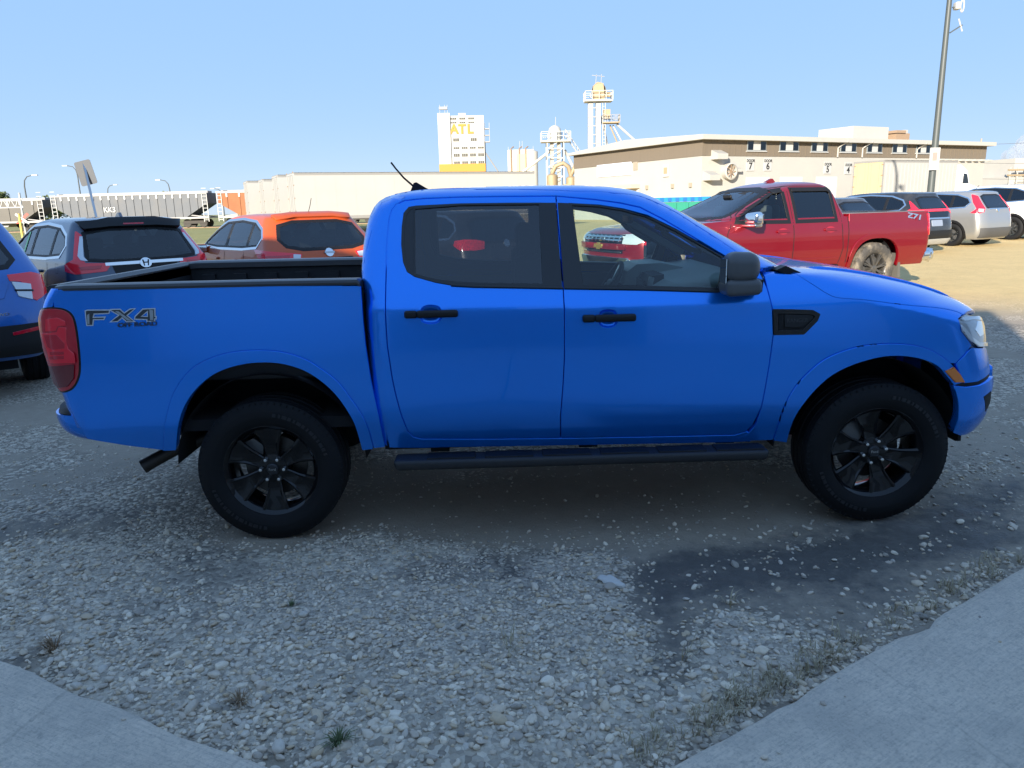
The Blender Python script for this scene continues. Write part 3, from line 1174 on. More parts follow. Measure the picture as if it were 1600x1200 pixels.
glass_f = clean(T([(911, 445), (1000, 446.5), (1122, 450), (1130, 404), (1110, 392), (1055, 361), (1010, 339), (972, 329), (935, 323), (894, 321)], g=Gc))
panel('window_trim', Gc, offset_poly(trim_f_out, 0.004), SATIN, d_f, off=0.004, depth=0.02, res=0.03, holes=[offset_poly(glass_f, -0.001)])
panel('window_glass', Gc, offset_poly(glass_f, -0.003), CLEAR, d_f, off=-0.004, depth=0, res=0.06)
# raised lip along the belt line
for nm, pts, par in (('belt_seal', [(880, 450.5), (800, 449), (740, 448), (705, 446)], d_r), ('belt_seal', [(882, 450.5), (1010, 452.5), (1122, 456)], d_f)):
    q = T(pts, g=Gc)
    P3 = []
    for a, b in q:
        h = Gc.cast((a, -6, b), (0, 1, 0))
        P3.append(h[0] + h[1] * 0.004)
    MB().tube(P3, 0.006, 6).build(nm, SATIN, par, smooth=40)
# inner skins of the doors
for d, dp, wo in ((d_r, door_r, win_r_opening), (d_f, door_f, win_f_opening)):
    low = [p for p in dp]
    panel('door_lining', Gc, offset_poly([(a, min(b, 1.305)) for a, b in clean([(a, min(b, 1.305)) for a, b in dp])], 0.03), INTGREY, d, off=-0.09, depth=0.02, res=0.08)
    panel('window_surround', Gc, offset_poly(wo, -0.04), INTGREY, d, off=-0.045, depth=0.0, res=0.05, holes=[offset_poly(wo, 0.012)])
# far doors
for d, cx, cz in list(doors):
    m2 = mirror_obj(d)
    for c in list(d.children):
        if c.type == 'MESH':
            mirror_obj(c, m2)
        else:
            h2 = empty('handle', m2, (c.location.x, -c.location.y, c.location.z))
            for q in list(c.children):
                mirror_obj(q, h2)

# fender
hl = clean(T([(1497, 499), (1504, 495.5), (1516, 494.5), (1528, 494), (1536, 498), (1537.5, 512), (1538.5, 526), (1540, 540), (1528, 542), (1515, 531.5), (1504, 518)], -55, Gf))
fender_poly = door_f_front[8:-2][::1]
fender = clean(T([(1208, 416)], g=Gf) + hood_gap[1:] + T([(1498, 498), (1504, 518), (1514, 532), (1519, 540), (1512, 548), (1493, 568)], g=Gf) + arch_f_out[::-1][9:] + T([(1152, 690), (1152, 684.5), (1169, 678), (1180.5, 665), (1190, 636), (1202, 572), (1208.5, 523), (1207, 482), (1198.5, 449), (1188, 424)], g=Gf))
vent = clean(T([(1208, 483.5), (1240, 484), (1270, 485), (1281, 491), (1277, 501), (1256, 522), (1230, 522.5), (1209, 523)], g=Gf))
fd = panel('fender', Gf, offset_poly(fender, 0.0035), BLUE, truck, depth=0.03, res=0.018, holes=[offset_poly(vent, 0.006)])
vn = panel('fender_vent', Gf, vent, GLOSSBLACK, truck, off=0.006, depth=0.02, res=0.03, holes=[offset_poly(vent, 0.02)])
panel('vent_floor', Gf, offset_poly(vent, 0.018), BLACK, vn, off=-0.004, depth=0.0, res=0.03)
vin = clean(T([(1226, 492), (1268, 493), (1270, 497), (1252, 511), (1226, 511)], g=Gf))
panel('vent_badge', Gf, vin, BLACK, vn, off=0.006, depth=0.012, res=0.03)
vl = clean(T([(1217, 488), (1222, 488), (1222, 513), (1252, 513), (1248, 518), (1217, 518)], g=Gf))
panel('vent_slot', Gf, vl, VOID, vn, off=-0.001, depth=0.0, res=0.03)
c0 = np.mean(vin, 0)
h = Gf.cast((c0[0] - 0.01, -6, c0[1]), (0, 1, 0))
text('RANGER', 0.028, mat('vent_letter', (0.03, 0.03, 0.032), 0.3), vn, facing(tuple(h[0] + h[1] * 0.0065), tuple(h[1])), ext=0.001)
fd2, vn2 = mirror_obj(fd), mirror_obj(vn)
for c in list(vn.children):
    if c.type == 'MESH':
        mirror_obj(c, vn2)

# hood, two halves joined along the crease of the middle
nhood = Vector((0.12, -0.42, 0.90)).normalized()


def hood_frame_pts(pts):
    n, e, u = frame(nhood)
    return [(p.dot(e), p.dot(u)) for p in pts]


def frame2(al):
    return frame(al)


hg3 = []
for a, b in hood_gap:
    h = Gf.cast((a, -6, b), (0, 1, 0))
    hg3.append(h[0])


def top_pt(x, y):
    h = Gf.bvh.ray_cast(Vector((x, y, 5)), Vector((0, 0, -1)))
    return h[0]


tip = []
n_f, e_f, u_f = frame(-20)
for z_, y_ in ((1.085, -.62), (1.07, -.45), (1.06, -.25), (1.055, 0.003)):
    h = Gf.cast((7, y_, z_), (-1, 0, 0))
    tip.append(h[0])
back = [top_pt(2.735, -.45), top_pt(2.80, -.2), top_pt(2.82, 0.003)][::-1]
hood_poly = clean(hood_frame_pts(hg3[1:] + tip + back))
hd = panel('hood', Gf, hood_poly, BLUE, truck, al=nhood, depth=0.025, res=0.022, off=0.002)
hd2 = mirror_obj(hd)
for half in (hd, hd2):
    pass
# raised crease along the hood
for s in (-1, 1):
    P3 = []
    for x in np.linspace(2.95, 3.72, 16):
        y = -.55 - 0.03 * (x - 2.95)
        p = top_pt(float(x), y)
        P3.append(Vector((p.x, s * -p.y if s > 0 else p.y, p.z + 0.0)))
    o = MB().tube(P3, [0.006] + [0.012] * 14 + [0.006], 10).build('hood_crease', BLUE, truck, smooth=60)

# headlights, nose, bumper, grille
hlo = panel('headlight', Gf, smooth_poly(offset_poly(hl, 0.003), 1, 70), mat('lamp_glass', (0.36, 0.38, 0.40), 0.06, 0.2, coat=1.0, var=0.35, vscale=22), truck, al=-55, off=0.002, depth=0.03, res=0.02, bulge=0.01)
drl = clean(T([(1500, 508), (1506, 514), (1516, 527), (1528, 536), (1539, 536), (1539, 541), (1527, 541.5), (1514, 531.5), (1503, 518)], -55, Gf))
panel('daytime_lamp', Gf, drl, CLEARLENS, hlo, al=-55, off=0.013, depth=0.01, res=0.02)
hlt = clean(T([(1500, 498), (1506, 496.5), (1526, 495.5), (1535, 498), (1534, 501), (1518, 500), (1504, 502)], -55, Gf))
panel('lamp_brow', Gf, hlt, CLEARLENS, hlo, al=-55, off=0.013, depth=0.01, res=0.02)
pr = clean(T([(1524, 503), (1533, 503), (1535, 520), (1527, 526), (1520, 516)], -55, Gf))
panel('projector', Gf, pr, mat('projector', (0.75, 0.76, 0.78), 0.05, 0.9), hlo, al=-55, off=0.0135, depth=0.01, res=0.02)
hl2 = mirror_obj(hlo)
for c in list(hlo.children):
    mirror_obj(c, hl2)
nose = clean(T([(1494, 568), (1513, 549), (1520, 543.5), (1541, 543.5), (1544, 555), (1546, 570), (1547, 582), (1528, 596.5), (1507, 599), (1500, 583)], -55, Gf))
both(panel('bumper_corner', Gf, offset_poly(nose, 0.0025), BLUE, truck, al=-55, off=0.0, depth=0.03, res=0.03))
mk = clean(T([(1475.5, 579.5), (1487, 573), (1496.5, 584), (1503.5, 595.5), (1490, 595.5)], -75, Gf))
both(panel('marker_light', Gf, mk, AMBER, truck, al=-75, off=0.022, depth=0.03, res=0.02, bulge=0.004))
sealp = clean(T([(1490, 596), (1507, 600), (1528, 597.5), (1547, 583), (1547, 588), (1529, 602), (1507, 605), (1490, 602)], -55, Gf))
both(panel('bumper_seal', Gf, sealp, BLACK, truck, al=-55, off=-0.004, depth=0.02, res=0.03))
bump = clean(T([(1490, 602.5), (1507, 605), (1529, 602), (1548, 588), (1547, 602), (1542, 622), (1536, 644), (1526, 662), (1512, 675), (1498, 678), (1488, 674), (1496, 650), (1496, 626)], -55, Gf))
both(panel('front_bumper', Gf, bump, BLUE, truck, al=-55, off=0.012, depth=0.05, res=0.03, bulge=0.01))
fogp = clean(T([(1531, 618), (1541, 610), (1539, 628), (1533, 640)], -55, Gf))
fg = panel('fog_lamp', Gf, fogp, BLACK, truck, al=-55, off=0.024, depth=0.02, res=0.02)
fg2 = mirror_obj(fg)
panel('front_panel', Gf, [(-.82, 1.045), (-.82, .50), (.82, .50), (.82, 1.045)], BLUE, truck, al=0, off=-.014, depth=0, res=.05)
ctr = [(-.70, .80), (-.64, .50), (.64, .50), (.70, .80)]
panel('bumper_center', Gf, ctr, BLUE, truck, al=0, off=0.012, depth=0.05, res=0.06, holes=[[(-.38, .74), (-.35, .56), (.35, .56), (.38, .74)]])
panel('bumper_intake', Gf, [(-.39, .75), (-.36, .55), (.36, .55), (.39, .75)], BLACK, truck, al=0, off=0.0, depth=0.0, res=0.08)
gr = panel('grille', Gf, [(-.58, 1.05), (-.60, .85), (.60, .85), (.58, 1.05)], GLOSSBLACK, truck, al=0, off=0.008, depth=0.04, res=0.06)
for z_ in (.91, .955, 1.0):
    panel('grille_bar', Gf, [(-.5, z_ + .012), (-.5, z_ - .012), (.5, z_ - .012), (.5, z_ + .012)], SATIN, gr, al=0, off=0.022, depth=0.02, res=0.06)

# rear bumper
bz = [p[1] for p in bumper_gap[::-1]]
bx = [p[0] for p in bumper_gap[::-1]]
gapf = lambda z: float(np.interp(z, bz, bx)) - 0.006
rb_sl = [(.575, -1.03, 1, .845, .14, .16, .1, .1), (.60, -1.08, 1, .872, .16, .2, .1, .1), (.64, -1.12, 1, .893, .17, .24, .1, .1), (.695, -1.135, 1, .905, .17, .26, .1, .1), (.725, -1.135, 1, .906, .17, .26, .1, .1)]
rbm = wrap('rear_bumper', rb_sl, gapf, 'rear', BLUE, truck)
rp_sl = [(.727, -1.125, 1, .898, .17, .26, .1, .1), (.752, -1.118, 1, .890, .17, .26, .1, .1), (.764, -1.10, 1, .872, .17, .26, .1, .1)]
wrap('step_pad', rp_sl, lambda z: gapf(z) - 0.004, 'rear', BLACK, rbm)

# bed: liner, rails, bulkhead
LINER = mat('bed_liner', (0.014, 0.014, 0.016), 0.5, bump=0.5, bscale=220)
fl = MB()
fl.box((-.97, -.76, .86), (.56, .76, .88))
fl.build('bed_floor', LINER, truck)
for s in (-1, 1):
    b = MB()
    b.box((-.97, s * .80 - .012, .88), (.56, s * .80 + .012, 1.362))
    for k in range(7):
        x = -.86 + k * .22
        b.box((x, s * .775 - .014, .9), (x + .09, s * .775 + .014, 1.30))
    b.build('bed_wall', LINER, truck)
    mb = MB()
    prof = [(s * .900, 1.364), (s * .903, 1.376), (s * .896, 1.388), (s * .872, 1.394), (s * .80, 1.391), (s * .775, 1.380), (s * .77, 1.345)]
    pts = []
    for x, dz, sh in ((-.965, -.006, .05), (-.9, 0.0, 0.0), (.1, -.004, 0), (.545, -.008, 0), (.558, -.02, 0)):
        pts.append([(x, y - s * sh * (0.6 if abs(y) > .85 else 0), z + dz) for y, z in prof])
    for row in pts:
        mb.v += row
    k = len(prof)
    for i in range(len(pts) - 1):
        for j in range(k - 1):
            mb.f.append((i * k + j, i * k + j + 1, (i + 1) * k + j + 1, (i + 1) * k + j))
    mb.f.append(tuple(range(k)))
    mb.f.append(tuple((len(pts) - 1) * k + j for j in range(k)))
    mb.build('bed_rail_cap', mat('rail_cap', (0.035, 0.036, 0.04), 0.3, bump=0.1, bscale=300), truck, smooth=40)
MB().box((.535, -.80, .88), (.56, .80, 1.37)).build('bed_bulkhead', LINER, truck)
tc_ = MB()
prof = [(-1.035, 1.352), (-1.03, 1.375), (-1.01, 1.388), (-.965, 1.39), (-.945, 1.37), (-.945, 1.30)]
for y in (-.82, .82):
    tc_.v += [(x, y, z) for x, z in prof]
for j in range(5):
    tc_.f.append((j, j + 1, 7 + j, 6 + j))
tc_.f += [tuple(range(6)), tuple(range(6, 12))]
tc_.build('tailgate_cap', mat('rail_cap', (0.035, 0.036, 0.04), 0.3), truck, smooth=40)
MB().box((-.965, -.80, .88), (-.945, .80, 1.36)).build('tailgate_lining', LINER, truck)

# back wall of the cab with its window
gback = [(-.80, 1.36), (-.80, .60), (.80, .60), (.80, 1.36), (.68, 1.72), (.60, 1.76), (-.60, 1.76), (-.68, 1.72)]
bwin = [(-.60, 1.66), (-.66, 1.40), (.66, 1.40), (.60, 1.66)]
panel('cab_back', Gc, [(-a, b) for a, b in gback], BLUE, truck, al=180, off=-0.002, depth=0.03, res=0.06, holes=[bwin])
panel('rear_window', Gc, offset_poly(bwin, -0.01), TINT, truck, al=180, off=-0.006, depth=0, res=0.08)
both(panel('cab_corner', Gc, [pc(.575, -.72, 1.36), pc(.565, -.72, .60), pc(.64, -.86, .5), pc(.66, -.92, .7), pc(.66, -.925, 1.1), pc(.665, -.88, 1.30), pc(.70, -.80, 1.45), pc(.76, -.70, 1.68), pc(.80, -.60, 1.785), pc(.76, -.5, 1.785), pc(.70, -.55, 1.74)], BLUE, truck, al=-135, off=-0.004, depth=0.02, res=0.04))
# windshield and its pillars
wsp = [(-.76, 1.385), (-.685, 1.50), (-.62, 1.62), (-.53, 1.755), (.53, 1.755), (.62, 1.62), (.685, 1.50), (.76, 1.385)]
panel('windshield', Gc, wsp, CLEAR, truck, al=0, off=-0.004, depth=0, res=0.07)
panel('windshield_header', Gc, [(-.62, 1.70), (-.50, 1.80), (.50, 1.80), (.62, 1.70), (.50, 1.735), (-.50, 1.735)], BLUE, truck, al=0, off=0.0, depth=0.03, res=0.05)
npil = -38
n_, e_, u_ = frame(npil)


def pp(x, y, z):
    return (Vector((x, y, z)).dot(e_), z)


ap = edge_on(T([(1000, 306), (1028, 317), (1058, 332), (1108, 364), (1152, 394), (1190, 415)], g=Gc), npil, Gc)
inner = []
for z_, y_ in ((1.385, -.745), (1.50, -.67), (1.62, -.605), (1.74, -.535), (1.765, -.515)):
    h = Gc.cast((7, y_, z_), (-1, 0, 0))
    inner.append((h[0].dot(e_), z_))
both(panel('windshield_pillar', Gc, clean(ap + inner), BLUE, truck, al=npil, off=-0.001, depth=0.05, res=0.04))
# cowl and wipers
cw = MB()
cw.prism([(2.60, 1.30), (2.66, 1.375), (2.80, 1.345), (2.82, 1.28)], 'Y', -.70, .70)
cw.build('cowl', BLACK, truck)
for y0 in (-.52, .08):
    MB().tube([(2.70, y0, 1.375), (2.66, y0 + .3, 1.41), (2.66, y0 + .52, 1.42)], 0.008, 6).build('wiper', BLACK, truck)
MB().prism([(2.68, 1.365), (2.73, 1.385), (2.84, 1.335), (2.90, 1.302), (2.84, 1.295)], 'Y', -.80, -.72).build('cowl_end', BLACK, truck)
MB().prism([(2.68, 1.365), (2.73, 1.385), (2.84, 1.335), (2.90, 1.302), (2.84, 1.295)], 'Y', .72, .80).build('cowl_end', BLACK, truck)


# mirrors
def door_mirror(s):
    e = empty('mirror', truck, (2.435, s * 1.0, 1.365))

    def tpr(p):
        q = p.copy()
        f = (p.x + 1) / 2                       # 1 towards the front
        q.z = p.z * (1.0 - 0.10 * f) - (0.02 if p.z < 0 else 0)
        q.y = p.y * (1.0 - 0.30 * f)
        if p.z > 0:
            q.x = p.x * 0.97 + 0.01
        return q
    rbox('mirror_shell', (0.0, 0.0, 0.036), (0.178, 0.17, 0.155), MIRGREY, e, r=0.058, seg=7, taper=tpr)
    rbox('mirror_base', (0.003, 0.0, -0.058), (0.186, 0.172, 0.085), MIRGREY, e, r=0.03, seg=5, taper=tpr)
    MB().cbox((-0.0875, 0, 0.02), (0.004, 0.10, 0.12)).build('mirror_glass', mat('mirror_glass', (0.75, 0.8, 0.82), 0.02, 1.0), e)
    MB().prism([(0.04, -0.10), (0.115, -0.09), (0.12, -0.03), (0.05, -0.04)], 'Y', -s * 0.02 - (0.0 if s < 0 else 0.14), -s * 0.02 + (0.14 if s < 0 else 0.0)).build('mirror_arm', BLACK, e)


door_mirror(-1)
door_mirror(1)

# decal behind the rear wheel arch
DEC_L = mat('decal_light', (0.55, 0.57, 0.6), 0.35)
DEC_D = mat('decal_dark', (0.035, 0.04, 0.045), 0.4)
zo = lambda pts: [(x / 4, 400 + y / 4) for x, y in pts]
dec = empty('decal', truck, (0, 0, 0))
F_ = [(530, 340), (548, 335), (692, 334), (684, 362), (592, 366), (588, 380), (664, 378), (652, 400), (588, 401), (584, 437), (540, 437)]
X_ = [(684, 340), (690, 331), (752, 329), (778, 352), (812, 328), (852, 326), (800, 372), (850, 412), (790, 414), (764, 390), (737, 413), (684, 414), (738, 370)]
N4 = [(892, 328), (972, 325), (973, 374), (981, 375), (979, 397), (971, 397), (971, 412), (916, 412), (916, 400), (838, 398), (842, 376)]
N4h = [(920, 352), (892, 375), (920, 375)]
for P_, hole in ((F_, None), (X_, None), (N4, N4h)):
    q = T(zo(P_), g=Gb)
    hh = [T(zo(hole), g=Gb)] if hole else []
    panel('letter', Gb, q, DEC_L, dec, off=0.0014, depth=0, res=0.05, holes=hh)
    panel('letter_fill', Gb, offset_poly(q, 0.0055), DEC_D, dec, off=0.0024, depth=0, res=0.05, holes=[offset_poly(h_, -0.005) for h_ in hh])
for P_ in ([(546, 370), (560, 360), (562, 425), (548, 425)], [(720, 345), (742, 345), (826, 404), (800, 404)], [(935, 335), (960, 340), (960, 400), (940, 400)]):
    panel('letter_inlay', Gb, T(zo(P_), g=Gb), mat('decal_mid', (0.33, 0.35, 0.36), 0.35), dec, off=0.0034, depth=0, res=0.05)  # mid grey shapes laid over the dark letter fill
q = T(zo([(860, 428)]), g=Gb)[0]
h = Gb.cast((q[0], -6, q[1]), (0, 1, 0))
text('OFF ROAD', 0.030, DEC_D, dec, facing(tuple(h[0] + h[1] * 0.004), tuple(h[1])) @ Matrix.Rotation(R(1.2), 4, 'Z') @ Matrix.Diagonal((1.35, 1, 1, 1)), ext=0.0006, bold=0.0006)

# antenna on the roof
MB().prism([(.735, 1.815), (.76, 1.868), (.775, 1.872), (.83, 1.838), (.87, 1.818), (.86, 1.80), (.74, 1.795)], 'Y', -.022, .022).build('antenna_base', BLACK, truck)
ant = truck.children[-1]
MB().tube([(.755, 0, 1.85), (.70, 0, 1.90), (.655, 0, 1.955), (.63, 0, 1.99)], [0.006, 0.0055, 0.005, 0.0055], 8).build('antenna_mast', BLACK, ant, smooth=50)

# running boards
for s in (-1, 1):
    rbd = empty('running_board', truck, (0, 0, 0))
    tpb = lambda p: Vector((p.x * (1.0 if p.z > 0 else 0.985), p.y, p.z))
    rbox('board', (1.655, s * .935, .432), (1.95, .14, .055), mat('board_black', (0.016, 0.017, 0.02), 0.5, bump=0.3, bscale=250), rbd, r=0.02, seg=4, taper=tpb)
    for k in range(6):
        x = 0.86 + k * .30
        rbox('step_pad', (x + .12, s * .935, .461), (.25, .10, .010), BLACK, rbd, r=0.004, seg=2)
    for x in (.86, 1.66, 2.40):
        MB().box((x, s * .80 - .0 - (.10 if s > 0 else 0), .44), (x + .10, s * .80 + (.10 if s < 0 else 0), .52)).build('bracket', BLACK, rbd)
# wheels
for x, spin in ((0.018, 0.0), (3.245, 0.26)):
    wl = pickup_wheel(truck, x, -.775, .385, spin + math.pi / 2)
    w2 = copy_tree(wl, truck)
    w2.location = (x, .775, .385)
    w2.rotation_euler = (0, 0, math.pi)
# arch liners, chassis, exhaust
for x in (0.02, 3.2):
    for s in (-1, 1):
        lm = MB()
        lm.lathe([(.50, -.19), (.50, .22), (.10, .23)], 28, a0=R(3), a1=R(177), c=(x, 0, .40))
        me = lm.build('arch_liner', VOID, truck, smooth=40)
        for v in me.data.vertices:
            v.co.y = (s * (.655 if True else 0) + (v.co.y if s < 0 else -v.co.y))
ch = MB()
for s in (-1, 1):
    ch.box((-1.0, s * .50 - .05, .50), (3.75, s * .50 + .05, .64))
for x in (-.8, .5, 1.4, 2.3, 3.5):
    ch.box((x, -.5, .52), (x + .08, .5, .60))
ch.box((-.06, -.66, .32), (.06, .66, .44))
ch.box((3.16, -.66, .34), (3.28, .66, .44))
ch.box((.62, -.83, .47), (2.62, .83, .60))
ch.box((2.62, -.62, .42), (3.68, .62, .55))
ch.lathe([(0, -.16), (.13, -.16), (.16, 0), (.13, .16), (0, .16)], 16, c=(0, 0.1, .38))
for s in (-1, 1):
    ch.box((3.70, s * .62 - .20, .42), (3.73, s * .62 + .20, .80))
ch.build('chassis', VOID, truck)
MB().box((-.95, -.82, .60), (.58, .82, .66)).build('bed_underside', VOID, truck)
ex = MB()
ex.tube([(-.40, -.55, .50), (-.58, -.59, .44), (-.70, -.63, .385), (-.76, -.66, .355)], [.036, .036, .038, .04], 16, caps=False)
ex.tube([(-.76, -.66, .355), (-.70, -.63, .385), (-.66, -.62, .40)], [.035, .034, .03], 16, caps=False)
ex.build('exhaust_pipe', mat('exhaust', (0.06, 0.055, 0.05), 0.45, 0.8), truck, smooth=50)
# rubber skirt behind the sill
both(MB().box((.66, -.845, .49), (2.58, -.835, .53)).build('sill_skirt', BLACK, truck))

# cabin
MB().box((.62, -.80, .60), (2.62, .80, .62)).build('cabin_floor', INTDARK, truck)
panel('headliner', Gc, [(.80, -.52), (.80, .52), (1.85, .52), (1.85, -.52)], mat('headliner', (0.16, 0.16, 0.155), 0.95), truck, al='Z', off=-0.05, depth=0, res=0.1)


def seat(name, x, y, wd, par, rec=0.16):
    e = empty(name, par, (x, y, 0))
    rbox('seat_cushion', (0, 0, .86), (.52, wd, .18), CLOTH, e, r=0.06, seg=4)
    rbox('seat_back', (-.30, 0, 1.16), (.16, wd, .60), CLOTH, e, r=0.055, seg=4, rot=Matrix.Rotation(-rec, 4, 'Y'))
    rbox('headrest', (-.30, 0, 1.53), (.10, .26, .17), CLOTH, e, r=0.04, seg=4, rot=Matrix.Rotation(-rec * .6, 4, 'Y'))
    for v in (e.children[1].data.vertices, ):
        pass
    return e


seat('front_seat', 1.72, -.37, .50, truck, 0.0)
seat('front_seat', 1.72, .37, .50, truck, 0.0)
seat('rear_bench', .96, -.34, .62, truck, 0.0)
seat('rear_bench', .96, .34, .62, truck, 0.0)
DASH = mat('dash_grey', (0.45, 0.49, 0.495), 0.5, bump=0.15, bscale=300)
db = MB()
prof = [(2.20, 1.02), (2.16, 1.14), (2.17, 1.235), (2.24, 1.275), (2.40, 1.30), (2.66, 1.325), (2.72, 1.20), (2.70, .95), (2.35, .85)]
db.prism(prof, 'Y', -.76, .76)
dash = db.build('dashboard', DASH, truck)
MB().prism([(2.06, 1.20), (2.08, 1.29), (2.14, 1.335), (2.30, 1.34), (2.44, 1.31), (2.40, 1.22)], 'Y', .20, .60).build('instrument_hood', DASH, dash)
MB().prism([(2.10, 1.0), (2.14, 1.24), (2.17, 1.29), (2.24, 1.30), (2.24, 1.0)], 'Y', -.16, .16).build('center_stack', INTDARK, dash)
for yy in (-.165, .15):
    MB().bar((2.105, yy, 1.02), (2.165, yy, 1.285), .02, .03).build('stack_trim', mat('silver_trim', (0.42, 0.45, 0.47), 0.3, 0.7), dash)
MB().box((2.125, -.12, 1.14), (2.135, .12, 1.26)).build('screen', GLOSSBLACK, dash)
MB().bar((2.185, -.74, 1.19), (2.185, -.2, 1.19), .02, .035).build('glovebox_seam', INTDARK, dash)
rbox('console', (1.8, 0, .88), (.9, .22, .22), INTDARK, truck, r=0.03)
sw = empty('steering_wheel', truck, (1.98, .37, 1.17), (0, R(-62), 0))
MB().tube([(.185 * math.cos(t), .185 * math.sin(t), 0) for t in np.linspace(0, 2 * math.pi, 41)], 0.016, 10).build('wheel_ring', INTDARK, sw, smooth=60)
rbox('wheel_boss', (0, 0, -.01), (.13, .17, .05), INTGREY, sw, r=0.02)
for a in (0, math.pi / 2, -math.pi / 2):
    c_, s_ = math.cos(a), math.sin(a)
    MB().bar((.05 * c_, .05 * s_, -.005), (.18 * c_, .18 * s_, 0), .045, .012).build('wheel_spoke', mat('silver_trim', (0.42, 0.45, 0.47), 0.3, 0.7), sw)
MB().tube([(2.2, .37, 1.08), (1.99, .37, 1.165)], .04, 10).build('steering_column', INTDARK, truck)
# grab handle on the near windshield pillar, inner pillar covers
for s in (-1, 1):
    hp = [(2.12, s * .64, 1.585), (2.14, s * .60, 1.555), (2.28, s * .635, 1.47), (2.32, s * .68, 1.46)]
    MB().tube(hp, .015, 8).build('grab_handle', INTGREY, truck, smooth=50)
    MB().bar((2.56, s * .745, 1.37), (1.98, s * .585, 1.69), .055, .04).build('pillar_cover', mat('pillar_cover', (0.30, 0.33, 0.33), 0.7), truck)
    MB().bar((1.57, s * .83, 1.22), (1.53, s * .64, 1.69), .12, .03).build('pillar_cover', INTDARK, truck)
rbox('inside_mirror', (2.05, .02, 1.63), (.03, .22, .06), BLACK, truck, r=0.012)

# ------------------------------------------------------------------ ground, slabs, gravel
def vnoise(x, y, sc_, seed=0):
    """smooth value noise, 0..1"""
    r = np.random.default_rng(1000 + seed)
    tab = r.random((256, 256))
    X, Y = np.asarray(x) * sc_ + 64.3, np.asarray(y) * sc_ + 91.7
    xi, yi = np.floor(X).astype(int), np.floor(Y).astype(int)
    fx, fy = X - xi, Y - yi
    fx, fy = fx * fx * (3 - 2 * fx), fy * fy * (3 - 2 * fy)
    g = lambda a, b: tab[a % 256, b % 256]
    return (g(xi, yi) * (1 - fx) + g(xi + 1, yi) * fx) * (1 - fy) + (g(xi, yi + 1) * (1 - fx) + g(xi + 1, yi + 1) * fx) * fy


def fbm(x, y, s, seed=0, o=4):
    t, a, n = 0, 0.5, 0
    for k in range(o):
        t = t + a * vnoise(x, y, s * 2 ** k, seed + k)
        n += a
        a *= 0.5
    return t / n


def sstep(a, b, x):
    t = np.clip((x - a) / (b - a), 0, 1)
    return t * t * (3 - 2 * t)


def gz(x, y):
    """the lot rises a little away from the building"""
    y = np.asarray(y, float)
    return 0.29 * sstep(0, 1, np.clip((y - 1.2) / 26.0, 0, 1)) * 0.6 + 0.29 * 0.4 * np.clip((y - 1.2) / 26.0, 0, 1)


GP = lambda pts: [tuple(ground_pt(px, py)[:2]) for px, py in pts]


def soft(poly, x, y, wd=0.22, warp=0.25, seed=3):
    px = x + (fbm(x, y, 1.7, seed) - .5) * 2 * warp
    py = y + (fbm(x, y, 1.7, seed + 9) - .5) * 2 * warp
    P = np.stack([px.ravel(), py.ravel()], 1)
    d = bdist(poly, P) * np.where(inside(poly, P), 1, -1)
    return sstep(-wd, wd, d).reshape(x.shape)


Z_WET = GP([(950, 935), (985, 893), (1080, 862), (1200, 832), (1300, 800), (1420, 790), (1640, 745), (1640, 840), (1500, 912), (1440, 950), (1350, 975), (1230, 992), (1150, 985), (1090, 1045), (1040, 1085), (1010, 1030), (1000, 975)])
Z_PEB = GP([(-300, 880), (250, 850), (430, 868), (560, 850), (700, 850), (900, 870), (962, 905), (1000, 965), (1012, 1045), (1060, 1085), (1120, 1025), (1200, 990), (1290, 1005), (1230, 1050), (1160, 1120), (1030, 1230), (440, 1230), (0, 1060), (-400, 950)])
Z_DIRT = GP([(540, 765), (900, 735), (1230, 742), (1240, 800), (1150, 830), (900, 842), (620, 850), (480, 868), (380, 855), (470, 840)])
Z_STREAK = GP([(1060, 925), (1180, 868), (1290, 822), (1330, 826), (1230, 880), (1110, 935)])
Z_STREAK2 = GP([(1250, 905), (1400, 850), (1600, 775), (1600, 800), (1420, 880), (1290, 925)])
Z_MUD = GP([(620, 900), (720, 868), (860, 880), (800, 915), (690, 930)])
Z_EDGE = GP([(1000, 1215), (1250, 1050), (1450, 930), (1600, 862), (1600, 890), (1040, 1215)])
xs = np.unique(np.concatenate([np.arange(-7, 8.01, 0.07), -7 - np.geomspace(.1, 700, 40), 8 + np.geomspace(.1, 900, 40)]))
ys = np.unique(np.concatenate([np.arange(-4.0, 5.0, 0.07), -4 - np.geomspace(.1, 120, 18), 5 + np.geomspace(.1, 2500, 70)]))
X, Y = np.meshgrid(xs, ys)
Zg = gz(X, Y)
near = sstep(9, 5, np.abs(X - .5)) * sstep(7, 4, np.abs(Y))
und = (fbm(X, Y, .8, 21) - .5) * .05 + (fbm(X, Y, 4.0, 22) - .5) * .018
wet, peb, dirt = soft(Z_WET, X, Y, .3, .35), soft(Z_PEB, X, Y), soft(Z_DIRT, X, Y, .3)
streak = .45 * np.maximum(soft(Z_STREAK, X, Y, .1, .2), soft(Z_STREAK2, X, Y, .12, .3) * .8)
mud = soft(Z_MUD, X, Y, .12)
patch = sstep(.58, .70, fbm(X, Y, 1.3, 40)) * .9
rest = np.clip(1 - wet - dirt, 0, 1)
a_gravel = np.clip(peb * (1 - .75 * patch) + streak + rest * .75 * sstep(.25, .6, fbm(X, Y, 2.2, 50)) * (1 - mud), 0, 1)
a_dark = np.clip(np.maximum.reduce([wet * (1 - .45 * streak) * (.75 + .25 * fbm(X, Y, 3, 70)), peb * patch * .9, mud * .8, sstep(.62, .75, fbm(X, Y, 1.1, 81)) * .55 * rest]), 0, 1)
a_dirt = np.clip(dirt * (.7 + .6 * fbm(X, Y, 2.5, 60)), 0, 1)
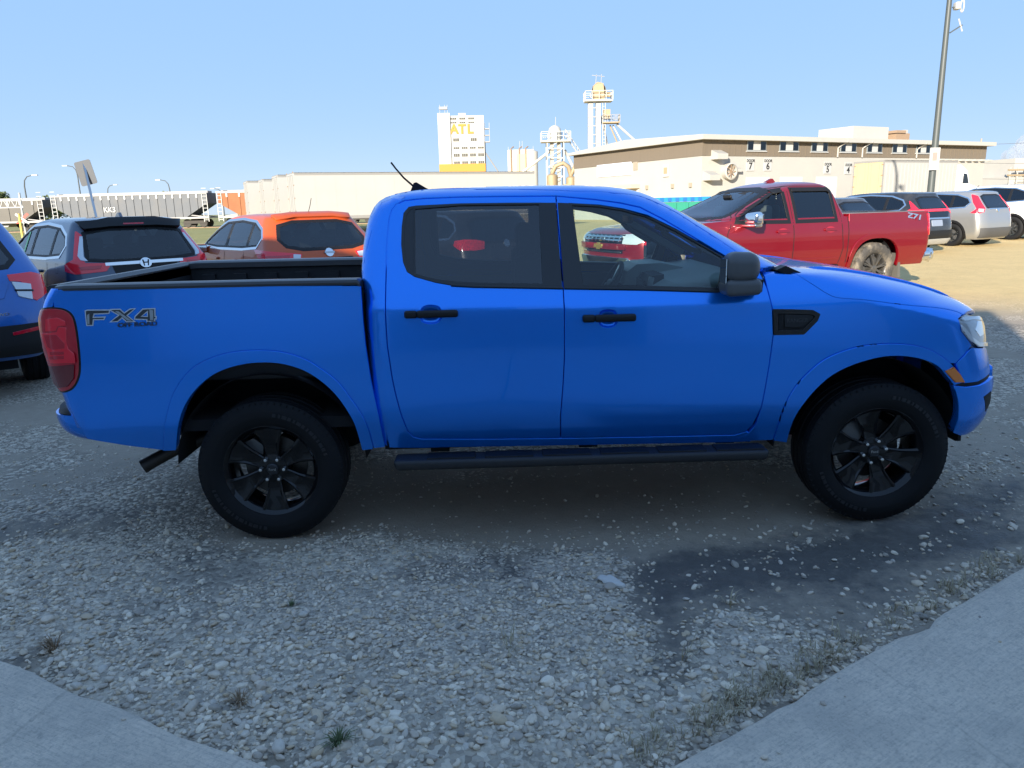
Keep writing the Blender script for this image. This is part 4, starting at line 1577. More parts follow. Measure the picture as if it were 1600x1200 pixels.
a_tan = sstep(3.8, 8.5, Y + .28 * X * sstep(0, 6, X) * 0 + (fbm(X, Y, .35, 90) - .5) * 3)
a_grass = sstep(31, 37, Y + (fbm(X, Y, .06, 95) - .5) * 14) * sstep(-2, -14, X)
Zg = Zg + und * near * (1 - .6 * dirt) - wet * .012 * near
gm = MB()
nx, ny = len(xs), len(ys)
me = bpy.data.meshes.new('ground')
V = np.stack([X.ravel(), Y.ravel(), Zg.ravel()], 1)
idx = np.arange(nx * ny).reshape(ny, nx)
Fq = np.stack([idx[:-1, :-1], idx[:-1, 1:], idx[1:, 1:], idx[1:, :-1]], -1).reshape(-1, 4)
me.from_pydata(V.tolist(), [], Fq.tolist())
me.polygons.foreach_set('use_smooth', [True] * len(me.polygons))
for nm, arr in (('gravel', a_gravel), ('dark', a_dark), ('dirt', a_dirt), ('tan', a_tan), ('grass', a_grass)):
    at_ = me.attributes.new(nm, 'FLOAT', 'POINT')
    at_.data.foreach_set('value', arr.ravel().astype(np.float32))


def zone_nodes(m):
    n, L = m.node_tree.nodes, m.node_tree.links

    def mixc(f, a, b):
        x = n.new('ShaderNodeMix')
        x.data_type = 'RGBA'
        for k, v in (('Factor', f), ('A', a), ('B', b)):
            if isinstance(v, (int, float)):
                x.inputs[k].default_value = v
            elif isinstance(v, tuple):
                x.inputs[k].default_value = (*v, 1)
            else:
                L.new(v, x.inputs[k])
        return x.outputs['Result']

    def attr(nm):
        a = n.new('ShaderNodeAttribute')
        a.attribute_name = nm
        return a.outputs['Fac']

    def math_(op, a, b=0.0, cl=False):
        x = n.new('ShaderNodeMath')
        x.operation = op
        x.use_clamp = cl
        for i, v in enumerate((a, b)):
            if isinstance(v, (int, float)):
                x.inputs[i].default_value = v
            else:
                L.new(v, x.inputs[i])
        return x.outputs[0]

    def noise(s, d=6, r=.6, vec=None):
        x = n.new('ShaderNodeTexNoise')
        x.inputs['Scale'].default_value = s
        x.inputs['Detail'].default_value = d
        x.inputs['Roughness'].default_value = r
        if vec is not None:
            L.new(vec, x.inputs['Vector'])
        return x.outputs['Fac']

    def ramp(f, a, b, lo=0.0, hi=1.0):
        x = n.new('ShaderNodeMapRange')
        L.new(f, x.inputs['Value'])
        for k, v in (('From Min', a), ('From Max', b), ('To Min', lo), ('To Max', hi)):
            x.inputs[k].default_value = v
        return x.outputs['Result']

    def vor(s, vec, feat='F1', rnd=1.0):
        x = n.new('ShaderNodeTexVoronoi')
        x.feature = feat
        x.inputs['Scale'].default_value = s
        x.inputs['Randomness'].default_value = rnd
        L.new(vec, x.inputs['Vector'])
        return x
    return mixc, attr, math_, noise, ramp, vor


def ground_material():
    m = bpy.data.materials.new('gravel_lot')
    m.use_nodes = True
    n, L = m.node_tree.nodes, m.node_tree.links
    b = n['Principled BSDF']
    mixc, attr, math_, noise, ramp, vor = zone_nodes(m)
    tc = n.new('ShaderNodeTexCoord').outputs['Object']
    v1 = vor(38, tc)
    v2 = vor(70, tc)
    s1 = n.new('ShaderNodeSeparateColor')
    L.new(v1.outputs['Color'], s1.inputs[0])
    s2 = n.new('ShaderNodeSeparateColor')
    L.new(v2.outputs['Color'], s2.inputs[0])
    soil = mixc(noise(9, 8, .7, tc), (0.24, 0.20, 0.15), (0.42, 0.355, 0.275))
    soil = mixc(math_('MULTIPLY', ramp(attr('gravel'), .5, .95), .7), soil, (0.05, 0.044, 0.036))  # soil darkened under dense gravel, gap shade between stones put into the colour
    soil = mixc(math_('MULTIPLY', attr('dirt'), 0.75), soil, mixc(noise(3.3, 8, .75, tc), (0.24, 0.19, 0.135), (0.46, 0.37, 0.27)))
    st = mixc(s1.outputs[0], (0.32, 0.27, 0.21), (0.74, 0.64, 0.50))
    st = mixc(math_('MULTIPLY', ramp(s1.outputs[1], .8, 1.0), .6), st, (0.40, 0.33, 0.25))
    st2 = mixc(s2.outputs[0], (0.30, 0.25, 0.195), (0.70, 0.60, 0.47))
    st = mixc(ramp(noise(1.4, 3, .5, tc), .42, .58), st, st2)
    # stones show where the cell's own height clears the soil
    lvl = math_('SUBTRACT', math_('ADD', attr('gravel'), math_('MULTIPLY', s1.outputs[2], .5)), ramp(v1.outputs['Distance'], 0, .5, 0, .55))
    show = ramp(lvl, .35, .55)
    base = mixc(show, soil, st)
    dk = mixc(noise(14, 8, .75, tc), (0.075, 0.07, 0.063), (0.17, 0.155, 0.135))
    dkm = math_('MULTIPLY', ramp(math_('ADD', attr('dark'), math_('MULTIPLY', math_('SUBTRACT', noise(11, 6, .7, tc), .5), .9)), .35, .75), math_('SUBTRACT', 1.0, math_('MULTIPLY', show, .55)))
    base = mixc(dkm, base, dk)
    tn = mixc(noise(1.2, 8, .7, tc), (0.52, 0.365, 0.15), (0.80, 0.585, 0.26))
    tn = mixc(ramp(noise(5.5, 8, .8, tc), .5, .75, 0, .5), tn, (0.38, 0.265, 0.12))
    base = mixc(math_('MULTIPLY', attr('tan'), .92), base, tn)
    gr = mixc(noise(.5, 8, .7, tc), (0.16, 0.17, 0.05), (0.36, 0.32, 0.13))
    base = mixc(attr('grass'), base, gr)
    L.new(base, b.inputs['Base Color'])
    L.new(math_('SUBTRACT', .92, math_('MULTIPLY', dkm, math_('MULTIPLY', ramp(noise(5, 6, .7, tc), .4, .6), .38))), b.inputs['Roughness'])
    b.inputs['Specular IOR Level'].default_value = .35
    h = math_('ADD', math_('MULTIPLY', math_('MULTIPLY', show, math_('SUBTRACT', .6, v1.outputs['Distance'])), 1.6), math_('MULTIPLY', noise(55, 6, .75, tc), .7))
    h = math_('ADD', h, math_('MULTIPLY', noise(6, 6, .7, tc), 2.0))
    bp = n.new('ShaderNodeBump')
    bp.inputs['Strength'].default_value = .9
    bp.inputs['Distance'].default_value = .012
    L.new(h, bp.inputs['Height'])
    L.new(bp.outputs['Normal'], b.inputs['Normal'])
    return m


me.materials.append(ground_material())
gobj = link('ground', me)
gobj['kind'] = 'structure'
gnd = BVHTree.FromPolygons([Vector(v) for v in V.tolist()], Fq.tolist())


def ground_z(x, y):
    h = gnd.ray_cast(Vector((x, y, 50)), Vector((0, 0, -1)))
    return h[0].z if h[0] else 0.0


# concrete aprons on both sides of the corner, one slab each
def concrete():
    m = bpy.data.materials.new('broomed_concrete')
    m.use_nodes = True
    n, L = m.node_tree.nodes, m.node_tree.links
    b = n['Principled BSDF']
    mixc, attr, math_, noise, ramp, vor = zone_nodes(m)
    tc = n.new('ShaderNodeTexCoord').outputs['Object']
    mp = n.new('ShaderNodeMapping')
    mp.inputs['Scale'].default_value = (9, 160, 40)
    L.new(tc, mp.inputs['Vector'])
    br = noise(1.0, 5, .75, mp.outputs['Vector'])
    c = mixc(noise(3, 9, .75, tc), (0.56, 0.475, 0.37), (0.78, 0.67, 0.53))
    c = mixc(ramp(br, .45, .75, 0, .6), c, (0.33, 0.30, 0.255))
    c = mixc(ramp(noise(75, 4, .8, tc), .48, .66, 0, .55), c, (0.28, 0.256, 0.22))
    c = mixc(ramp(noise(38, 6, .85, tc), .55, .70, 0, .5), c, (0.80, 0.71, 0.58))
    c = mixc(ramp(noise(1.3, 8, .7, tc), .50, .68, 0, .6), c, (0.34, 0.315, 0.27))
    c = mixc(ramp(noise(17, 5, .8, tc), .56, .68, 0, .5), c, (0.30, 0.28, 0.24))
    vc = vor(.9, tc, 'DISTANCE_TO_EDGE')
    c = mixc(ramp(math_('ADD', vc.outputs['Distance'], math_('MULTIPLY', noise(6, 6, .8, tc), .02)), .008, .016, .3, 0), c, (0.16, 0.15, 0.13))
    vv = vor(3.2, tc)
    spot = ramp(vv.outputs['Distance'], .028, .04, 1, 0)
    sp = n.new('ShaderNodeSeparateColor')
    L.new(vv.outputs['Color'], sp.inputs[0])
    c = mixc(math_('MULTIPLY', spot, ramp(sp.outputs[0], .6, .65)), c, (0.05, 0.048, 0.045))
    L.new(c, b.inputs['Base Color'])
    b.inputs['Roughness'].default_value = .85
    h = math_('ADD', math_('MULTIPLY', br, .8), math_('MULTIPLY', noise(90, 5, .7, tc), .5))
    bp = n.new('ShaderNodeBump')
    bp.inputs['Strength'].default_value = .7
    bp.inputs['Distance'].default_value = .006
    L.new(h, bp.inputs['Height'])
    L.new(bp.outputs['Normal'], b.inputs['Normal'])
    return m


CONC = concrete()
SLZ = 0.062
A0, A1 = Vector(ground_pt(0, 1030, SLZ)[:2]), Vector(ground_pt(440, 1197, SLZ)[:2])
B0, B1 = Vector(ground_pt(1040, 1197, SLZ)[:2]), Vector(ground_pt(1600, 880, SLZ)[:2])
da, db_ = (A0 - A1).normalized(), (B1 - B0).normalized()          # away from the corner along each wing
na, nb = Vector((-da.y, da.x)) * 1.0, Vector((-db_.y, db_.x))
if na.y < 0:
    na = -na
if nb.y < 0:
    nb = -nb
# where the two edges meet
den = da.x * db_.y - da.y * db_.x
tt = ((B0.x - A1.x) * db_.y - (B0.y - A1.y) * db_.x) / den
APEX = A1 + da * tt
WALL_OFF = 5.5
bis = (da + db_).normalized()
WCOR = APEX - bis * (WALL_OFF / abs(bis.dot(na)))


def slab(name, d, n, length, label, seed):
    """strip between the wall and its outer edge; local x runs along the edge, local y towards the wall"""
    r = np.random.default_rng(seed)
    mb = MB()
    N = 160
    L_in = (WCOR - APEX).length
    # a mitred strip with a slightly worn outer edge
    top_o, top_b, low = [], [], []
    for i in range(N + 1):
        t = length * i / N
        j = .030 * (vnoise(np.array([t]), np.array([0.0]), 1.8, seed)[0] - .5) + .010 * (vnoise(np.array([t]), np.array([3.0]), 11, seed)[0] - .5)
        chip = .05 * max(0, vnoise(np.array([t]), np.array([7.0]), 5, seed + 1)[0] - .72) / .28
        top_o.append((t, j - chip))
    inner = [((WCOR - APEX).dot(d) * 1.0, -WALL_OFF), (length, -WALL_OFF)]
    V, F = [], []
    def put(t, o, z):
        p = APEX + d * t + n * o
        V.append((p.x, p.y, z))
        return len(V) - 1
    a = [put(t, o - .022, SLZ) for t, o in top_o]
    b = [put(t, o - .004, SLZ - .010) for t, o in top_o]
    b2 = [put(t, o + .001, SLZ - .03) for t, o in top_o]
    c = [put(t, o + .003, -.12) for t, o in top_o]
    s0 = (WCOR - APEX).dot(d)
    e = [put(s0 + (length - s0) * i / N, -WALL_OFF, SLZ) for i in range(N + 1)]
    for i in range(N):
        F += [(a[i], a[i + 1], b[i + 1], b[i]), (b[i], b[i + 1], b2[i + 1], b2[i]), (b2[i], b2[i + 1], c[i + 1], c[i]), (e[i], e[i + 1], a[i + 1], a[i])]
    mb.v, mb.f = V, F
    me = mb.mesh(name, smooth=30)
    o = link(name, me, CONC)
    # give the broom marks the direction of the slab
    ang = math.atan2(d.y, d.x)
    o.rotation_euler = (0, 0, ang)
    rot = Matrix.Rotation(-ang, 4, 'Z')
    me.transform(rot)
    o['kind'] = 'structure'
    return o


slab('concrete_apron', da, na, 16.0, '', 5)
slab('concrete_apron', db_, nb, 13.0, '', 6)

# the building behind the camera that throws the shade: two wings meeting in a corner
SIDING = mat('grey_siding', (0.40, 0.395, 0.385), 0.5, var=.1, vscale=1.0)
bld = thing('workshop_building', 'grey ribbed metal workshop with two wings meeting in a corner', 'building')
for d, n, ln, BH in ((da, na, 17.0, 5.0), (db_, nb, 12.0, 3.6)):
    ang = math.atan2(d.y, d.x)
    s0 = 0.0
    w0 = Vector((WCOR.x, WCOR.y))
    mb = MB()
    # ribbed steel sheets
    side = 1 if (Vector((-d.y, d.x)).dot(n) > 0) else -1
    k = int(ln / .30)
    for i in range(k):
        t0, t1 = i * .30, (i + 1) * .30
        for ta, tb, off in ((t0, t0 + .22, 0.0), (t0 + .22, t0 + .24, None), (t0 + .24, t0 + .28, .03), (t0 + .28, t1, None)):
            oa = 0.0 if (off is None and ta == t0 + .22) else (.03 if off is None else off)
            ob = .03 if (off is None and ta == t0 + .22) else (0.0 if off is None else off)
            p, q = w0 + d * ta + n * oa, w0 + d * tb + n * ob
            mb.add([(p.x, p.y, 0), (q.x, q.y, 0), (q.x, q.y, BH), (p.x, p.y, BH)], [(0, 1, 2, 3)])
    mb.build('wall', SIDING, bld)
    p0, p1 = w0 - d * 0.0, w0 + d * ln
    b1, b0 = p1 - n * 7, p0 - n * 7
    rb = MB()
    rb.add([(p0.x + n.x * .08, p0.y + n.y * .08, BH), (p1.x + n.x * .08, p1.y + n.y * .08, BH), (b1.x, b1.y, BH - .4), (b0.x, b0.y, BH - .4),
            (p0.x + n.x * .08, p0.y + n.y * .08, BH - .16), (p1.x + n.x * .08, p1.y + n.y * .08, BH - .16), (b1.x, b1.y, 0), (b0.x, b0.y, 0), (p1.x, p1.y, 0), (p1.x, p1.y, BH - .16)],
           [(0, 1, 2, 3), (0, 4, 5, 1), (2, 6, 7, 3), (5, 9, 8, 6, 2, 1)])
    rb.build('roof', mat('roof_trim', (0.2, 0.2, 0.21), 0.5), bld)
    for t0, t1, hh in ((2.2, 5.4, 3.4), (7.0, 8.0, 2.1)):
        dm = MB()
        np_ = 5 if hh > 3 else 1
        for i in range(np_):
            p, q = w0 + d * t0 + n * .045, w0 + d * t1 + n * .045
            z0, z1 = .06 + (hh - .06) * i / np_ + .012, .06 + (hh - .06) * (i + 1) / np_
            dm.add([(p.x, p.y, z0), (q.x, q.y, z0), (q.x, q.y, z1), (p.x, p.y, z1)], [(0, 1, 2, 3)])
        dm.build('overhead_door' if hh > 3 else 'door', mat('door_white', (0.8, 0.79, 0.76), 0.4), bld)

# loose pebbles in front
def pebble_field():
    sp_ = .0180
    gx, gy = np.meshgrid(np.arange(-5.2, 6.2, sp_), np.arange(-3.1, 2.2, sp_))
    gx = gx + (rng.random(gx.shape) - .5) * sp_ * .95
    gy = gy + (rng.random(gy.shape) - .5) * sp_ * .95
    x, y = gx.ravel(), gy.ravel()
    pebv = soft(Z_PEB, x, y, .28)
    wetv, dirtv = soft(Z_WET, x, y), soft(Z_DIRT, x, y, .3)
    stv = np.maximum(soft(Z_STREAK, x, y, .1, .12), soft(Z_STREAK2, x, y, .12, .2) * .8)
    edge = soft(Z_EDGE, x, y, .12, .1)
    pat = sstep(.56, .68, fbm(x, y, 1.3, 40))
    cl = sstep(.35, .6, fbm(x, y, 5, 44))
    restv = np.clip(1 - wetv - dirtv - pebv, 0, 1)
    dens = pebv * (1 - .86 * pat) * (.44 + .34 * cl) + stv * .14 + restv * .13 * (.3 + cl) * sstep(2.2, -.2, y) + .008 * wetv + edge * .5 + .02 * dirtv
    keep = rng.random(len(x)) < dens
    # not on the aprons
    P = np.stack([x, y], 1)
    ap = np.array(APEX)
    oa = (P - ap) @ np.array(na)
    ob = (P - ap) @ np.array(nb)
    on = ((oa < -.03) | (ob < -.03)) & (np.minimum(oa, ob) > -.6) & (rng.random(len(x)) < .012 * np.exp(np.minimum(oa, ob) * 7))
    keep = (keep & (oa > .012) & (ob > .012)) | on
    x, y = x[keep], y[keep]
    dist = np.minimum(oa[keep], ob[keep])
    nearness = sstep(2.2, .1, dist)
    rad = (.0047 + .0040 * nearness) * np.exp(rng.normal(0, .36, len(x)))
    rad = np.clip(rad, .0028, .026)
    z = np.array([ground_z(a, b) for a, b in zip(x, y)])
    onk = on[keep]
    z[onk] = SLZ
    rad[onk] *= .7
    me = bpy.data.meshes.new('pebbles')
    me.from_pydata(np.stack([x, y, z + rad * (.22 + rng.normal(0, .18, len(x)))], 1).tolist(), [], [])
    n = len(x)
    a = me.attributes.new('psize', 'FLOAT_VECTOR', 'POINT')
    el = np.stack([rad * (1 + .45 * rng.random(n)), rad * (.75 + .3 * rng.random(n)), rad * (.42 + .35 * rng.random(n))], 1)
    a.data.foreach_set('vector', el.astype(np.float32).ravel())
    a = me.attributes.new('prot', 'FLOAT_VECTOR', 'POINT')
    ro = np.stack([rng.normal(0, .28, n), rng.normal(0, .28, n), rng.random(n) * 6.283], 1)
    a.data.foreach_set('vector', ro.astype(np.float32).ravel())
    o = link('gravel', me)
    o['kind'] = 'stuff'
    m = bpy.data.materials.new('pebble_stone')
    m.use_nodes = True
    nn, L = m.node_tree.nodes, m.node_tree.links
    mixc, attr, math_, noise, ramp, vor = zone_nodes(m)
    oi = nn.new('ShaderNodeObjectInfo')
    cr = nn.new('ShaderNodeValToRGB')
    els = cr.color_ramp.elements
    els[0].position, els[0].color = 0, (0.28, 0.25, 0.21, 1)
    els[1].position, els[1].color = 1, (0.84, 0.72, 0.56, 1)
    for ps, c in ((.22, (0.55, 0.46, 0.36, 1)), (.45, (0.70, 0.59, 0.455, 1)), (.62, (0.56, 0.43, 0.28, 1)), (.75, (0.56, 0.50, 0.42, 1)), (.88, (0.75, 0.635, 0.48, 1))):
        e = els.new(ps)
        e.color = c
    L.new(oi.outputs['Random'], cr.inputs['Fac'])
    tc = nn.new('ShaderNodeTexCoord').outputs['Object']
    c = mixc(ramp(noise(1.6, 6, .7, tc), .4, .7, 0, .3), cr.outputs['Color'], (0.26, 0.24, 0.215))
    b = nn['Principled BSDF']
    L.new(c, b.inputs['Base Color'])
    b.inputs['Roughness'].default_value = .8
    b.inputs['Specular IOR Level'].default_value = .35
    ng = bpy.data.node_groups.new('scatter_pebbles', 'GeometryNodeTree')
    ng.interface.new_socket('Geometry', in_out='INPUT', socket_type='NodeSocketGeometry')
    ng.interface.new_socket('Geometry', in_out='OUTPUT', socket_type='NodeSocketGeometry')
    N, LK = ng.nodes, ng.links
    gi, go = N.new('NodeGroupInput'), N.new('NodeGroupOutput')
    gti = N.new('GeometryNodeGeometryToInstance')
    for k in range(6):
        ic = N.new('GeometryNodeMeshIcoSphere')
        ic.inputs['Radius'].default_value = 1.0
        ic.inputs['Subdivisions'].default_value = 3
        nz = N.new('ShaderNodeTexNoise')
        nz.noise_dimensions = '4D'
        nz.inputs['Scale'].default_value = .75
        nz.inputs['Detail'].default_value = 1.5
        nz.inputs['W'].default_value = k * 3.7
        vm = N.new('ShaderNodeVectorMath')
        vm.operation = 'SUBTRACT'
        vm.inputs[1].default_value = (.5, .5, .5)
        LK.new(nz.outputs['Color'], vm.inputs[0])
        vs = N.new('ShaderNodeVectorMath')
        vs.operation = 'SCALE'
        vs.inputs['Scale'].default_value = 1.15
        LK.new(vm.outputs[0], vs.inputs[0])
        spn = N.new('GeometryNodeSetPosition')
        LK.new(ic.outputs['Mesh'], spn.inputs['Geometry'])
        LK.new(vs.outputs[0], spn.inputs['Offset'])
        ss = N.new('GeometryNodeSetShadeSmooth')
        LK.new(spn.outputs['Geometry'], ss.inputs['Geometry'])
        sm = N.new('GeometryNodeSetMaterial')
        sm.inputs['Material'].default_value = m
        LK.new(ss.outputs['Geometry'], sm.inputs['Geometry'])
        LK.new(sm.outputs['Geometry'], gti.inputs['Geometry'])
    iop = N.new('GeometryNodeInstanceOnPoints')
    iop.inputs['Pick Instance'].default_value = True
    ri = N.new('FunctionNodeRandomValue')
    ri.data_type = 'INT'
    ri.inputs['Min'].default_value = 0 if 'Min' in ri.inputs else 0
    for s_ in ri.inputs:
        if s_.type == 'INT' and s_.name == 'Max':
            s_.default_value = 5
        if s_.type == 'INT' and s_.name == 'Min':
            s_.default_value = 0
    LK.new([s_ for s_ in ri.outputs if s_.type == 'INT'][0], iop.inputs['Instance Index'])
    LK.new(gi.outputs[0], iop.inputs['Points'])
    LK.new(gti.outputs[0], iop.inputs['Instance'])
    for nm, sock in (('psize', 'Scale'), ('prot', None)):
        na_ = N.new('GeometryNodeInputNamedAttribute')
        na_.data_type = 'FLOAT_VECTOR'
        na_.inputs['Name'].default_value = nm
        if sock:
            LK.new(na_.outputs['Attribute'], iop.inputs[sock])
        else:
            er = N.new('FunctionNodeEulerToRotation')
            LK.new(na_.outputs['Attribute'], er.inputs[0])
            LK.new(er.outputs[0], iop.inputs['Rotation'])
    LK.new(iop.outputs[0], go.inputs[0])
    md = o.modifiers.new('scatter', 'NODES')
    md.node_group = ng
    return n


NPEB = pebble_field()

# the pale flat rock on the damp patch
def rock(name, px, py, dims, rz, m, label, seed):
    c = ground_pt(px, py)
    bm = bmesh.new()
    bmesh.ops.create_icosphere(bm, subdivisions=3, radius=1)
    for v in bm.verts:
        p = v.co
        k = 1 + .35 * (vnoise(np.array([p.x * 2]), np.array([p.y * 2 + p.z]), 1.0, seed)[0] - .5)
        q = Vector((round(p.x * k * 2.2) / 2.2 * .5 + p.x * k * .5, p.y * k, p.z * k))
        taper_ = 1 - .35 * q.x
        v.co = Vector((q.x * dims[0] / 2, q.y * taper_ * dims[1] / 2, q.z * dims[2] / 2))
    me = bpy.data.meshes.new(name)
    bm.to_mesh(me)
    bm.free()
    o = link(name, me, m)
    o.location = (c[0], c[1], ground_z(c[0], c[1]) + dims[2] * .3)
    o.rotation_euler = (0.05, 0.08, rz)
    tag(o, label, 'rock')
    return o


rock('stone', 956, 915, (.145, .062, .035), R(-38), mat('pale_stone', (0.58, 0.55, 0.50), .85, bump=.4, bscale=40), 'pale elongated stone lying alone on the damp dark ground', 3)

# dry grass along the right apron and a few weeds in the gravel
def blades(mb, c, n, h, spread, r, lean=.5):
    for i in range(n):
        a = r.random() * 6.283
        d = Vector((math.cos(a), math.sin(a), 0))
        base = Vector(c) + d * spread * r.random()
        L_ = h * (.5 + .7 * r.random())
        w_ = .0016 + .0016 * r.random()
        l = lean * (.3 + r.random())
        s_ = Vector((-d.y, d.x, 0))
        p1 = base + Vector((0, 0, L_ * .55)) + d * L_ * .35 * l
        p2 = base + Vector((0, 0, L_ * (.95 - .35 * l))) + d * L_ * l
        mb.add([base - s_ * w_, base + s_ * w_, p1 + s_ * w_ * .8, p1 - s_ * w_ * .8, p2], [(0, 1, 2, 3), (3, 2, 4)])


r_ = np.random.default_rng(12)
STRAW = mat('dry_grass', (0.40, 0.34, 0.23), .9, var=.4, vscale=30)
gb = MB()
for i in range(290):
    t = r_.random()
    px, py = 1010 + 600 * t, 1205 - 325 * t
    c = ground_pt(px, py)
    o_ = .02 + abs(r_.normal(0, .055))
    wgt = .35 + .65 * math.exp(-((t - .35) / .22) ** 2)
    if r_.random() > wgt:
        continue
    p = Vector((c[0], c[1])) + nb * o_
    blades(gb, (p.x, p.y, ground_z(p.x, p.y)), int(3 + 5 * r_.random()), .055, .03, r_, .9)
g_ = gb.build('dry_grass', STRAW)
g_['kind'] = 'stuff'
GREENW = mat('weed_green', (0.10, 0.13, 0.055), .8, var=.4, vscale=40)
REDW = mat('weed_brown', (0.26, 0.18, 0.11), .9, var=.4, vscale=40)
for px, py, n, h, m, lab in ((85, 1015, 60, .06, REDW, 'small reddish brown dry weed in the pebbles near the left apron'), (375, 1100, 45, .05, REDW, 'low brown dry weed in the pebbles beside the left apron edge'),
                             (530, 1165, 60, .05, GREENW, 'green weed growing through the pebbles near the camera'), (1065, 1025, 12, .12, STRAW, 'straggly pale dry stalks sprawling over the damp patch'),
                             (795, 1015, 14, .10, STRAW, 'thin dry twig standing in the middle of the pebbles'), (1140, 945, 16, .07, STRAW, 'small dry stalk on the damp ground behind the pale stone'),
                             (455, 950, 24, .025, GREENW, 'flat grey green weed in the pebbles below the rear wheel')):
    c = ground_pt(px, py)
    mb = MB()
    blades(mb, (0, 0, 0), n, h, h * .5, r_, 1.1)
    o = mb.build('weed', m)
    o.location = (c[0], c[1], ground_z(c[0], c[1]))
    tag(o, lab, 'weed', 'weeds in the gravel')

# ------------------------------------------------------------------ other vehicles
def side(poly, s):
    return [(x if s < 0 else -x, z) for x, z in poly]


def across(poly, al):
    """(y, z) -> panel coordinates for the rear (180) or front (0)"""
    return [((-y if al == 180 else y), z) for y, z in poly]


def strip(line, w):
    """thin ribbon along a polyline"""
    up_, dn = [], []
    for i, p in enumerate(line):
        a, b = Vector(line[max(i - 1, 0)]), Vector(line[min(i + 1, len(line) - 1)])
        d = (b - a).normalized()
        n = Vector((-d.y, d.x)) * w / 2
        up_.append(tuple(Vector(p) + n))
        dn.append(tuple(Vector(p) - n))
    return up_ + dn[::-1]


def cut_body(name, g, m, parent, openings, arches):
    """openings: (al, poly, test) removes the sheet behind glass; arches: (x, z, r)"""
    V, F = g.VA, np.array(g.F)
    cen = V[F].mean(1)
    nor = np.cross(V[F[:, 1]] - V[F[:, 0]], V[F[:, 2]] - V[F[:, 0]])
    nor /= np.linalg.norm(nor, axis=1, keepdims=True) + 1e-12
    keep = np.ones(len(F), bool)
    for al, poly in openings:
        n, e, u = frame(al)
        q = np.stack([cen @ np.array(e), cen @ np.array(u)], 1)
        keep &= ~(inside(poly, q) & (nor @ np.array(n) > .12))
    for x, z, r in arches:
        keep &= ~((np.hypot(cen[:, 0] - x, cen[:, 2] - z) < r) & (np.abs(nor[:, 1]) > .3))
    me = bpy.data.meshes.new(name)
    me.from_pydata(V.tolist(), [], F[keep].tolist())
    me.polygons.foreach_set('use_smooth', [True] * len(me.polygons))
    me.normals_split_custom_set_from_vertices(g.NA.tolist())
    return link(name, me, m, parent)


def alloy_wheel(parent, x, y, z, r, wd, spokes, rm, tm, rr=.62, knob=False, twin=True):
    wl = empty('wheel', parent, (x, y, z), (0, 0, 0 if y < 0 else math.pi))
    make_tyre('tyre', r, wd / 2, r * rr, wl, tm, seg=44, lug=.012, knob=knob)
    mb = MB()
    R_ = r * rr
    mb.lathe([(R_, wd * .35), (R_ * .93, wd * .3), (R_ * .9, -wd * .2), (R_ * .93, -wd * .34), (R_ * 1.02, -wd * .42), (R_ * 1.03, -wd * .36)], 40)
    ro = mb.build('rim', rm, wl, smooth=40)
    for k in range(spokes):
        a = 2 * math.pi * k / spokes + .3
        for da_ in ((-.09, .09) if twin else (0,)):
            p = Vector((math.cos(a + da_ * .4) * R_ * .2, -wd * .36, math.sin(a + da_ * .4) * R_ * .2))
            q = Vector((math.cos(a + da_) * R_ * .97, -wd * .40, math.sin(a + da_) * R_ * .97))
            MB().bar(p, q, R_ * (.085 if twin else .16), .03, up=(0, 1, 0)).build('spoke', rm, ro)
    MB().lathe([(0, -wd * .43), (R_ * .2, -wd * .42), (R_ * .26, -wd * .33), (R_ * .26, 0)], 20).build('hub', rm, ro, smooth=40)
    MB().lathe([(0, wd * .02), (R_ * .85, wd * .02)], 24).build('brake_disc', mat('brake_dark', (.05, .05, .05), .6), wl)
    return wl


def four_wheels(parent, xs, tr, z, r, wd, spokes, rm, tm, **k):
    first = {}
    for x in xs:
        w1 = alloy_wheel(parent, x, -tr, z, r, wd, spokes, rm, tm, **k) if not first else copy_tree(first['w'], parent)
        first.setdefault('w', w1)
        w1.location = (x, -tr, z)
        w1.rotation_euler = (0, 0, 0)
        w2 = copy_tree(first['w'], parent)
        w2.location = (x, tr, z)
        w2.rotation_euler = (0, 0, math.pi)


BASE = [(.22, .14, 4.42, .80, .15, .3, .3, .6), (.35, .05, 4.52, .87, .2, .35, .4, .65), (.50, .01, 4.57, .905, .22, .4, .5, .7), (.70, .02, 4.57, .925, .22, .4, .5, .7),
        (.88, .05, 4.52, .928, .22, .4, .5, .7), (1.0, .08, 4.40, .92, .2, .38, .5, .7), (1.07, .09, 4.15, .91, .2, .38, .5, .7), (1.13, .10, 3.75, .90, .2, .38, .4, .7),
        (1.18, .13, 3.45, .88, .2, .36, .4, .7), (1.30, .22, 3.2, .83, .2, .32, .35, .6), (1.45, .33, 2.9, .765, .2, .3, .35, .55), (1.57, .40, 2.65, .705, .2, .28, .35, .5),
        (1.63, .42, 2.45, .665, .2, .28, .35, .45), (1.665, .55, 2.2, .60, .3, .3, .35, .4), (1.685, .9, 1.9, .45, .3, .3, .3, .3)]
SIDEWIN = [(.62, 1.20), (.50, 1.33), (.60, 1.45), (.95, 1.56), (1.6, 1.60), (2.25, 1.575), (2.62, 1.45), (3.0, 1.27), (3.08, 1.185), (2.4, 1.155), (1.2, 1.165)]


def dark_seat(name, x, y, wd, m, par, zs=1.0):
    e = empty(name, par, (x, y, 0))
    rbox('seat_back', (0, 0, .95 * zs), (.16, wd, .60), m, e, r=.05, rot=None)
    rbox('headrest', (-.04, 0, 1.33 * zs), (.10, .25, .16), m, e, r=.04)


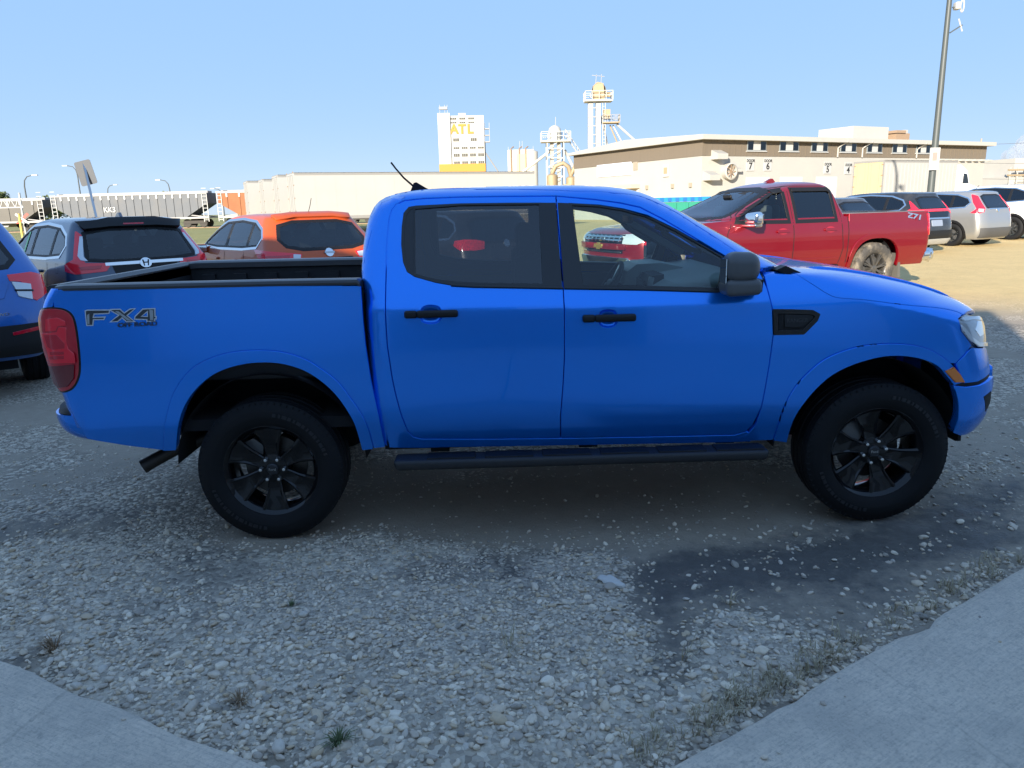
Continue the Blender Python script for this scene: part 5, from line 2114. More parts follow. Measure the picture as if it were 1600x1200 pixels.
def make_suv(name, label, loc, head, paint, L=4.6, W=1.855, H=1.69, slant=0.0, group=None, glass_m=None, rearwin=None, win=None, pillars=((1.02, 1.10), (1.93, 2.03)), wheel=(.345, .225),
             wheels_m=None, axles=(.95, 3.61), spokes=5, clad=True, trim=CHROME, extras=None, scale=1.0, seats=True, tyre=None, roofz=None, base=None, wagon=1.0):
    sx, sy, sz = L / 4.6, W / 1.855, H / 1.69
    sl = []
    for r in (base or BASE):
        z = r[0]
        sl.append((z * sz, (r[1] + slant * max(0, z - 1.05) / .6) * sx, r[2] * sx, r[3] * sy, r[4] * sx, r[5] * sy, r[6] * sx, r[7] * sy))
    g = Guide([sl], .045, 80, 8, 8)
    zz = ground_z(loc[0], loc[1])
    t = thing(name, label, 'car', (loc[0], loc[1], zz), head, group, scale)
    sw = [(x * sx + slant * max(0, z - 1.05) / .6 * sx * max(0, 1 - x / 1.4), z * sz) for x, z in (win or SIDEWIN)]
    rw = [(y * sy, z * sz) for y, z in (rearwin or [(-.69, 1.15), (-.62, 1.48), (-.40, 1.54), (.40, 1.54), (.62, 1.48), (.69, 1.15), (.4, 1.12), (-.4, 1.12)])]
    ws = [(y * sy, z * sz) for y, z in [(-.74, 1.19), (-.60, 1.55), (-.3, 1.59), (.3, 1.59), (.60, 1.55), (.74, 1.19), (.3, 1.17), (-.3, 1.17)]]
    ax = [(a * sx, wheel[0], wheel[0] + .055) for a in axles]
    ops = [(90, side(sw, 1)), (-90, side(sw, -1)), (180, across(rw, 180)), (0, ws)]
    cut_body('body', g, paint, t, ops, [(a, b, c + .02) for a, b, c in ax])
    gm_ = glass_m or DARKTINT
    for s in (-1, 1):
        al = s * 90
        fr_ = panel('window_trim', g, side(offset_poly(sw, -.028), s), trim, t, al=al, off=.006, depth=.02, res=.07, holes=[side(offset_poly(sw, .005), s)])
        panel('window_seal', g, side(offset_poly(sw, 0.0), s), BLACK, fr_, al=al, off=.003, depth=.01, res=.07, holes=[side(offset_poly(sw, .034), s)])
        # panes between the pillars
        xsl = [(-9, pillars[0][0] * sx)] + [(pillars[i][1] * sx, pillars[i + 1][0] * sx) for i in range(len(pillars) - 1)] + [(pillars[-1][1] * sx, 99)]
        ins = offset_poly(sw, .02)
        for a, b in xsl:
            q = clip_x(ins, a, b)
            if len(q) > 2:
                panel('side_window', g, side(q, s), gm_, t, al=al, off=-.004, depth=0, res=.1)
        for a, b in pillars:
            q = clip_x(ins, a * sx, b * sx)
            panel('door_pillar', g, side(q, s), BLACK, t, al=al, off=0.0, depth=.02, res=.1)
        # seams of the doors, handles
        zb, zl = 1.15 * sz, .36 * sz
        for ln in ([(2.98 * sx, zb), (3.06 * sx, .9 * sz), (3.02 * sx, .6 * sz), (2.95 * sx, zl)], [(1.98 * sx, zb), (2.0 * sx, .8 * sz), (1.98 * sx, zl)], [(1.12 * sx, zb), (1.10 * sx, .95 * sz), (1.32 * sx, .62 * sz), (1.42 * sx, zl)]):
            panel('door_gap', g, side(strip(ln, .011), s), VOID, t, al=al, off=.002, depth=0, res=.08)
        for hx in (1.38, 2.28):
            panel('door_handle', g, side(rrect(hx * sx, .965 * sz, (hx + .2) * sx, 1.0 * sz, .014, 2), s), paint if clad else CHROME, t, al=al, off=.03, depth=.03, res=.06)
        if clad:
            for x_, z_, r_2 in ax:
                ring = [(x_ + (r_2 + .045) * math.cos(a), z_ + (r_2 + .045) * math.sin(a)) for a in np.linspace(-.25, math.pi + .25, 22)] + [(x_ + (r_2 - .02) * math.cos(a), z_ + (r_2 - .02) * math.sin(a)) for a in np.linspace(math.pi + .25, -.25, 22)]
                panel('arch_trim', g, side(ring, s), BLACK, t, al=al, off=.012, depth=.05, res=.06)
            panel('sill_trim', g, side([(ax[0][0] + ax[0][2], .38), (ax[0][0] + ax[0][2], .25), (ax[1][0] - ax[1][2], .25), (ax[1][0] - ax[1][2], .38)], s), BLACK, t, al=al, off=.012, depth=.03, res=.08)
        mirror = empty('mirror', t, (2.88 * sx, s * (.90 * sy + .10), 1.13 * sz))
        rbox('mirror_shell', (0, 0, 0), (.10, .20, .14), paint, mirror, r=.04)
        MB().cbox((-.052, 0, .005), (.004, .15, .10)).build('mirror_glass', mat('mirror_glass', (0.75, 0.8, 0.82), 0.02, 1.0), mirror)
        MB().cbox((.02, -s * .10, -.05), (.05, .1, .03)).build('mirror_arm', BLACK, mirror)
    rg = panel('rear_window', g, across(offset_poly(rw, -.004), 180), gm_, t, al=180, off=.002, depth=0, res=.09)
    panel('window_border', g, across(offset_poly(rw, -.02), 180), BLACK, rg, al=180, off=.004, depth=.012, res=.07, holes=[across(offset_poly(rw, .022), 180)])
    panel('windshield', g, offset_poly(ws, -.03), CLEAR, t, al=0, off=.003, depth=0, res=.1)
    # wheel wells, floor, seats
    u_ = MB()
    u_.box((.4 * sx, -.62 * sy, .24), (4.2 * sx, .62 * sy, .42))
    u_.box((.25 * sx, -.80 * sy, .60), (3.5 * sx, .80 * sy, .63))
    for x_, z_, r_2 in ax:
        u_.lathe([(r_2 - .01, -.80 * sy), (r_2 - .01, .80 * sy)], 22, a0=0, a1=math.pi, c=(x_, 0, z_))
        u_.lathe([(.05, -.55), (r_2, -.55)], 22, a0=0, a1=math.pi, c=(x_, 0, z_))
        u_.lathe([(.05, .55), (r_2, .55)], 22, a0=0, a1=math.pi, c=(x_, 0, z_))
    u_.build('underbody', VOID, t)
    if seats:
        for x_ in (.95, 1.95):
            for y_ in (-.36, .36):
                dark_seat('seat', x_ * sx, y_ * sy, .5, CLOTH, t, sz)
        MB().prism([(2.9 * sx, .8), (2.8 * sx, 1.08 * sz), (3.35 * sx, 1.14 * sz), (3.4 * sx, .8)], 'Y', -.75, .75).build('dashboard', INTDARK, t)
    four_wheels(t, [a[0] for a in ax], (W / 2 - .135), wheel[0], wheel[0], wheel[1], spokes, wheels_m or STEEL, tyre or RUBBER)
    return t, g, sx, sy, sz, rg


def clip_x(poly, a, b):
    for lim, sg in ((a, 1), (b, -1)):
        out = []
        n = len(poly)
        for i in range(n):
            p, q = poly[i], poly[(i + 1) % n]
            ip, iq = (p[0] - lim) * sg >= 0, (q[0] - lim) * sg >= 0
            if ip:
                out.append(p)
            if ip != iq:
                t = (lim - p[0]) / (q[0] - p[0])
                out.append((lim, p[1] + t * (q[1] - p[1])))
        poly = out
    return poly


def rear_piece(name, g, poly, m, t, al=180, off=.008, depth=.02, both_sides=True, **k):
    out = []
    for s in ((1, -1) if both_sides else (1,)):
        if al in (180, 0):
            q = across([(s * y, z) for y, z in poly], al)
        else:
            q = poly
        out.append(panel(name, g, q, m, t, al=al, off=off, depth=depth, res=.05, **k))
    return out


def corner_piece(name, g, pts3, m, t, al=215, off=.008, depth=.02, hole=None, **k):
    """pts3: (x, y, z) on the right rear corner (y<0); mirrored for the left"""
    n, e, u = frame(al)
    q = [(Vector(p).dot(e), p[2]) for p in pts3]
    a = panel(name, g, q, m, t, al=al, off=off, depth=depth, res=.04, **k)
    b = mirror_obj(a)
    return a, b


GREYP = carpaint('slate_paint', (0.06, 0.085, 0.13), .5, .4, .06)
ORANGEP = carpaint('orange_paint', (0.55, 0.085, 0.012), .25, .4, .06)
ORANGEP.node_tree.nodes['Principled BSDF'].inputs['Coat Weight'].default_value = 0.5
SILVERP = carpaint('silver_paint', (0.36, 0.36, 0.355), .6, .35, .12)
DARKP = carpaint('charcoal_paint', (0.02, 0.02, 0.022), .4, .35, .2)
DARKP2 = carpaint('dark_grey_paint', (0.055, 0.055, 0.06), .4, .35, .3)
WHITEP = carpaint('white_paint', (0.78, 0.78, 0.76), 0.0, .4, .08)
REDP = carpaint('red_paint', (0.21, 0.001, 0.008), .4, .33, .02)
NAVYP = carpaint('navy_paint', (0.0, 0.11, 0.42), .35, .38, .08)
WHITEPLASTIC = mat('white_letter', (.75, .75, .75), .4)

# grey compact utility car with L-shaped tail lamps
t, g, sx, sy, sz, rg = make_suv('parked_car', 'grey hatchback utility car with tall L shaped red tail lamps behind the blue pickup bed', (-3.42, 5.57), math.atan2(.714, -.70), GREYP, glass_m=MIDTINT, spokes=5)
corner_piece('taillight', g, [(.30, -.80, 1.50), (.36, -.74, 1.51), (.30, -.70, 1.46), (.18, -.745, 1.19), (.13, -.72, 1.115), (.09, -.50, 1.10), (.08, -.45, 1.075), (.08, -.50, 1.0), (.13, -.86, .98), (.28, -.93, 1.02), (.30, -.92, 1.10), (.20, -.84, 1.16)], REDLENS, t, off=.008)
corner_piece('lamp_chrome', g, [(.28, -.735, 1.44), (.26, -.71, 1.44), (.15, -.735, 1.19), (.11, -.70, 1.135), (.13, -.78, 1.15), (.17, -.80, 1.2)], CLEARLENS, t, off=.014)
corner_piece('lamp_inner', g, [(.10, -.54, 1.075), (.10, -.56, 1.035), (.12, -.78, 1.03), (.15, -.80, 1.07)], DEEPRED, t, off=.014)
rear_piece('tailgate_bar', g, [(-.50, 1.105), (-.50, 1.068), (.50, 1.068), (.50, 1.105)], CHROME, t, both_sides=False, off=.012)
rear_piece('plate_recess', g, [(-.42, 1.06), (-.36, .84), (.36, .84), (.42, 1.06)], BLACK, t, both_sides=False, off=.004)
em = rear_piece('emblem', g, ellipse(0, 1.075, .075, .062, 20), CHROME, t, both_sides=False, off=.022)[0]
rear_piece('emblem_field', g, [(-.045, 1.115), (-.03, 1.035), (-.018, 1.035), (-.022, 1.072), (.022, 1.072), (.018, 1.035), (.03, 1.035), (.045, 1.115), (.028, 1.115), (.022, 1.087), (-.022, 1.087), (-.028, 1.115)], BLACK, em, both_sides=False, off=.026, depth=0)
rear_piece('bumper_cladding', g, [(-.80, .52), (-.78, .28), (.78, .28), (.80, .52)], BLACK, t, both_sides=False, off=.02)
rear_piece('reflector', g, [(.70, .50), (.70, .45), (.82, .45), (.82, .50)], DEEPRED, t, off=.03)
sp = panel('roof_spoiler', g, across([(-.64, 1.60), (-.60, 1.505), (-.3, 1.535), (.3, 1.535), (.60, 1.505), (.64, 1.60), (.3, 1.63), (-.3, 1.63)], 180), GLOSSBLACK, t, al=180, off=.07, depth=.10, res=.07)
panel('brake_lamp', g, across(rrect(-.13, 1.555, .13, 1.575, .008), 180), DEEPRED, sp, al=180, off=.075, depth=.01, res=.05)
MB().tube([(.28, -.02, 1.19), (.31, .2, 1.20), (.33, .36, 1.22)], .012, 6).build('wiper', BLACK, t)
MB().prism([(.75, 1.67), (.80, 1.74), (.84, 1.74), (.95, 1.68)], 'Y', -.02, .02).build('antenna_fin', GREYP, t)
panel('fuel_door', g, side(strip([(.62, .98), (.62, 1.10), (.74, 1.10), (.74, .98), (.62, .98)], .006), 1), VOID, t, al=90, off=.002, depth=0, res=.06)
panel('window_sticker', g, side([(2.30, 1.50), (2.30, 1.22), (2.37, 1.22), (2.37, 1.50)], 1), mat('sticker', (.35, .75, .35), .5), t, al=90, off=.003, depth=0, res=.08)

# orange crossover
t, g, sx, sy, sz, rg = make_suv('parked_car', 'orange crossover with round rear emblem between the grey hatchback and the blue cab', (-1.22, 6.75), math.atan2(.79, -.61), ORANGEP, L=4.38, W=1.84, H=1.60, slant=.16, glass_m=MIDTINT, spokes=5, scale=1.04,
                                rearwin=[(-.60, 1.20), (-.66, 1.30), (-.58, 1.50), (-.35, 1.555), (.35, 1.555), (.58, 1.50), (.66, 1.30), (.60, 1.20), (.38, 1.15), (-.38, 1.15)])
corner_piece('taillight', g, [(.12, -.40, 1.03), (.12, -.42, .94), (.14, -.66, .88), (.22, -.88, .90), (.42, -.93, .99), (.60, -.92, 1.10), (.34, -.86, 1.09), (.17, -.62, 1.06)], REDLENS, t, off=.010)
corner_piece('lamp_inner', g, [(.14, -.56, 1.02), (.15, -.60, .93), (.19, -.80, .92), (.26, -.88, 1.02)], DEEPRED, t, off=.018)
corner_piece('reverse_lens', g, [(.12, -.42, 1.02), (.12, -.43, .96), (.13, -.52, .95), (.13, -.52, 1.03)], CLEARLENS, t, off=.018)
em = rear_piece('emblem', g, ellipse(0, 1.03, .062, .055, 20), CHROME, t, both_sides=False, off=.018)[0]
rear_piece('emblem_bar', g, [(-.075, 1.04), (-.075, 1.02), (.075, 1.02), (.075, 1.04)], STEEL, em, both_sides=False, off=.024)
rear_piece('plate_recess', g, [(-.36, .96), (-.30, .78), (.30, .78), (.36, .96)], BLACK, t, both_sides=False, off=.004)
rear_piece('bumper_cladding', g, [(-.80, .50), (-.78, .28), (.78, .28), (.80, .50)], BLACK, t, both_sides=False, off=.02)
panel('roof_spoiler', g, across([(-.60, 1.545), (-.56, 1.49), (-.3, 1.525), (.3, 1.525), (.56, 1.49), (.60, 1.545), (.3, 1.575), (-.3, 1.575)], 180), ORANGEP, t, al=180, off=.04, depth=.06, res=.06)
MB().tube([(.36, .10, 1.14), (.40, -.05, 1.15), (.44, -.28, 1.19)], .011, 6).build('wiper', BLACK, t)
MB().tube([(.70, 0, 1.60), (.62, 0, 1.70), (.56, 0, 1.80)], .005, 6).build('antenna_mast', BLACK, t)

# dark hatchback seen through the rear side windows of the blue cab
t, g, sx, sy, sz, rg = make_suv('parked_car', 'black hatchback with red tail lamps seen through the rear side window of the blue pickup', (1.45, 8.5), math.atan2(.79, -.61), DARKP, L=4.3, W=1.82, H=1.62, slant=.05, glass_m=DARKTINT)
corner_piece('taillight', g, [(.12, -.46, 1.09), (.12, -.46, .97), (.14, -.62, .95), (.24, -.88, .96), (.36, -.92, 1.03), (.34, -.90, 1.11), (.2, -.80, 1.13), (.14, -.62, 1.12)], REDLENS, t, off=.012)
rear_piece('emblem', g, ellipse(0, 1.04, .062, .06, 18), CHROME, t, both_sides=False, off=.018)

# blue utility vehicle cut by the left edge
t, g, sx, sy, sz, rg = make_suv('parked_car', 'dark blue large utility vehicle seen from behind, beside the red tail lamp of the pickup', (-3.90, 2.13), math.atan2(.8, -.6), NAVYP, L=5.05, W=2.0, H=1.78, slant=.05, base=[(.36, .10, 4.42, .80, .15, .3, .3, .6), (.42, .04, 4.52, .87, .2, .35, .4, .65)] + BASE[2:], glass_m=DARKTINT, spokes=5, wheel=(.38, .25),
                                rearwin=[(-.64, 1.20), (-.70, 1.26), (-.60, 1.48), (-.40, 1.52), (.40, 1.52), (.60, 1.48), (.70, 1.26), (.64, 1.20), (.4, 1.18), (-.4, 1.18)])
corner_piece('taillight', g, [(.10, -.70, 1.19), (.10, -.70, 1.135), (.11, -.80, 1.12), (.11, -.80, .99), (.14, -.88, .93), (.28, -.97, .99), (.34, -.96, 1.16), (.2, -.88, 1.20)], REDLENS, t, off=.010)
corner_piece('reverse_lens', g, [(.10, -.715, 1.125), (.10, -.735, .985), (.13, -.84, .945), (.14, -.865, 1.09)], CLEARLENS, t, off=.016)
corner_piece('lamp_divider', g, [(.10, -.72, 1.05), (.10, -.725, 1.035), (.15, -.86, 1.02), (.15, -.86, 1.035)], BLACK, t, off=.020)
rear_piece('tailgate_panel', g, [(-.68, 1.12), (-.62, .98), (-.3, .90), (.3, .90), (.62, .98), (.68, 1.12)], NAVYP, t, both_sides=False, off=.012, depth=.02)
h = g.cast((-5, -.05, 1.06), (1, 0, 0))
text('EXPLORER', .085, CHROME, t, facing((h[0].x - .02, .0, 1.055), (-1, 0, 0)) @ Matrix.Diagonal((2.0, 1, 1, 1)), ext=.003, bold=.002)
h = g.cast((-5, -.62, .84), (1, 0, 0))
text('4WD', .038, CHROME, t, facing((h[0].x - .008, -.58, .83), (-1, 0, 0)) @ Matrix.Diagonal((1.4, 1, 1, 1)), ext=.002)
rear_piece('bumper_cladding', g, [(-.90, .72), (-.86, .44), (.86, .44), (.90, .72)], BLACK, t, both_sides=False, off=.03)
rear_piece('skid_plate', g, [(-.5, .52), (-.45, .43), (.45, .43), (.5, .52)], mat('skid_grey', (.12, .12, .13), .5), t, both_sides=False, off=.04)
corner_piece('reflector', g, [(.04, -.62, .655), (.04, -.62, .63), (.12, -.86, .66), (.12, -.86, .69)], DEEPRED, t, off=.04)

# the row on the sunny side to the right
HD = math.atan2(.875, -.485)
t, g, sx, sy, sz, rg = make_suv('parked_car', 'silver utility car with tall red lamps up its rear pillars, in the sun', (16.34, 18.25), HD, SILVERP, L=4.53, W=1.82, H=1.65, glass_m=DARKTINT, spokes=5,
                                rearwin=[(-.56, 1.17), (-.52, 1.50), (-.35, 1.55), (.35, 1.55), (.52, 1.50), (.56, 1.17), (.3, 1.14), (-.3, 1.14)], pillars=((1.02, 1.10), (1.93, 2.03)))
corner_piece('taillight', g, [(.42, -.76, 1.53), (.47, -.74, 1.50), (.36, -.83, 1.30), (.24, -.87, 1.12), (.36, -.92, 1.0), (.15, -.86, .98), (.11, -.70, 1.02), (.13, -.64, 1.12), (.20, -.66, 1.25), (.33, -.64, 1.48)], REDLENS, t, off=.012)
corner_piece('lamp_inner', g, [(.12, -.70, 1.10), (.12, -.74, 1.02), (.2, -.84, 1.02), (.2, -.84, 1.11)], CLEARLENS, t, off=.018)
rear_piece('tailgate_bar', g, [(-.46, 1.12), (-.46, 1.09), (.46, 1.09), (.46, 1.12)], CHROME, t, both_sides=False, off=.012)
rear_piece('emblem', g, ellipse(0, 1.06, .06, .05, 16), CHROME, t, both_sides=False, off=.02)
rear_piece('bumper_cladding', g, [(-.82, .55), (-.78, .27), (.78, .27), (.82, .55)], mat('grey_cladding', (.07, .07, .07), .6), t, both_sides=False, off=.02)
MB().tube([(.85, .05, 1.63), (.70, .05, 1.80)], .006, 6).build('antenna_mast', BLACK, t)
t, g, sx, sy, sz, rg = make_suv('parked_car', 'charcoal utility car with a red band across its tail beside the red pickup', (13.3, 16.2), HD, DARKP, L=4.69, W=1.80, H=1.68, glass_m=DARKTINT, spokes=5,
                                rearwin=[(-.60, 1.22), (-.56, 1.48), (-.35, 1.53), (.35, 1.53), (.56, 1.48), (.60, 1.22), (.3, 1.20), (-.3, 1.20)])
corner_piece('taillight', g, [(.30, -.80, 1.42), (.36, -.78, 1.42), (.26, -.84, 1.22), (.40, -.92, 1.14), (.38, -.92, 1.05), (.10, -.74, 1.08), (.09, -.55, 1.16), (.16, -.70, 1.20)], REDLENS, t, off=.012)
rear_piece('tail_band', g, [(-.70, 1.19), (-.70, 1.135), (.70, 1.135), (.70, 1.19)], REDLENS, t, both_sides=False, off=.02)
rear_piece('lower_window', g, [(-.58, 1.12), (-.55, .98), (.55, .98), (.58, 1.12)], DARKTINT, t, both_sides=False, off=.012)
rear_piece('tailgate_bar', g, [(-.6, .965), (-.6, .93), (.6, .93), (.6, .965)], CHROME, t, both_sides=False, off=.014)
rear_piece('number_plate', g, rrect(-.24, .74, .24, .90, .02), mat('plate_blue', (.22, .26, .34), .5), t, both_sides=False, off=.014)
rear_piece('bumper_cladding', g, [(-.84, .62), (-.80, .42), (.80, .42), (.84, .62)], BLACK, t, both_sides=False, off=.03)
rear_piece('skid_plate', g, [(-.70, .40), (-.66, .27), (.66, .27), (.70, .40)], mat('skid_silver', (.35, .34, .31), .5), t, both_sides=False, off=.035)
t, g, sx, sy, sz, rg = make_suv('parked_car', 'dark grey car with bright window trim half hidden behind the bed of the red pickup', (10.75, 14.8), HD, DARKP2, L=4.5, W=1.80, H=1.60, slant=.2, glass_m=DARKTINT, spokes=5)
corner_piece('taillight', g, [(.12, -.60, 1.06), (.12, -.62, .94), (.2, -.86, .95), (.38, -.92, 1.04), (.3, -.90, 1.08)], REDLENS, t, off=.012)
t, g, sx, sy, sz, rg = make_suv('parked_car', 'white utility vehicle with dark windows at the right end of the row', (19.6, 20.3), HD, WHITEP, L=4.9, W=1.95, H=1.80, glass_m=DARKTINT, spokes=10, wheel=(.385, .25), axles=(.88, 3.55))
corner_piece('taillight', g, [(.12, -.60, 1.06), (.12, -.62, .94), (.2, -.86, .95), (.38, -.92, 1.04), (.3, -.90, 1.08)], REDLENS, t, off=.012)

# ------------------------------------------------------------------ the red pickup
def red_pickup():
    h = .345
    a = Vector((math.cos(h), math.sin(h)))
    sc_ = 1.03
    f = Vector((2.90, 7.68))
    Ln = 5.85
    rc = f + a * Ln * sc_
    t = thing('pickup_truck', 'dark red crew cab pickup with chrome mirrors facing left behind the blue hood', 'pickup truck', (rc.x, rc.y, ground_z(rc.x, rc.y) - .0), h + math.pi, None, sc_)
    low = [(.46, .06, 5.68, .93, .1, .12, .35, .75), (.60, .03, 5.79, .975, .1, .12, .35, .8), (.80, .02, 5.83, 1.0, .1, .12, .3, .8), (.97, .02, 5.84, 1.005, .1, .12, .3, .8), (1.08, .02, 5.82, 1.0, .1, .12, .3, .8),
           (1.16, .02, 5.74, .985, .1, .12, .35, .8), (1.21, .02, 5.62, .975, .1, .12, .4, .8), (1.25, .03, 5.25, .96, .1, .12, .4, .8), (1.28, .03, 4.8, .95, .1, .12, .4, .8), (1.30, .03, 4.4, .94, .1, .12, .4, .8)]
    bed = [(1.15, .02, 1.83, .985, .1, .12, .02, .02), (1.25, .02, 1.83, .972, .1, .12, .02, .02), (1.34, .03, 1.83, .965, .1, .12, .02, .02)]
    cab = [(1.20, 1.86, 4.40, .978, .06, .1, .3, .5), (1.30, 1.87, 4.32, .94, .06, .1, .3, .5), (1.40, 1.90, 4.06, .90, .07, .1, .3, .5), (1.55, 1.94, 3.70, .835, .08, .12, .3, .5), (1.68, 1.98, 3.40, .775, .09, .13, .3, .48), (1.77, 2.02, 3.18, .72, .12, .16, .3, .45),
           (1.83, 2.10, 2.98, .64, .16, .2, .3, .4), (1.865, 2.25, 2.8, .5, .2, .25, .3, .3), (1.88, 2.4, 2.65, .3, .1, .1, .1, .1)]
    gl = Guide([low, bed], .045, 90, 8, 10)
    gc = Guide([cab], .04, 70, 8, 10)
    axs = [(1.22, .44, .52), (1.22 + 3.645, .44, .52)]
    cut_body('body', gl, REDP, t, [], [(a, b, c + .035) for a, b, c in axs])
    wf = [(3.02, 1.245), (3.02, 1.745), (3.20, 1.72), (3.62, 1.53), (3.96, 1.36), (4.02, 1.265)]
    wr = [(2.08, 1.245), (2.08, 1.70), (2.12, 1.745), (2.86, 1.75), (2.88, 1.245)]
    ws = [(-.80, 1.32), (-.64, 1.72), (-.3, 1.77), (.3, 1.77), (.64, 1.72), (.80, 1.32), (.4, 1.30), (-.4, 1.30)]
    bw = [(-.70, 1.38), (-.62, 1.70), (.62, 1.70), (.70, 1.38)]
    cut_body('cab', gc, REDP, t, [(90, side(wf, 1)), (90, side(wr, 1)), (-90, wf), (-90, wr), (0, ws), (180, bw)], [])
    for s in (-1, 1):
        al = 90 * s
        for w_, gm_ in ((wf, CLEAR), (wr, DARKTINT)):
            tr_ = panel('window_trim', gc, side(offset_poly(w_, -.025), s), BLACK, t, al=al, off=.006, depth=.02, res=.07, holes=[side(offset_poly(w_, .03), s)])
            panel('side_window', gc, side(offset_poly(w_, .01), s), gm_, t, al=al, off=-.003, depth=0, res=.1)
            panel('rain_visor', gc, side(strip([p for p in offset_poly(w_, .015) if p[1] > 1.6], .05), s), BLACK, tr_, al=al, off=.02, depth=.015, res=.06)
        gz2 = gl
        for ln in ([(4.12, 1.24), (4.20, 1.1), (4.20, .8), (4.12, .56)], [(2.95, 1.24), (2.95, .9), (2.95, .56)], [(1.98, 1.24), (1.97, 1.0), (1.94, .80), (2.0, .56)], [(1.845, 1.30), (1.845, .56)]):
            panel('door_gap', gl, side(strip(ln, .014), s), VOID, t, al=al, off=.002, depth=0, res=.08)
        for ln in ([(2.95, 1.26), (2.94, 1.5), (2.93, 1.79)], [(1.98, 1.26), (2.0, 1.5), (2.03, 1.72), (2.12, 1.79)], [(2.12, 1.79), (2.9, 1.80), (3.2, 1.765), (3.65, 1.57), (4.02, 1.38), (4.15, 1.27)]):
            panel('door_gap', gc, side(strip(ln, .010), s), VOID, t, al=al, off=.002, depth=0, res=.08)
        # lower body crease and flared arch lips
        panel('door_moulding', gl, side([(2.05, .66), (2.05, .625), (4.05, .625), (4.05, .66)], s), REDP, t, al=al, off=.012, depth=.02, res=.08)
        for x_, z_, r_2 in axs:
            sq = lambda r0: [(x_ + r0 * math.copysign(abs(math.cos(q)) ** .75, math.cos(q)), z_ + r0 * .97 * abs(math.sin(q)) ** .75 - (.0)) for q in np.linspace(0.0, math.pi, 24)]
            panel('arch_lip', gl, side(sq(r_2 + .065) + sq(r_2 - .01)[::-1], s), REDP, t, al=al, off=.022, depth=.06, res=.06)
        for hx in (2.12, 3.06):
            hh = empty('door_handle', t, (0, 0, 0))
            panel('handle_bar', gl, side(rrect(hx, 1.085, hx + .22, 1.125, .016, 2), s), REDP, hh, al=al, off=.03, depth=.028, res=.06)
            panel('handle_recess', gl, side(ellipse(hx + .10, 1.105, .10, .048, 18), s), mat('red_handle_cup', (0.30, 0.004, 0.012), .5, coat=1), hh, al=al, off=.002, depth=0, res=.06)  # flat plain red ellipse on the door skin behind the bar
        mi = empty('mirror', t, (3.86, s * 1.16, 1.30))
        tpm = lambda p: Vector((p.x * (1 - .15 * (p.z + 1) / 2), p.y, p.z * (1.0 + .12 * p.y * s)))
        rbox('mirror_shell', (0, 0, .02), (.17, .30, .19), CHROME, mi, r=.055, seg=5, taper=tpm)
        rbox('mirror_base', (0, -s * .05, -.075), (.14, .36, .06), CHROME, mi, r=.02)
        MB().cbox((-.088, 0, .02), (.006, .23, .14)).build('mirror_glass', mat('mirror_glass', (0.75, 0.8, 0.82), 0.02, 1.0), mi)
        panel('sill_step', gl, side([(2.0, .54), (2.0, .47), (4.1, .47), (4.1, .54)], s), BLACK, t, al=al, off=.03, depth=.05, res=.1)
        n_, e_, u_ = frame(180 - 35 * s)
        q = [(Vector(p).dot(e_), p[2]) for p in [(.03, s * .85, 1.30), (.025, s * .85, .95), (.10, s * 1.0, .95), (.13, s * 1.0, 1.06), (.10, s * .985, 1.16), (.13, s * .97, 1.30)]]
        tl_ = panel('taillight', gl, q, REDLENS, t, al=180 - 35 * s, off=.010, depth=.03, res=.04)
        n_, e_, u_ = frame(45 * s)
        q = [(Vector(p).dot(e_), p[2]) for p in [(5.62, s * .80, 1.15), (5.83, s * .55, 1.13), (5.84, s * .55, 1.0), (5.72, s * .90, 1.0), (5.55, s * .98, 1.06), (5.50, s * .97, 1.14)]]
        panel('headlight', gl, q, CLEARLENS, t, al=45 * s, off=.008, depth=.03, res=.05)
        h_ = gl.cast((.44, s * 5, 1.255), (0, -s, 0))
        text('Z71', .105, CHROME, t, facing((h_[0].x, h_[0].y + s * .02, 1.26), (0, s, 0)) @ Matrix.Diagonal((1.7, 1, 1, 1)) @ Matrix(((1, .25, 0, 0), (0, 1, 0, 0), (0, 0, 1, 0), (0, 0, 0, 1))), ext=.003, bold=.003, name='bed_badge')
        MB().prism([(.62, .25), (.66, .66), (.70, .66), (.68, .25)], 'Y', s * .84 - .15, s * .84 + .13).build('mud_flap', mat('mud_flap', (.09, .085, .075), .8), t)
    panel('windshield', gc, offset_poly(ws, -.02), CLEAR, t, al=0, off=.002, depth=0, res=.1)
    panel('windshield_border', gc, offset_poly(ws, -.025), BLACK, t, al=0, off=.005, depth=.01, res=.08, holes=[offset_poly(ws, .035)])
    panel('rear_window', gc, across(offset_poly(bw, -.01), 180), MIDTINT, t, al=180, off=.002, depth=0, res=.1)
    # grille: painted bar between two rows of openings, gold cross-shaped emblem
    gr_ = panel('grille', gl, [(-.62, 1.13), (-.62, .86), (.62, .86), (.62, 1.13)], GLOSSBLACK, t, al=0, off=.01, depth=.03, res=.07)
    panel('grille_band', gl, [(-.70, 1.0), (-.70, .92), (.70, .92), (.70, 1.0)], REDP, gr_, al=0, off=.045, depth=.04, res=.07)
    for z_ in (1.05, 1.09, .88):
        panel('grille_bar', gl, [(-.60, z_ + .008), (-.60, z_ - .008), (.60, z_ - .008), (.60, z_ + .008)], CHROME, gr_, al=0, off=.03, depth=.02, res=.08)
    for k in range(9):
        y_ = -.56 + k * .14
        panel('grille_tooth', gl, [(y_ - .006, 1.11), (y_ - .006, 1.03), (y_ + .006, 1.03), (y_ + .006, 1.11)], CHROME, gr_, al=0, off=.034, depth=.02, res=.08)
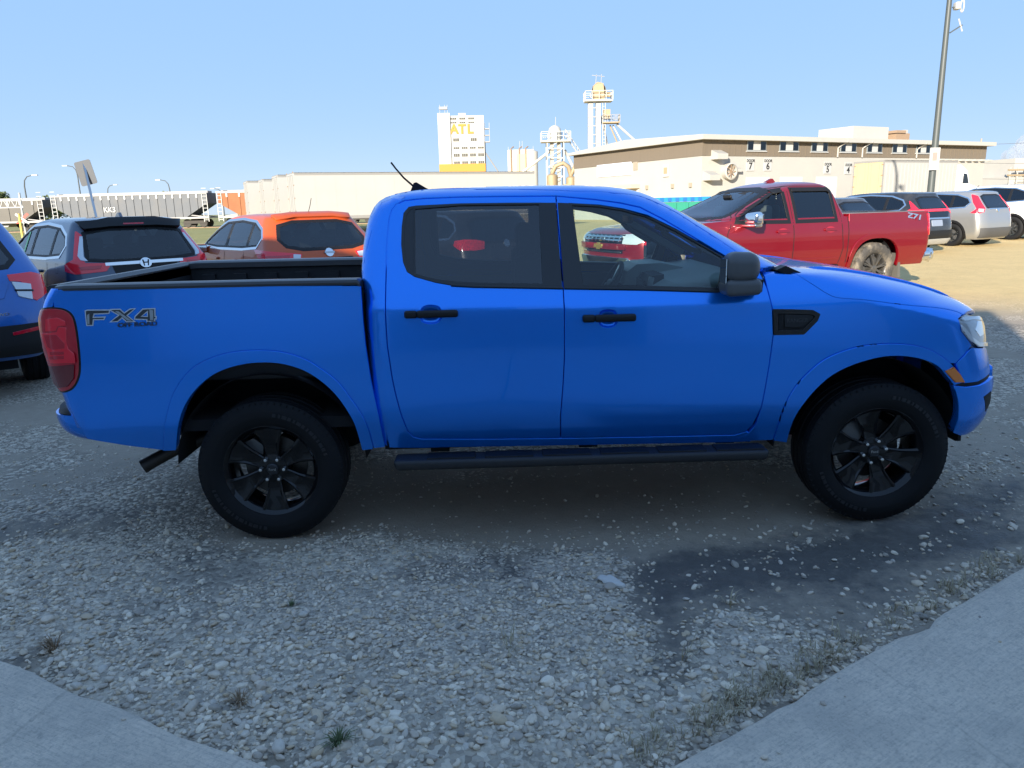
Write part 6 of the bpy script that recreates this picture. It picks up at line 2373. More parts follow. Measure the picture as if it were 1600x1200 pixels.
    panel('emblem', gl, [(-.13, .985), (-.045, .985), (-.045, 1.005), (.055, 1.005), (.05, .985), (.14, .985), (.12, .935), (.045, .935), (.04, .912), (-.06, .912), (-.055, .935), (-.15, .935)], mat('gold', (.75, .55, .15), .25, .8), gr_, al=0, off=.055, depth=.02, res=.06)
    panel('front_bumper', gl, [(-.75, .80), (-.72, .50), (.72, .50), (.75, .80)], CHROME, t, al=0, off=.05, depth=.06, res=.08)
    panel('rear_bumper', gl, across([(-.95, .72), (-.93, .52), (.93, .52), (.95, .72)], 180), CHROME, t, al=180, off=.10, depth=.12, res=.08)
    for s in (-1, 1):
        rbox('bumper_end', (.02, s * .93, .60), (.26, .12, .18), CHROME, t, r=.05)
    # tonneau, interior
    MB().box((.10, -.88, 1.325), (1.80, .88, 1.352)).build('tonneau_cover', mat('tonneau', (.12, .12, .13), .7, bump=.3, bscale=90), t)
    for k in range(3):
        MB().box((.10 + .42 * (k + 1), -.88, 1.352), (.13 + .42 * (k + 1), .88, 1.357)).build('tonneau_fold', BLACK, t)
    MB().prism([(4.0, .9), (3.95, 1.22), (4.05, 1.27), (4.35, 1.27), (4.4, .9)], 'Y', -.82, .82).build('dashboard', INTDARK, t)
    LS = mat('grey_seat', (.09, .09, .095), .8)
    for x_ in (2.35, 3.2):
        for y_ in (-.42, .42):
            e = empty('seat', t, (x_, y_, 0))
            rbox('seat_back', (0, 0, 1.18), (.18, .54, .66), LS, e, r=.06)
            rbox('headrest', (-.04, 0, 1.60), (.10, .27, .17), LS, e, r=.04)
    rbox('inside_mirror', (3.50, 0, 1.66), (.03, .22, .055), BLACK, t, r=.015)
    MB().tube([(.20 * math.cos(q) * .25 + 3.72, .42 + .19 * math.cos(q), 1.22 + .19 * math.sin(q)) for q in np.linspace(0, 6.283, 25)], .016, 8).build('steering_wheel', INTDARK, t)
    MB().prism([(2.55, 1.87), (2.62, 1.94), (2.66, 1.94), (2.78, 1.88)], 'Y', -.025, .025).build('antenna_fin', REDP, t)
    u = MB()
    u.box((.3, -.6, .42), (5.4, .6, .62))
    for x_, z_, r_2 in axs:
        u.lathe([(r_2 - .01, -.88), (r_2 - .01, .88)], 22, a0=0, a1=math.pi, c=(x_, 0, z_))
        u.lathe([(.05, -.60), (r_2, -.60)], 22, a0=0, a1=math.pi, c=(x_, 0, z_))
        u.lathe([(.05, .60), (r_2, .60)], 22, a0=0, a1=math.pi, c=(x_, 0, z_))
    u.box((1.9, -.85, .55), (4.3, .85, .58))
    u.build('chassis', VOID, t)
    rm = mat('dark_alloy', (.16, .155, .15), .35, .8, dirt=(.3, .26, .2), damt=.5)
    four_wheels(t, [axs[0][0], axs[1][0]], .86, .43, .43, .30, 8, rm, DUSTRUB, rr=.60, knob=True)
    # bright lip of the dark rims
    return t


red_pickup()

# ------------------------------------------------------------------ yard: trailers, warehouse, elevator, railway
TW = mat('trailer_white', (0.37, 0.365, 0.345), .45, var=.08, vscale=.6, dirt=(.42, .38, .32), damt=.5, dscale=.5)
TG = mat('trailer_rail', (0.30, 0.29, 0.27), .5, .3)
CREAM = mat('cream_door', (0.52, 0.42, 0.22), .5, var=.1, vscale=1)
RUST = mat('rust_hinge', (0.28, 0.19, 0.12), .8)


def gxy(px, dep):
    d = ray(px, 320)
    d = d / (d @ _fw)
    p = CAM + d * dep
    return Vector((p[0], p[1]))


def van_trailer(label, corner, ang, ln, z0=1.1, z1=4.05, wd=2.55, doorm=None, group=None, cab=False, name='trailer', seams=True):
    """local x along the trailer from its rear doors, local y across it (0 = side towards the yard)"""
    t = thing(name, label, 'trailer', (corner[0], corner[1], ground_z(corner[0], corner[1])), ang, group)
    MB().box((.06, 0, z0), (ln, wd, z1 - .05)).build('body', TW, t)
    rf_ = MB()
    rf_.box((.06, -.012, z1 - .16), (ln, .0, z1))
    rf_.box((0, -.012, z1 - .05), (ln, wd + .012, z1))
    rf_.build('roof_rail', TG, t)
    MB().box((.06, -.02, z0 - .12), (ln, .03, z0 + .06)).build('bottom_rail', TG, t)
    for y0, y1 in ((.10, wd / 2 - .01), (wd / 2 + .01, wd - .10)):
        d = MB().box((.02, y0, z0 + .08), (.06, y1, z1 - .14)).build('door', doorm or TW, t)
        for yy in (y0 + .25, y1 - .25):
            MB().box((-.01, yy - .02, z0 + .1), (.02, yy + .02, z1 - .18)).build('lock_rod', TG, d)
        for k in range(4):
            zz = z0 + .35 + k * .75
            e_ = y0 if y0 < wd / 2 - .5 else y1
            MB().box((-.012, e_ - .10, zz), (.02, e_ + .10, zz + .07)).build('hinge', RUST, d)
    fm = MB()
    fm.box((0, 0, z0 - .1), (.06, .10, z1 - .05))
    fm.box((0, wd - .10, z0 - .1), (.06, wd, z1 - .05))
    fm.box((0, .10, z1 - .14), (.06, wd - .10, z1 - .05))
    fm.box((0, .10, z0 - .1), (.06, wd - .10, z0 + .07))
    fm.build('door_frame', TW if not doorm else TG, t)
    if seams:
        k = int(ln / 1.22)
        for i in range(1, k):
            MB().box((i * 1.22 - .02, -.006, z0 + .06), (i * 1.22 + .02, 0, z1 - .16)).build('side_seam', TW, t)
    for x in ((1.2, 2.5) if ln > 9 else (1.4,)):
        for y in (.15, wd - .45):
            MB().lathe([(0, 0), (.22, 0), (.25, .06), (.48, .02), (.50, .06), (.50, .26), (.0, .28)], 24, c=(x, y, .50)).build('wheel', RUBBER, t, smooth=40)
    if ln > 9:
        for y in (.3, wd - .4):
            MB().box((ln * .74, y, .05), (ln * .74 + .12, y + .12, z0)).build('landing_leg', TG, t)
    return t


c = gxy(462, 45)
a_t = R(23.6)
nrm_ = Vector((-math.sin(a_t), math.cos(a_t)))
ax_ = Vector((math.cos(a_t), math.sin(a_t)))
van_trailer('long white box trailer, nearest of the parked trailers, behind the orange crossover', c, a_t, 15.9, z1=3.72)
van_trailer('white box trailer just left of the nearest long trailer, its pale doors showing', gxy(437, 50), a_t, 15, z1=3.86)
van_trailer('white box trailer third from the near end, behind the two nearest trailers', gxy(414, 54), a_t, 14, z1=3.78)
van_trailer('white box trailer standing farthest left beside the rusty railway car', gxy(389, 58), a_t, 14, z1=3.86)
# box truck with cream doors before the warehouse
ct = gxy(1376, 55)
t = van_trailer('white ribbed box truck with cream rear doors parked in front of the warehouse', ct, R(27), 8.6, z1=4.05, doorm=CREAM, name='box_truck', seams=False)
tr_ = t
for i in range(20):
    MB().box((.3 + i * .41, -.03, 1.25), (.42 + i * .41, 0, 3.75)).build('side_rib', TW, t)
cbm = MB()
cbm.prism([(8.9, 1.0), (8.9, 3.5), (9.3, 3.75), (10.2, 3.3), (10.6, 2.3), (11.9, 2.0), (12.1, 1.0)], 'Y', .15, 2.4)
cb = cbm.build('cab', WHITEP, t)
MB().prism([(9.7, 2.35), (9.75, 3.1), (10.15, 3.05), (10.45, 2.35)], 'Y', .11, .15).build('cab_window', DARKTINT, cb)
MB().lathe([(0, 0), (.25, 0), (.5, .03), (.5, .3), (0, .3)], 24, c=(11.3, .2, .5)).build('wheel', RUBBER, t, smooth=40)


def obox(mb, o, u, v, a, b):
    """box in a frame with origin o and horizontal axes u, v"""
    k = len(mb.v)
    MBt = MB().box(a, b)
    for x, y, z in MBt.v:
        p = o + u * x + v * y
        mb.v.append((p.x, p.y, z))
    mb.f += [tuple(i + k for i in f) for f in MBt.f]
    return mb


# warehouse
K = gxy(1095, 60)
U = Vector((math.cos(R(27)), math.sin(R(27))))
Vv = Vector((-U.y, U.x))
wz0 = ground_z(K.x, K.y)
WT = mat('warehouse_white', (0.37, 0.36, 0.33), .6, var=.05, vscale=.4, dirt=(.5, .45, .38), damt=.35, dscale=.3)
WB = mat('warehouse_brown', (0.15, 0.122, 0.09), .7, var=.12, vscale=14, stretch=(1, 1, .02))
wh = thing('warehouse', 'long low warehouse with white walls and a brown upper band behind the red pickup', 'warehouse', (K.x, K.y, wz0), R(27))
HE, HB, LF, LG = 6.4, 4.95, 37.0, 18.5
MB().box((0, 0, 0), (LF, LG, HB)).build('wall', WT, wh)
ub = MB().box((-.05, -.05, HB), (LF + .05, LG + .05, HE - .12))
ub.build('upper_wall', WB, wh)
for i in range(int(LF / .62)):
    MB().box((.2 + i * .62, -.075, HB + .03), (.26 + i * .62, -.05, HE - .22)).build('siding_rib', WB, wh)
rfm = MB()
rfm.add([(-.6, -.7, HE - .26), (LF + .5, -.7, HE - .26), (LF + .5, -.7, HE + .10), (-.6, -.7, HE + .10), (-.6, LG * .5, HE + .5), (LF + .5, LG * .5, HE + .5), (-.6, LG + .5, HE), (LF + .5, LG + .5, HE), (-.6, LG + .5, HE - .2), (LF + .5, LG + .5, HE - .2)],
        [(0, 1, 2, 3), (3, 2, 5, 4), (4, 5, 7, 6), (6, 7, 9, 8), (0, 3, 4, 6, 8), (1, 9, 7, 5, 2), (0, 8, 9, 1)])
rfm.build('roof', WT, wh)


def on_facade(px):
    """distance along the front wall of a column of the photograph"""
    d = ray(px, 300)
    o = Vector((CAM[0], CAM[1]))
    dd = Vector((d[0], d[1]))
    den = dd.x * U.y - dd.y * U.x
    q = K - o
    s = (dd.y * q.x - dd.x * q.y) / (dd.x * U.y - dd.y * U.x) * -1
    # solve o + dd*t = K + U*s
    M = np.array([[dd.x, -U.x], [dd.y, -U.y]])
    tq, sq = np.linalg.solve(M, np.array([q.x, q.y]))
    return sq


SHUT = mat('window_grey', (.22, .25, .26), .3)
PANE = mat('window_white', (.40, .40, .385), .4)
for a, b in ((1163, 1192), (1213, 1242), (1262, 1287), (1307, 1331), (1348, 1371), (1387, 1409), (1424, 1445)):
    x0, x1 = on_facade(a), on_facade(b)
    wn = MB().box((x0, -.13, HE - 1.02), (x1, -.05, HE - .22)).build('window', SHUT, wh)
    d_ = (x1 - x0) / 3
    MB().box((x0 + d_ * .95, -.16, HE - .98), (x0 + d_ * 2.05, -.13, HE - .26)).build('shutter', PANE, wn)
    for q in (0, 2):
        MB().box((x0 + d_ * q + .06, -.145, HE - .96), (x0 + d_ * (q + 1) - .06, -.13, HE - .30)).build('pane', glass('w_glass', (.25, .3, .33), 1.6), wn)
    MB().box((x0 - .08, -.17, HE - 1.10), (x1 + .08, -.05, HE - 1.03)).build('sill', PANE, wn)
for px in (1303, 1341, 1425):
    x = on_facade(px)
    MB().tube([(x + .5, -.75, HE - .15), (x + .35, -.2, HE - .45), (x, -.12, HE - .7), (x, -.12, HB + .0)], .07, 6).build('downspout', WT, wh)
DIGIT = mat('sign_black', (.02, .02, .02), .6)
for px, n, zc in ((1170, '7', 4.35), (1197, '6', 4.35), (1290, '5', 4.1), (1322, '4', 4.05)):
    x = on_facade(px)
    sg = MB().box((x - .42, -.06, zc - .55), (x + .42, 0, zc + .45)).build('dock_sign', PANE, wh)
    text('DOOR', .30, DIGIT, sg, facing((x, -.065, zc + .24), (0, -1, 0)), ext=.004, bold=.012)
    text(n, .75, DIGIT, sg, facing((x, -.065, zc - .2), (0, -1, 0)), ext=.004, bold=.02)
for px, zc, kind in ((1116, 5.0, 'hood'), (1105, 3.4, 'hood'), (1134, 3.75, 'fan'), (1148, 3.9, 'hood2')):
    x = on_facade(px)
    if kind == 'fan':
        f_ = MB().lathe([(.62, 0), (.66, -.55), (.56, -.6), (.52, -.2), (0, -.2)], 24, c=(x, 0, zc)).build('exhaust_fan', WT, wh, smooth=40)
        for q in range(4):
            a = q * math.pi / 4
            MB().bar((x - .52 * math.cos(a), -.5, zc - .52 * math.sin(a)), (x + .52 * math.cos(a), -.5, zc + .52 * math.sin(a)), .05).build('fan_blade', RUST, f_)
    else:
        q = .75 if kind == 'hood' else .4
        MB().prism([(-.0, zc + q * .55), (-.95 * q * 1.2, zc + q * .1), (-.95 * q * 1.2, zc - q * .45), (0, zc - q * .45)], 'X', x - q * .7, x + q * .7).build('vent_hood', WT, wh)
# dock doors along the front, half hidden
for px in (1183, 1235, 1290):
    x = on_facade(px)
    MB().box((x - 1.3, -.04, 1.1), (x + 1.3, 0, 3.3)).build('dock_door', mat('dock_door', (.52, .52, .5), .6), wh)
for px, s_ in ((1408, 0),):
    for i in range(8):
        x = on_facade(1460) + i * 1.1
        MB().box((x, -.35, HB - .25), (x + .6, -.0, HB - .1)).build('bracket_lamp', WT, wh)
# gable end: banner, small signs, recess
gdist = lambda px: (lambda d: np.linalg.solve(np.array([[d[0], -Vv.x], [d[1], -Vv.y]]), np.array([K.x - CAM[0], K.y - CAM[1]]))[1])(ray(px, 290))
y0, y1 = gdist(987), gdist(934)
bn = MB().box((-.10, y0, 3.95), (-.02, y1, 5.05)).build('banner', mat('banner', (.62, .64, .72), .6), wh)
for k in range(7):
    yy = y0 + (y1 - y0) * (.12 + .11 * k)
    MB().box((-.115, yy, 4.42), (-.10, yy + (y1 - y0) * .07, 4.62)).build('banner_print', mat('print_blue', (.35, .40, .55), .6), bn)
yq = gdist(1041)
sg = MB().box((-.12, yq - .35, 3.55), (-.02, yq + .35, 4.55)).build('wall_sign', PANE, wh)
MB().box((-.14, yq - .22, 3.8), (-.12, yq + .22, 4.3)).build('sign_print', mat('print_brown', (.35, .25, .15), .6), sg)
yq = gdist(993)
MB().box((-.06, yq - .3, 4.3), (0, yq + .3, 5.0)).build('wall_lamp', mat('lamp_bronze', (.3, .26, .2), .6), wh)
y0, y1 = gdist(1000), gdist(965)
dk_ = MB().box((-.9, y0, 2.75), (0, y1, 3.1)).build('dock_canopy', mat('canopy_tan', (.55, .45, .30), .6), wh)
MB().box((-.04, y0 + .2, 0), (0, y1 - .2, 2.75)).build('dock_door', mat('dock_door', (.52, .52, .5), .6), wh)
for px in (1012, 1052, 1080):
    yq = gdist(px)
    MB().box((-.18, yq - .12, 2.6), (0, yq + .12, 2.95)).build('wall_lamp', mat('lamp_bronze', (.3, .26, .2), .6), wh)
ln_ = gdist(1085)
# roof top units
x0, x1 = on_facade(1353) + 1.5, on_facade(1403) + 2.0
rt = tag(MB().box((0, 0, 0), (x1 - x0, 4, 1.55)).build('rooftop_cabin', WT), 'plain white rooftop enclosure on the warehouse roof', 'rooftop unit')
rt.location = (K.x + U.x * x0 + Vv.x * 3, K.y + U.y * x0 + Vv.y * 3, wz0 + HE + .05)
rt.rotation_euler = (0, 0, R(27))
x0 = on_facade(1420) + 1.6
ac = thing('rooftop_fan', 'small brown rooftop ventilation unit right of the white enclosure', 'rooftop unit', (K.x + U.x * x0 + Vv.x * 3, K.y + U.y * x0 + Vv.y * 3, wz0 + HE + .1), R(27))
MB().box((0, 0, 0), (2.2, 1.6, .35)).build('base', WT, ac)
MB().box((.1, .05, .35), (2.1, 1.55, 1.0)).build('housing', RUST, ac)
MB().box((-.1, -.1, 1.0), (1.3, 1.7, 1.25)).build('cowl', RUST, ac)
MB().box((1.6, .2, 1.0), (2.0, 1.0, 1.35)).build('cap', WT, ac)

# grain elevator with orange letters
def tower_at(px, dep):
    p = gxy(px, dep)
    return p


EW = mat('elevator_white', (0.38, 0.375, 0.355), .7, var=.04, vscale=.2)
EY = mat('elevator_yellow', (0.42, 0.21, 0.025), .6)
p = gxy(726, 250)
el = thing('grain_elevator', 'tall white grain elevator tower with orange letters ATL', 'grain elevator', (p.x, p.y, 0), R(3))
MB().box((-6.0, -5, 0), (7.0, 6, 30.2)).build('tower', EW, el)
MB().box((-7.6, -5.5, 0), (-3.7, 3, 31.0)).build('stair_tower', EW, el)
MB().box((-7.7, -5.6, 13.0), (7.1, -5.0, 15.5)).build('yellow_band', EY, el)
for i, ch in enumerate('ATL'):
    text(ch, 3.9, EY, el, facing((-2.5 + i * 2.55, -5.12, 26.0), (0, -1, 0)), ext=.1, bold=.14)
WD = mat('elevator_window', (.07, .065, .05), .4)
for z, xs_, hh in ((29.3, (-2.6, .2, 3.0), .55), (28.1, (-2.6, .2, 3.0), .4), (22.9, (-2.0, 3.6), .9), (20.4, (-4.6, -2.0, .6, 3.2, 5.8), .55), (18.2, (-4.6, -2.0, .6, 3.2, 5.8), .9), (15.9, (-4.6, -2.0, .6, 3.2, 5.8), .8)):
    for x in xs_:
        w_ = MB().box((x - .9, -5.1, z - hh / 2), (x + .9, -5.0, z + hh / 2)).build('window', WD, el)
        for q in (-.3, .3):
            MB().box((x + q - .05, -5.16, z - hh / 2), (x + q + .05, -5.1, z + hh / 2)).build('mullion', EW, w_)
for x in (-6.8, -5.2, -4.4):
    MB().bar((x, -4, 31), (x, -4, 33.6), .12).build('roof_post', TG, el)
MB().box((-7, -4.5, 32.2), (-4.4, -3, 33)).build('headhouse', TG, el)
MB().box((-1, -3, 30.2), (1.4, -1, 31.2)).build('roof_unit', TG, el)
for z in (22, 24, 26):
    MB().box((7.0, -4.5, z), (8.8, -3, z + .3)).build('balcony', TG, el)
for q in (0, 1):
    MB().bar((7.2 + q * 1.5, -4.5, 22), (7.2 + q * 1.5, -4.5, 28), .15).build('balcony_post', TG, el)
MB().tube([(7.2, -4, 19), (11.5, -4, 12.5)], .22, 6).build('spout', TG, el)
MB().tube([(7.2, -4, 22), (7.2, -4, 0)], .2, 6).build('downpipe', TG, el)

# pair of squat bins
BIN = mat('bin_steel', (0.46, 0.44, 0.385), .5, .2, var=.1, vscale=1.5)
p = gxy(815, 150)
bn = thing('storage_bin', 'squat pale storage bin with roof piping right of the elevator tower', 'storage bin', (p.x, p.y, 0), 0)
MB().box((-2.55, -2, 0), (2.55, 2, 12.4)).build('housing', BIN, bn)
for i in range(9):
    MB().box((-2.5 + i * .6, -2.08, 2), (-2.38 + i * .6, -2, 12.3)).build('rib', BIN, bn)
MB().lathe([(1.1, 0), (1.1, 11.6), (0, 12.2)], 20, axis='Z', c=(2.2, -1.6, .4)).build('silo', BIN, bn, smooth=40)
for x in (-1.9, -.3, .9):
    MB().tube([(x, -2.2, 8), (x, -2.2, 12.6), (x + .5, -1.4, 13.0)], .14, 6).build('pipe', RUST, bn)
for x in (-2.4, -.2, .3, 2.4):
    MB().bar((x, -1.8, 12.4), (x, -1.8, 14.0 if abs(x) < 1 else 13.0), .07).build('roof_post', TG, bn)
MB().box((-.9, -2.3, 6.0), (1.0, -2.05, 11.6)).build('ladder_cage', mat('tan_steel', (.5, .40, .24), .7), bn)

TAN = mat('tan_machinery', (0.34, 0.26, 0.155), .6, .2, var=.15, vscale=3)
PALE = mat('pale_steel', (0.48, 0.465, 0.41), .5, .2)


def railing(mb, x0, y0, x1, y1, z, h=1.1):
    c = [(x0, y0), (x1, y0), (x1, y1), (x0, y1)]
    for i in range(4):
        a, b = c[i], c[(i + 1) % 4]
        for q in (h, h * .5):
            mb.bar((a[0], a[1], z + q), (b[0], b[1], z + q), .06)
        for k in range(4):
            t_ = k / 4
            mb.bar((a[0] + (b[0] - a[0]) * t_, a[1] + (b[1] - a[1]) * t_, z), (a[0] + (b[0] - a[0]) * t_, a[1] + (b[1] - a[1]) * t_, z + h), .06)
    return mb


# tall bucket leg
DP = 105
p = gxy(926, DP)
k_ = DP / 1180
lg = thing('bucket_elevator', 'tall slender grain leg with a railed head platform and sloping spouts', 'grain leg', (p.x, p.y, 0), 0)
for x in (-.62, .42):
    MB().box((x, -.4, 0), (x + .62, .4, 15.2)).build('leg_casing', PALE, lg)
for i in range(10):
    MB().box((-.7, -.46, 4 + i * 1.15), (1.1, -.4, 4.12 + i * 1.15)).build('casing_band', TG, lg)
ld = MB()
for x in (1.3, 1.65):
    ld.bar((x, -.5, 3), (x, -.5, 15.5), .06)
for i in range(26):
    ld.bar((1.3, -.5, 3.3 + i * .47), (1.65, -.5, 3.3 + i * .47), .04)
ld.build('ladder', PALE, lg)
MB().box((-1.1, -1.1, 15.2), (2.6, 1.1, 15.4)).build('platform', PALE, lg)
railing(MB(), -1.1, -1.1, 2.6, 1.1, 15.4).build('railing', PALE, lg)
MB().lathe([(.95, -.5), (.95, .5), (0, .6)], 20, c=(.8, 0, 16.6)).build('head_pulley', PALE, lg, smooth=40)
MB().prism([(.0, 15.4), (.0, 17.2), (.6, 17.7), (1.4, 17.5), (1.6, 15.4)], 'Y', -.45, .45).build('head_hood', TAN, lg)
MB().cbox((2.0, 0, 16.1), (.7, .7, .6)).build('motor', TAN, lg)
for x in (.4, 1.1):
    MB().bar((x, 0, 17.4), (x + .1, 0, 18.7), .06).build('mast', TG, lg)
MB().bar((-.1, 0, 18.6), (1.6, 0, 18.4), .06).build('hoist_beam', TG, lg)
MB().cbox((1.9, 0, 13.6), (.9, .8, 1.2)).build('distributor', TAN, lg)
MB().box((1.3, -.9, 12.4), (3.6, .9, 12.55)).build('lower_platform', TAN, lg)
railing(MB(), 1.3, -.9, 3.6, .9, 12.55, .9).build('lower_railing', TG, lg)
for q in ((3.3, 0, 12.3, 11.0, 0, 5.6, .16, PALE), (1.5, .2, 12.2, 3.3, 0, 3.5, .13, TG), (2.4, .3, 12.2, 6.2, 0, 3.5, .10, TAN), (2.8, .3, 12.2, 7.6, 0, 3.6, .10, PALE)):
    MB().tube([(q[0], q[1], q[2]), (q[3], q[4], q[5])], q[6], 8).build('spout', q[7], lg)
# shorter leg with a domed head and gangway
p = gxy(868, 112)
lg = thing('bucket_elevator', 'shorter grain leg with a domed head and a stair gangway beside the tan machinery', 'grain leg', (p.x, p.y, 0), 0)
for x in (-.7, .3):
    MB().box((x, -.35, 0), (x + .5, .35, 10.6)).build('leg_casing', mat('dull_steel', (.34, .31, .26), .6), lg)
tb = MB()
for x in (-1.2, 1.2):
    for y in (-1.0, 1.0):
        tb.bar((x, y, 0), (x, y, 10.8), .12)
for i in range(7):
    z = 2 + i * 1.3
    tb.bar((-1.2, -1, z), (1.2, -1, z), .08)
    tb.bar((-1.2, -1, z), (1.2, -1, z + 1.3), .06)
tb.build('support_frame', PALE, lg)
MB().box((-2.0, -1.4, 10.7), (2.2, 1.4, 10.9)).build('platform', PALE, lg)
railing(MB(), -2.0, -1.4, 2.2, 1.4, 10.9, 1.2).build('railing', PALE, lg)
MB().lathe([(.95, 10.9), (.95, 12.2), (.8, 12.7), (.4, 13.0), (0, 13.1)], 20, axis='Z').build('head_dome', PALE, lg, smooth=50)
MB().bar((.1, 0, 13.0), (.15, 0, 14.2), .07).build('mast', TG, lg)
MB().tube([(-.3, 0, 9.8), (-6.2, 0, 5.6)], .2, 8).build('spout', PALE, lg)
MB().tube([(1.4, 0, 9.6), (3.4, 0, 5.8), (3.7, 0, 4.9)], .22, 8).build('elbow_spout', PALE, lg)
gw = MB()
for q in (0, .55):
    gw.bar((1.5, -.6 + q, 11.6), (6.0, -.6 + q, 5.2), .10)
    gw.bar((1.5, -.6 + q, 12.4), (6.0, -.6 + q, 6.0), .07)
for i in range(14):
    t_ = i / 13
    a = Vector((1.5 + 4.5 * t_, -.6, 11.6 - 6.4 * t_))
    gw.bar(a, a + Vector((0, 0, .8)), .06)
    gw.bar(a, a + Vector((0, .55, 0)), .06)
gw.build('gangway', mat('grey_steel', (.32, .32, .31), .5, .3), lg)
# tan cleaning machinery
p = gxy(880, 85)
mc = thing('seed_cleaner', 'cluster of tan cyclones, ducts and bins left of the warehouse', 'machinery', (p.x, p.y, 0), 0)
for x, z0, z1, r0 in ((-1.2, 2.2, 5.0, .62), (.9, 2.0, 4.7, .55), (2.0, 1.8, 3.9, .42)):
    MB().lathe([(.12, z0 - 1.2), (r0, z0), (r0, z1), (r0 * .3, z1 + .25), (.0, z1 + .25)], 18, axis='Z', c=(x, 0, 0)).build('cyclone', TAN, mc, smooth=40)
for pts in ([(-1.2, 0, 5.2), (-.8, -.3, 6.0), (0, -.3, 6.3), (.6, -.2, 5.9), (.9, 0, 4.9)], [(.9, 0, 5.0), (1.5, -.2, 6.2), (2.1, -.2, 6.3), (2.2, 0, 5.2)], [(2.4, -.5, 4.4), (3.0, -.5, 4.4), (3.4, -.5, 3.9), (3.4, -.5, 3.1), (2.8, -.5, 2.7)]):
    MB().tube(pts, .24, 10).build('duct', TAN, mc, smooth=50)
for x, w_, z1 in ((-2.9, .9, 3.6), (.0, .8, 4.0), (1.5, .8, 3.2), (2.8, 1.5, 3.0)):
    b_ = MB().box((x, -.9, 0), (x + w_, .4, z1)).build('hopper_box', TAN, mc)
    MB().box((x + .15, -.95, z1 - .7), (x + w_ - .15, -.9, z1 - .3)).build('port', TG, b_)
mbq = MB()
for x in (-2.4, -1.9, 3.0, 3.5, 4.0):
    mbq.bar((x, -1.0, 0), (x, -1.0, 3.9), .1)
for z in (1.6, 2.5, 3.3):
    mbq.bar((-3, -1, z), (4.4, -1, z), .08)
mbq.build('pipe_rack', TAN, mc)

# railway at the left
def hopper_car(label, p, ang, m, ln=17.5, name='hopper_car', ribs=18, letters=None, h0=1.1, h1=3.8):
    t = thing(name, label, 'railway car', (p.x, p.y, .35), ang, 'railway cars on the line beyond the lot')
    x0, x1 = -ln / 2, ln / 2
    b = MB()
    b.prism([(x0 + .2, 2.55), (x0 + .2, h1 - .1), (x1 - .2, h1 - .1), (x1 - .2, 2.55), (x1 - 2.6, h0), (x0 + 2.6, h0)], 'Y', -1.5, 1.5)
    b.build('body', m, t)
    RM = mat('car_roof', (.30, .29, .28), .6)
    MB().box((x0 + .3, -.6, h1 - .1), (x1 - .3, .6, h1 + .12)).build('roof_hatch', RM, t)
    MB().box((x0 + .1, -1.58, h1 - .22), (x1 - .1, -1.5, h1 - .06)).build('top_sill', RM, t)
    MB().box((x0 + .1, -1.58, h0 - .15), (x1 - .1, -1.5, h0 + .05)).build('side_sill', RM, t)
    for i in range(ribs):
        x = x0 + 1.2 + (ln - 2.4) * i / (ribs - 1)
        zlow = h0 if 2.6 < x - x0 < ln - 2.6 else h0 + (2.6 - min(x - x0, x1 - x)) / 2.4 * 1.5
        MB().box((x - .05, -1.56, zlow), (x + .05, -1.5, h1 - .2)).build('rib', m, t)
        MB().box((x - .09, -1.57, h1 - .62), (x + .09, -1.561, h1 - .22)).build('rib_cap', PANE, t)
    for s in (-1, 1):
        e_ = x0 + .1 if s < 0 else x1 - .1
        l_ = MB()
        for q in (0, .5):
            l_.bar((e_ + q * -s, -1.55, .6), (e_ + q * -s, -1.55, h1), .06)
        for k in range(9):
            l_.bar((e_, -1.55, .8 + k * .42), (e_ - s * .5, -1.55, .8 + k * .42), .05)
        l_.build('ladder', PANE, t)
        bg = MB()
        for dx in (-.9, .9):
            for y in (-.95, .75):
                bg.lathe([(0, 0), (.42, 0), (.46, .05), (.46, .14), (0, .16)], 18, c=(s * (ln / 2 - 1.9) + dx, y, .47))
        bg.box((s * (ln / 2 - 1.9) - 1.2, -1.0, .42), (s * (ln / 2 - 1.9) + 1.2, -.85, .75))
        bg.box((s * (ln / 2 - 1.9) - .4, -.9, .5), (s * (ln / 2 - 1.9) + .4, .9, .95))
        bg.build('bogie', mat('bogie', (.05, .045, .04), .8), t)
        MB().box((min(e_, e_ - s * 2.6), -1.3, 1.0), (max(e_, e_ - s * 2.6), 1.3, 1.12)).build('end_deck', RM, t)
        for y in (-1.3, 1.3):
            MB().bar((e_ - s * .2, y, 1.1), (e_ - s * 2.4, y, h0 + .3), .1).build('end_brace', RM, t)
    for x in (-3.6, -1.2, 1.2, 3.6):
        MB().prism([(x - 1.0, h0), (x + 1.0, h0), (x + .3, .55), (x - .3, .55)], 'Y', -.8, .8).build('chute', RM, t)
    if letters:
        text(letters, .75, PANE, t, facing((-ln * .13, -1.565, 2.1), (0, -1, 0)), ext=.003, bold=.01)
    return t


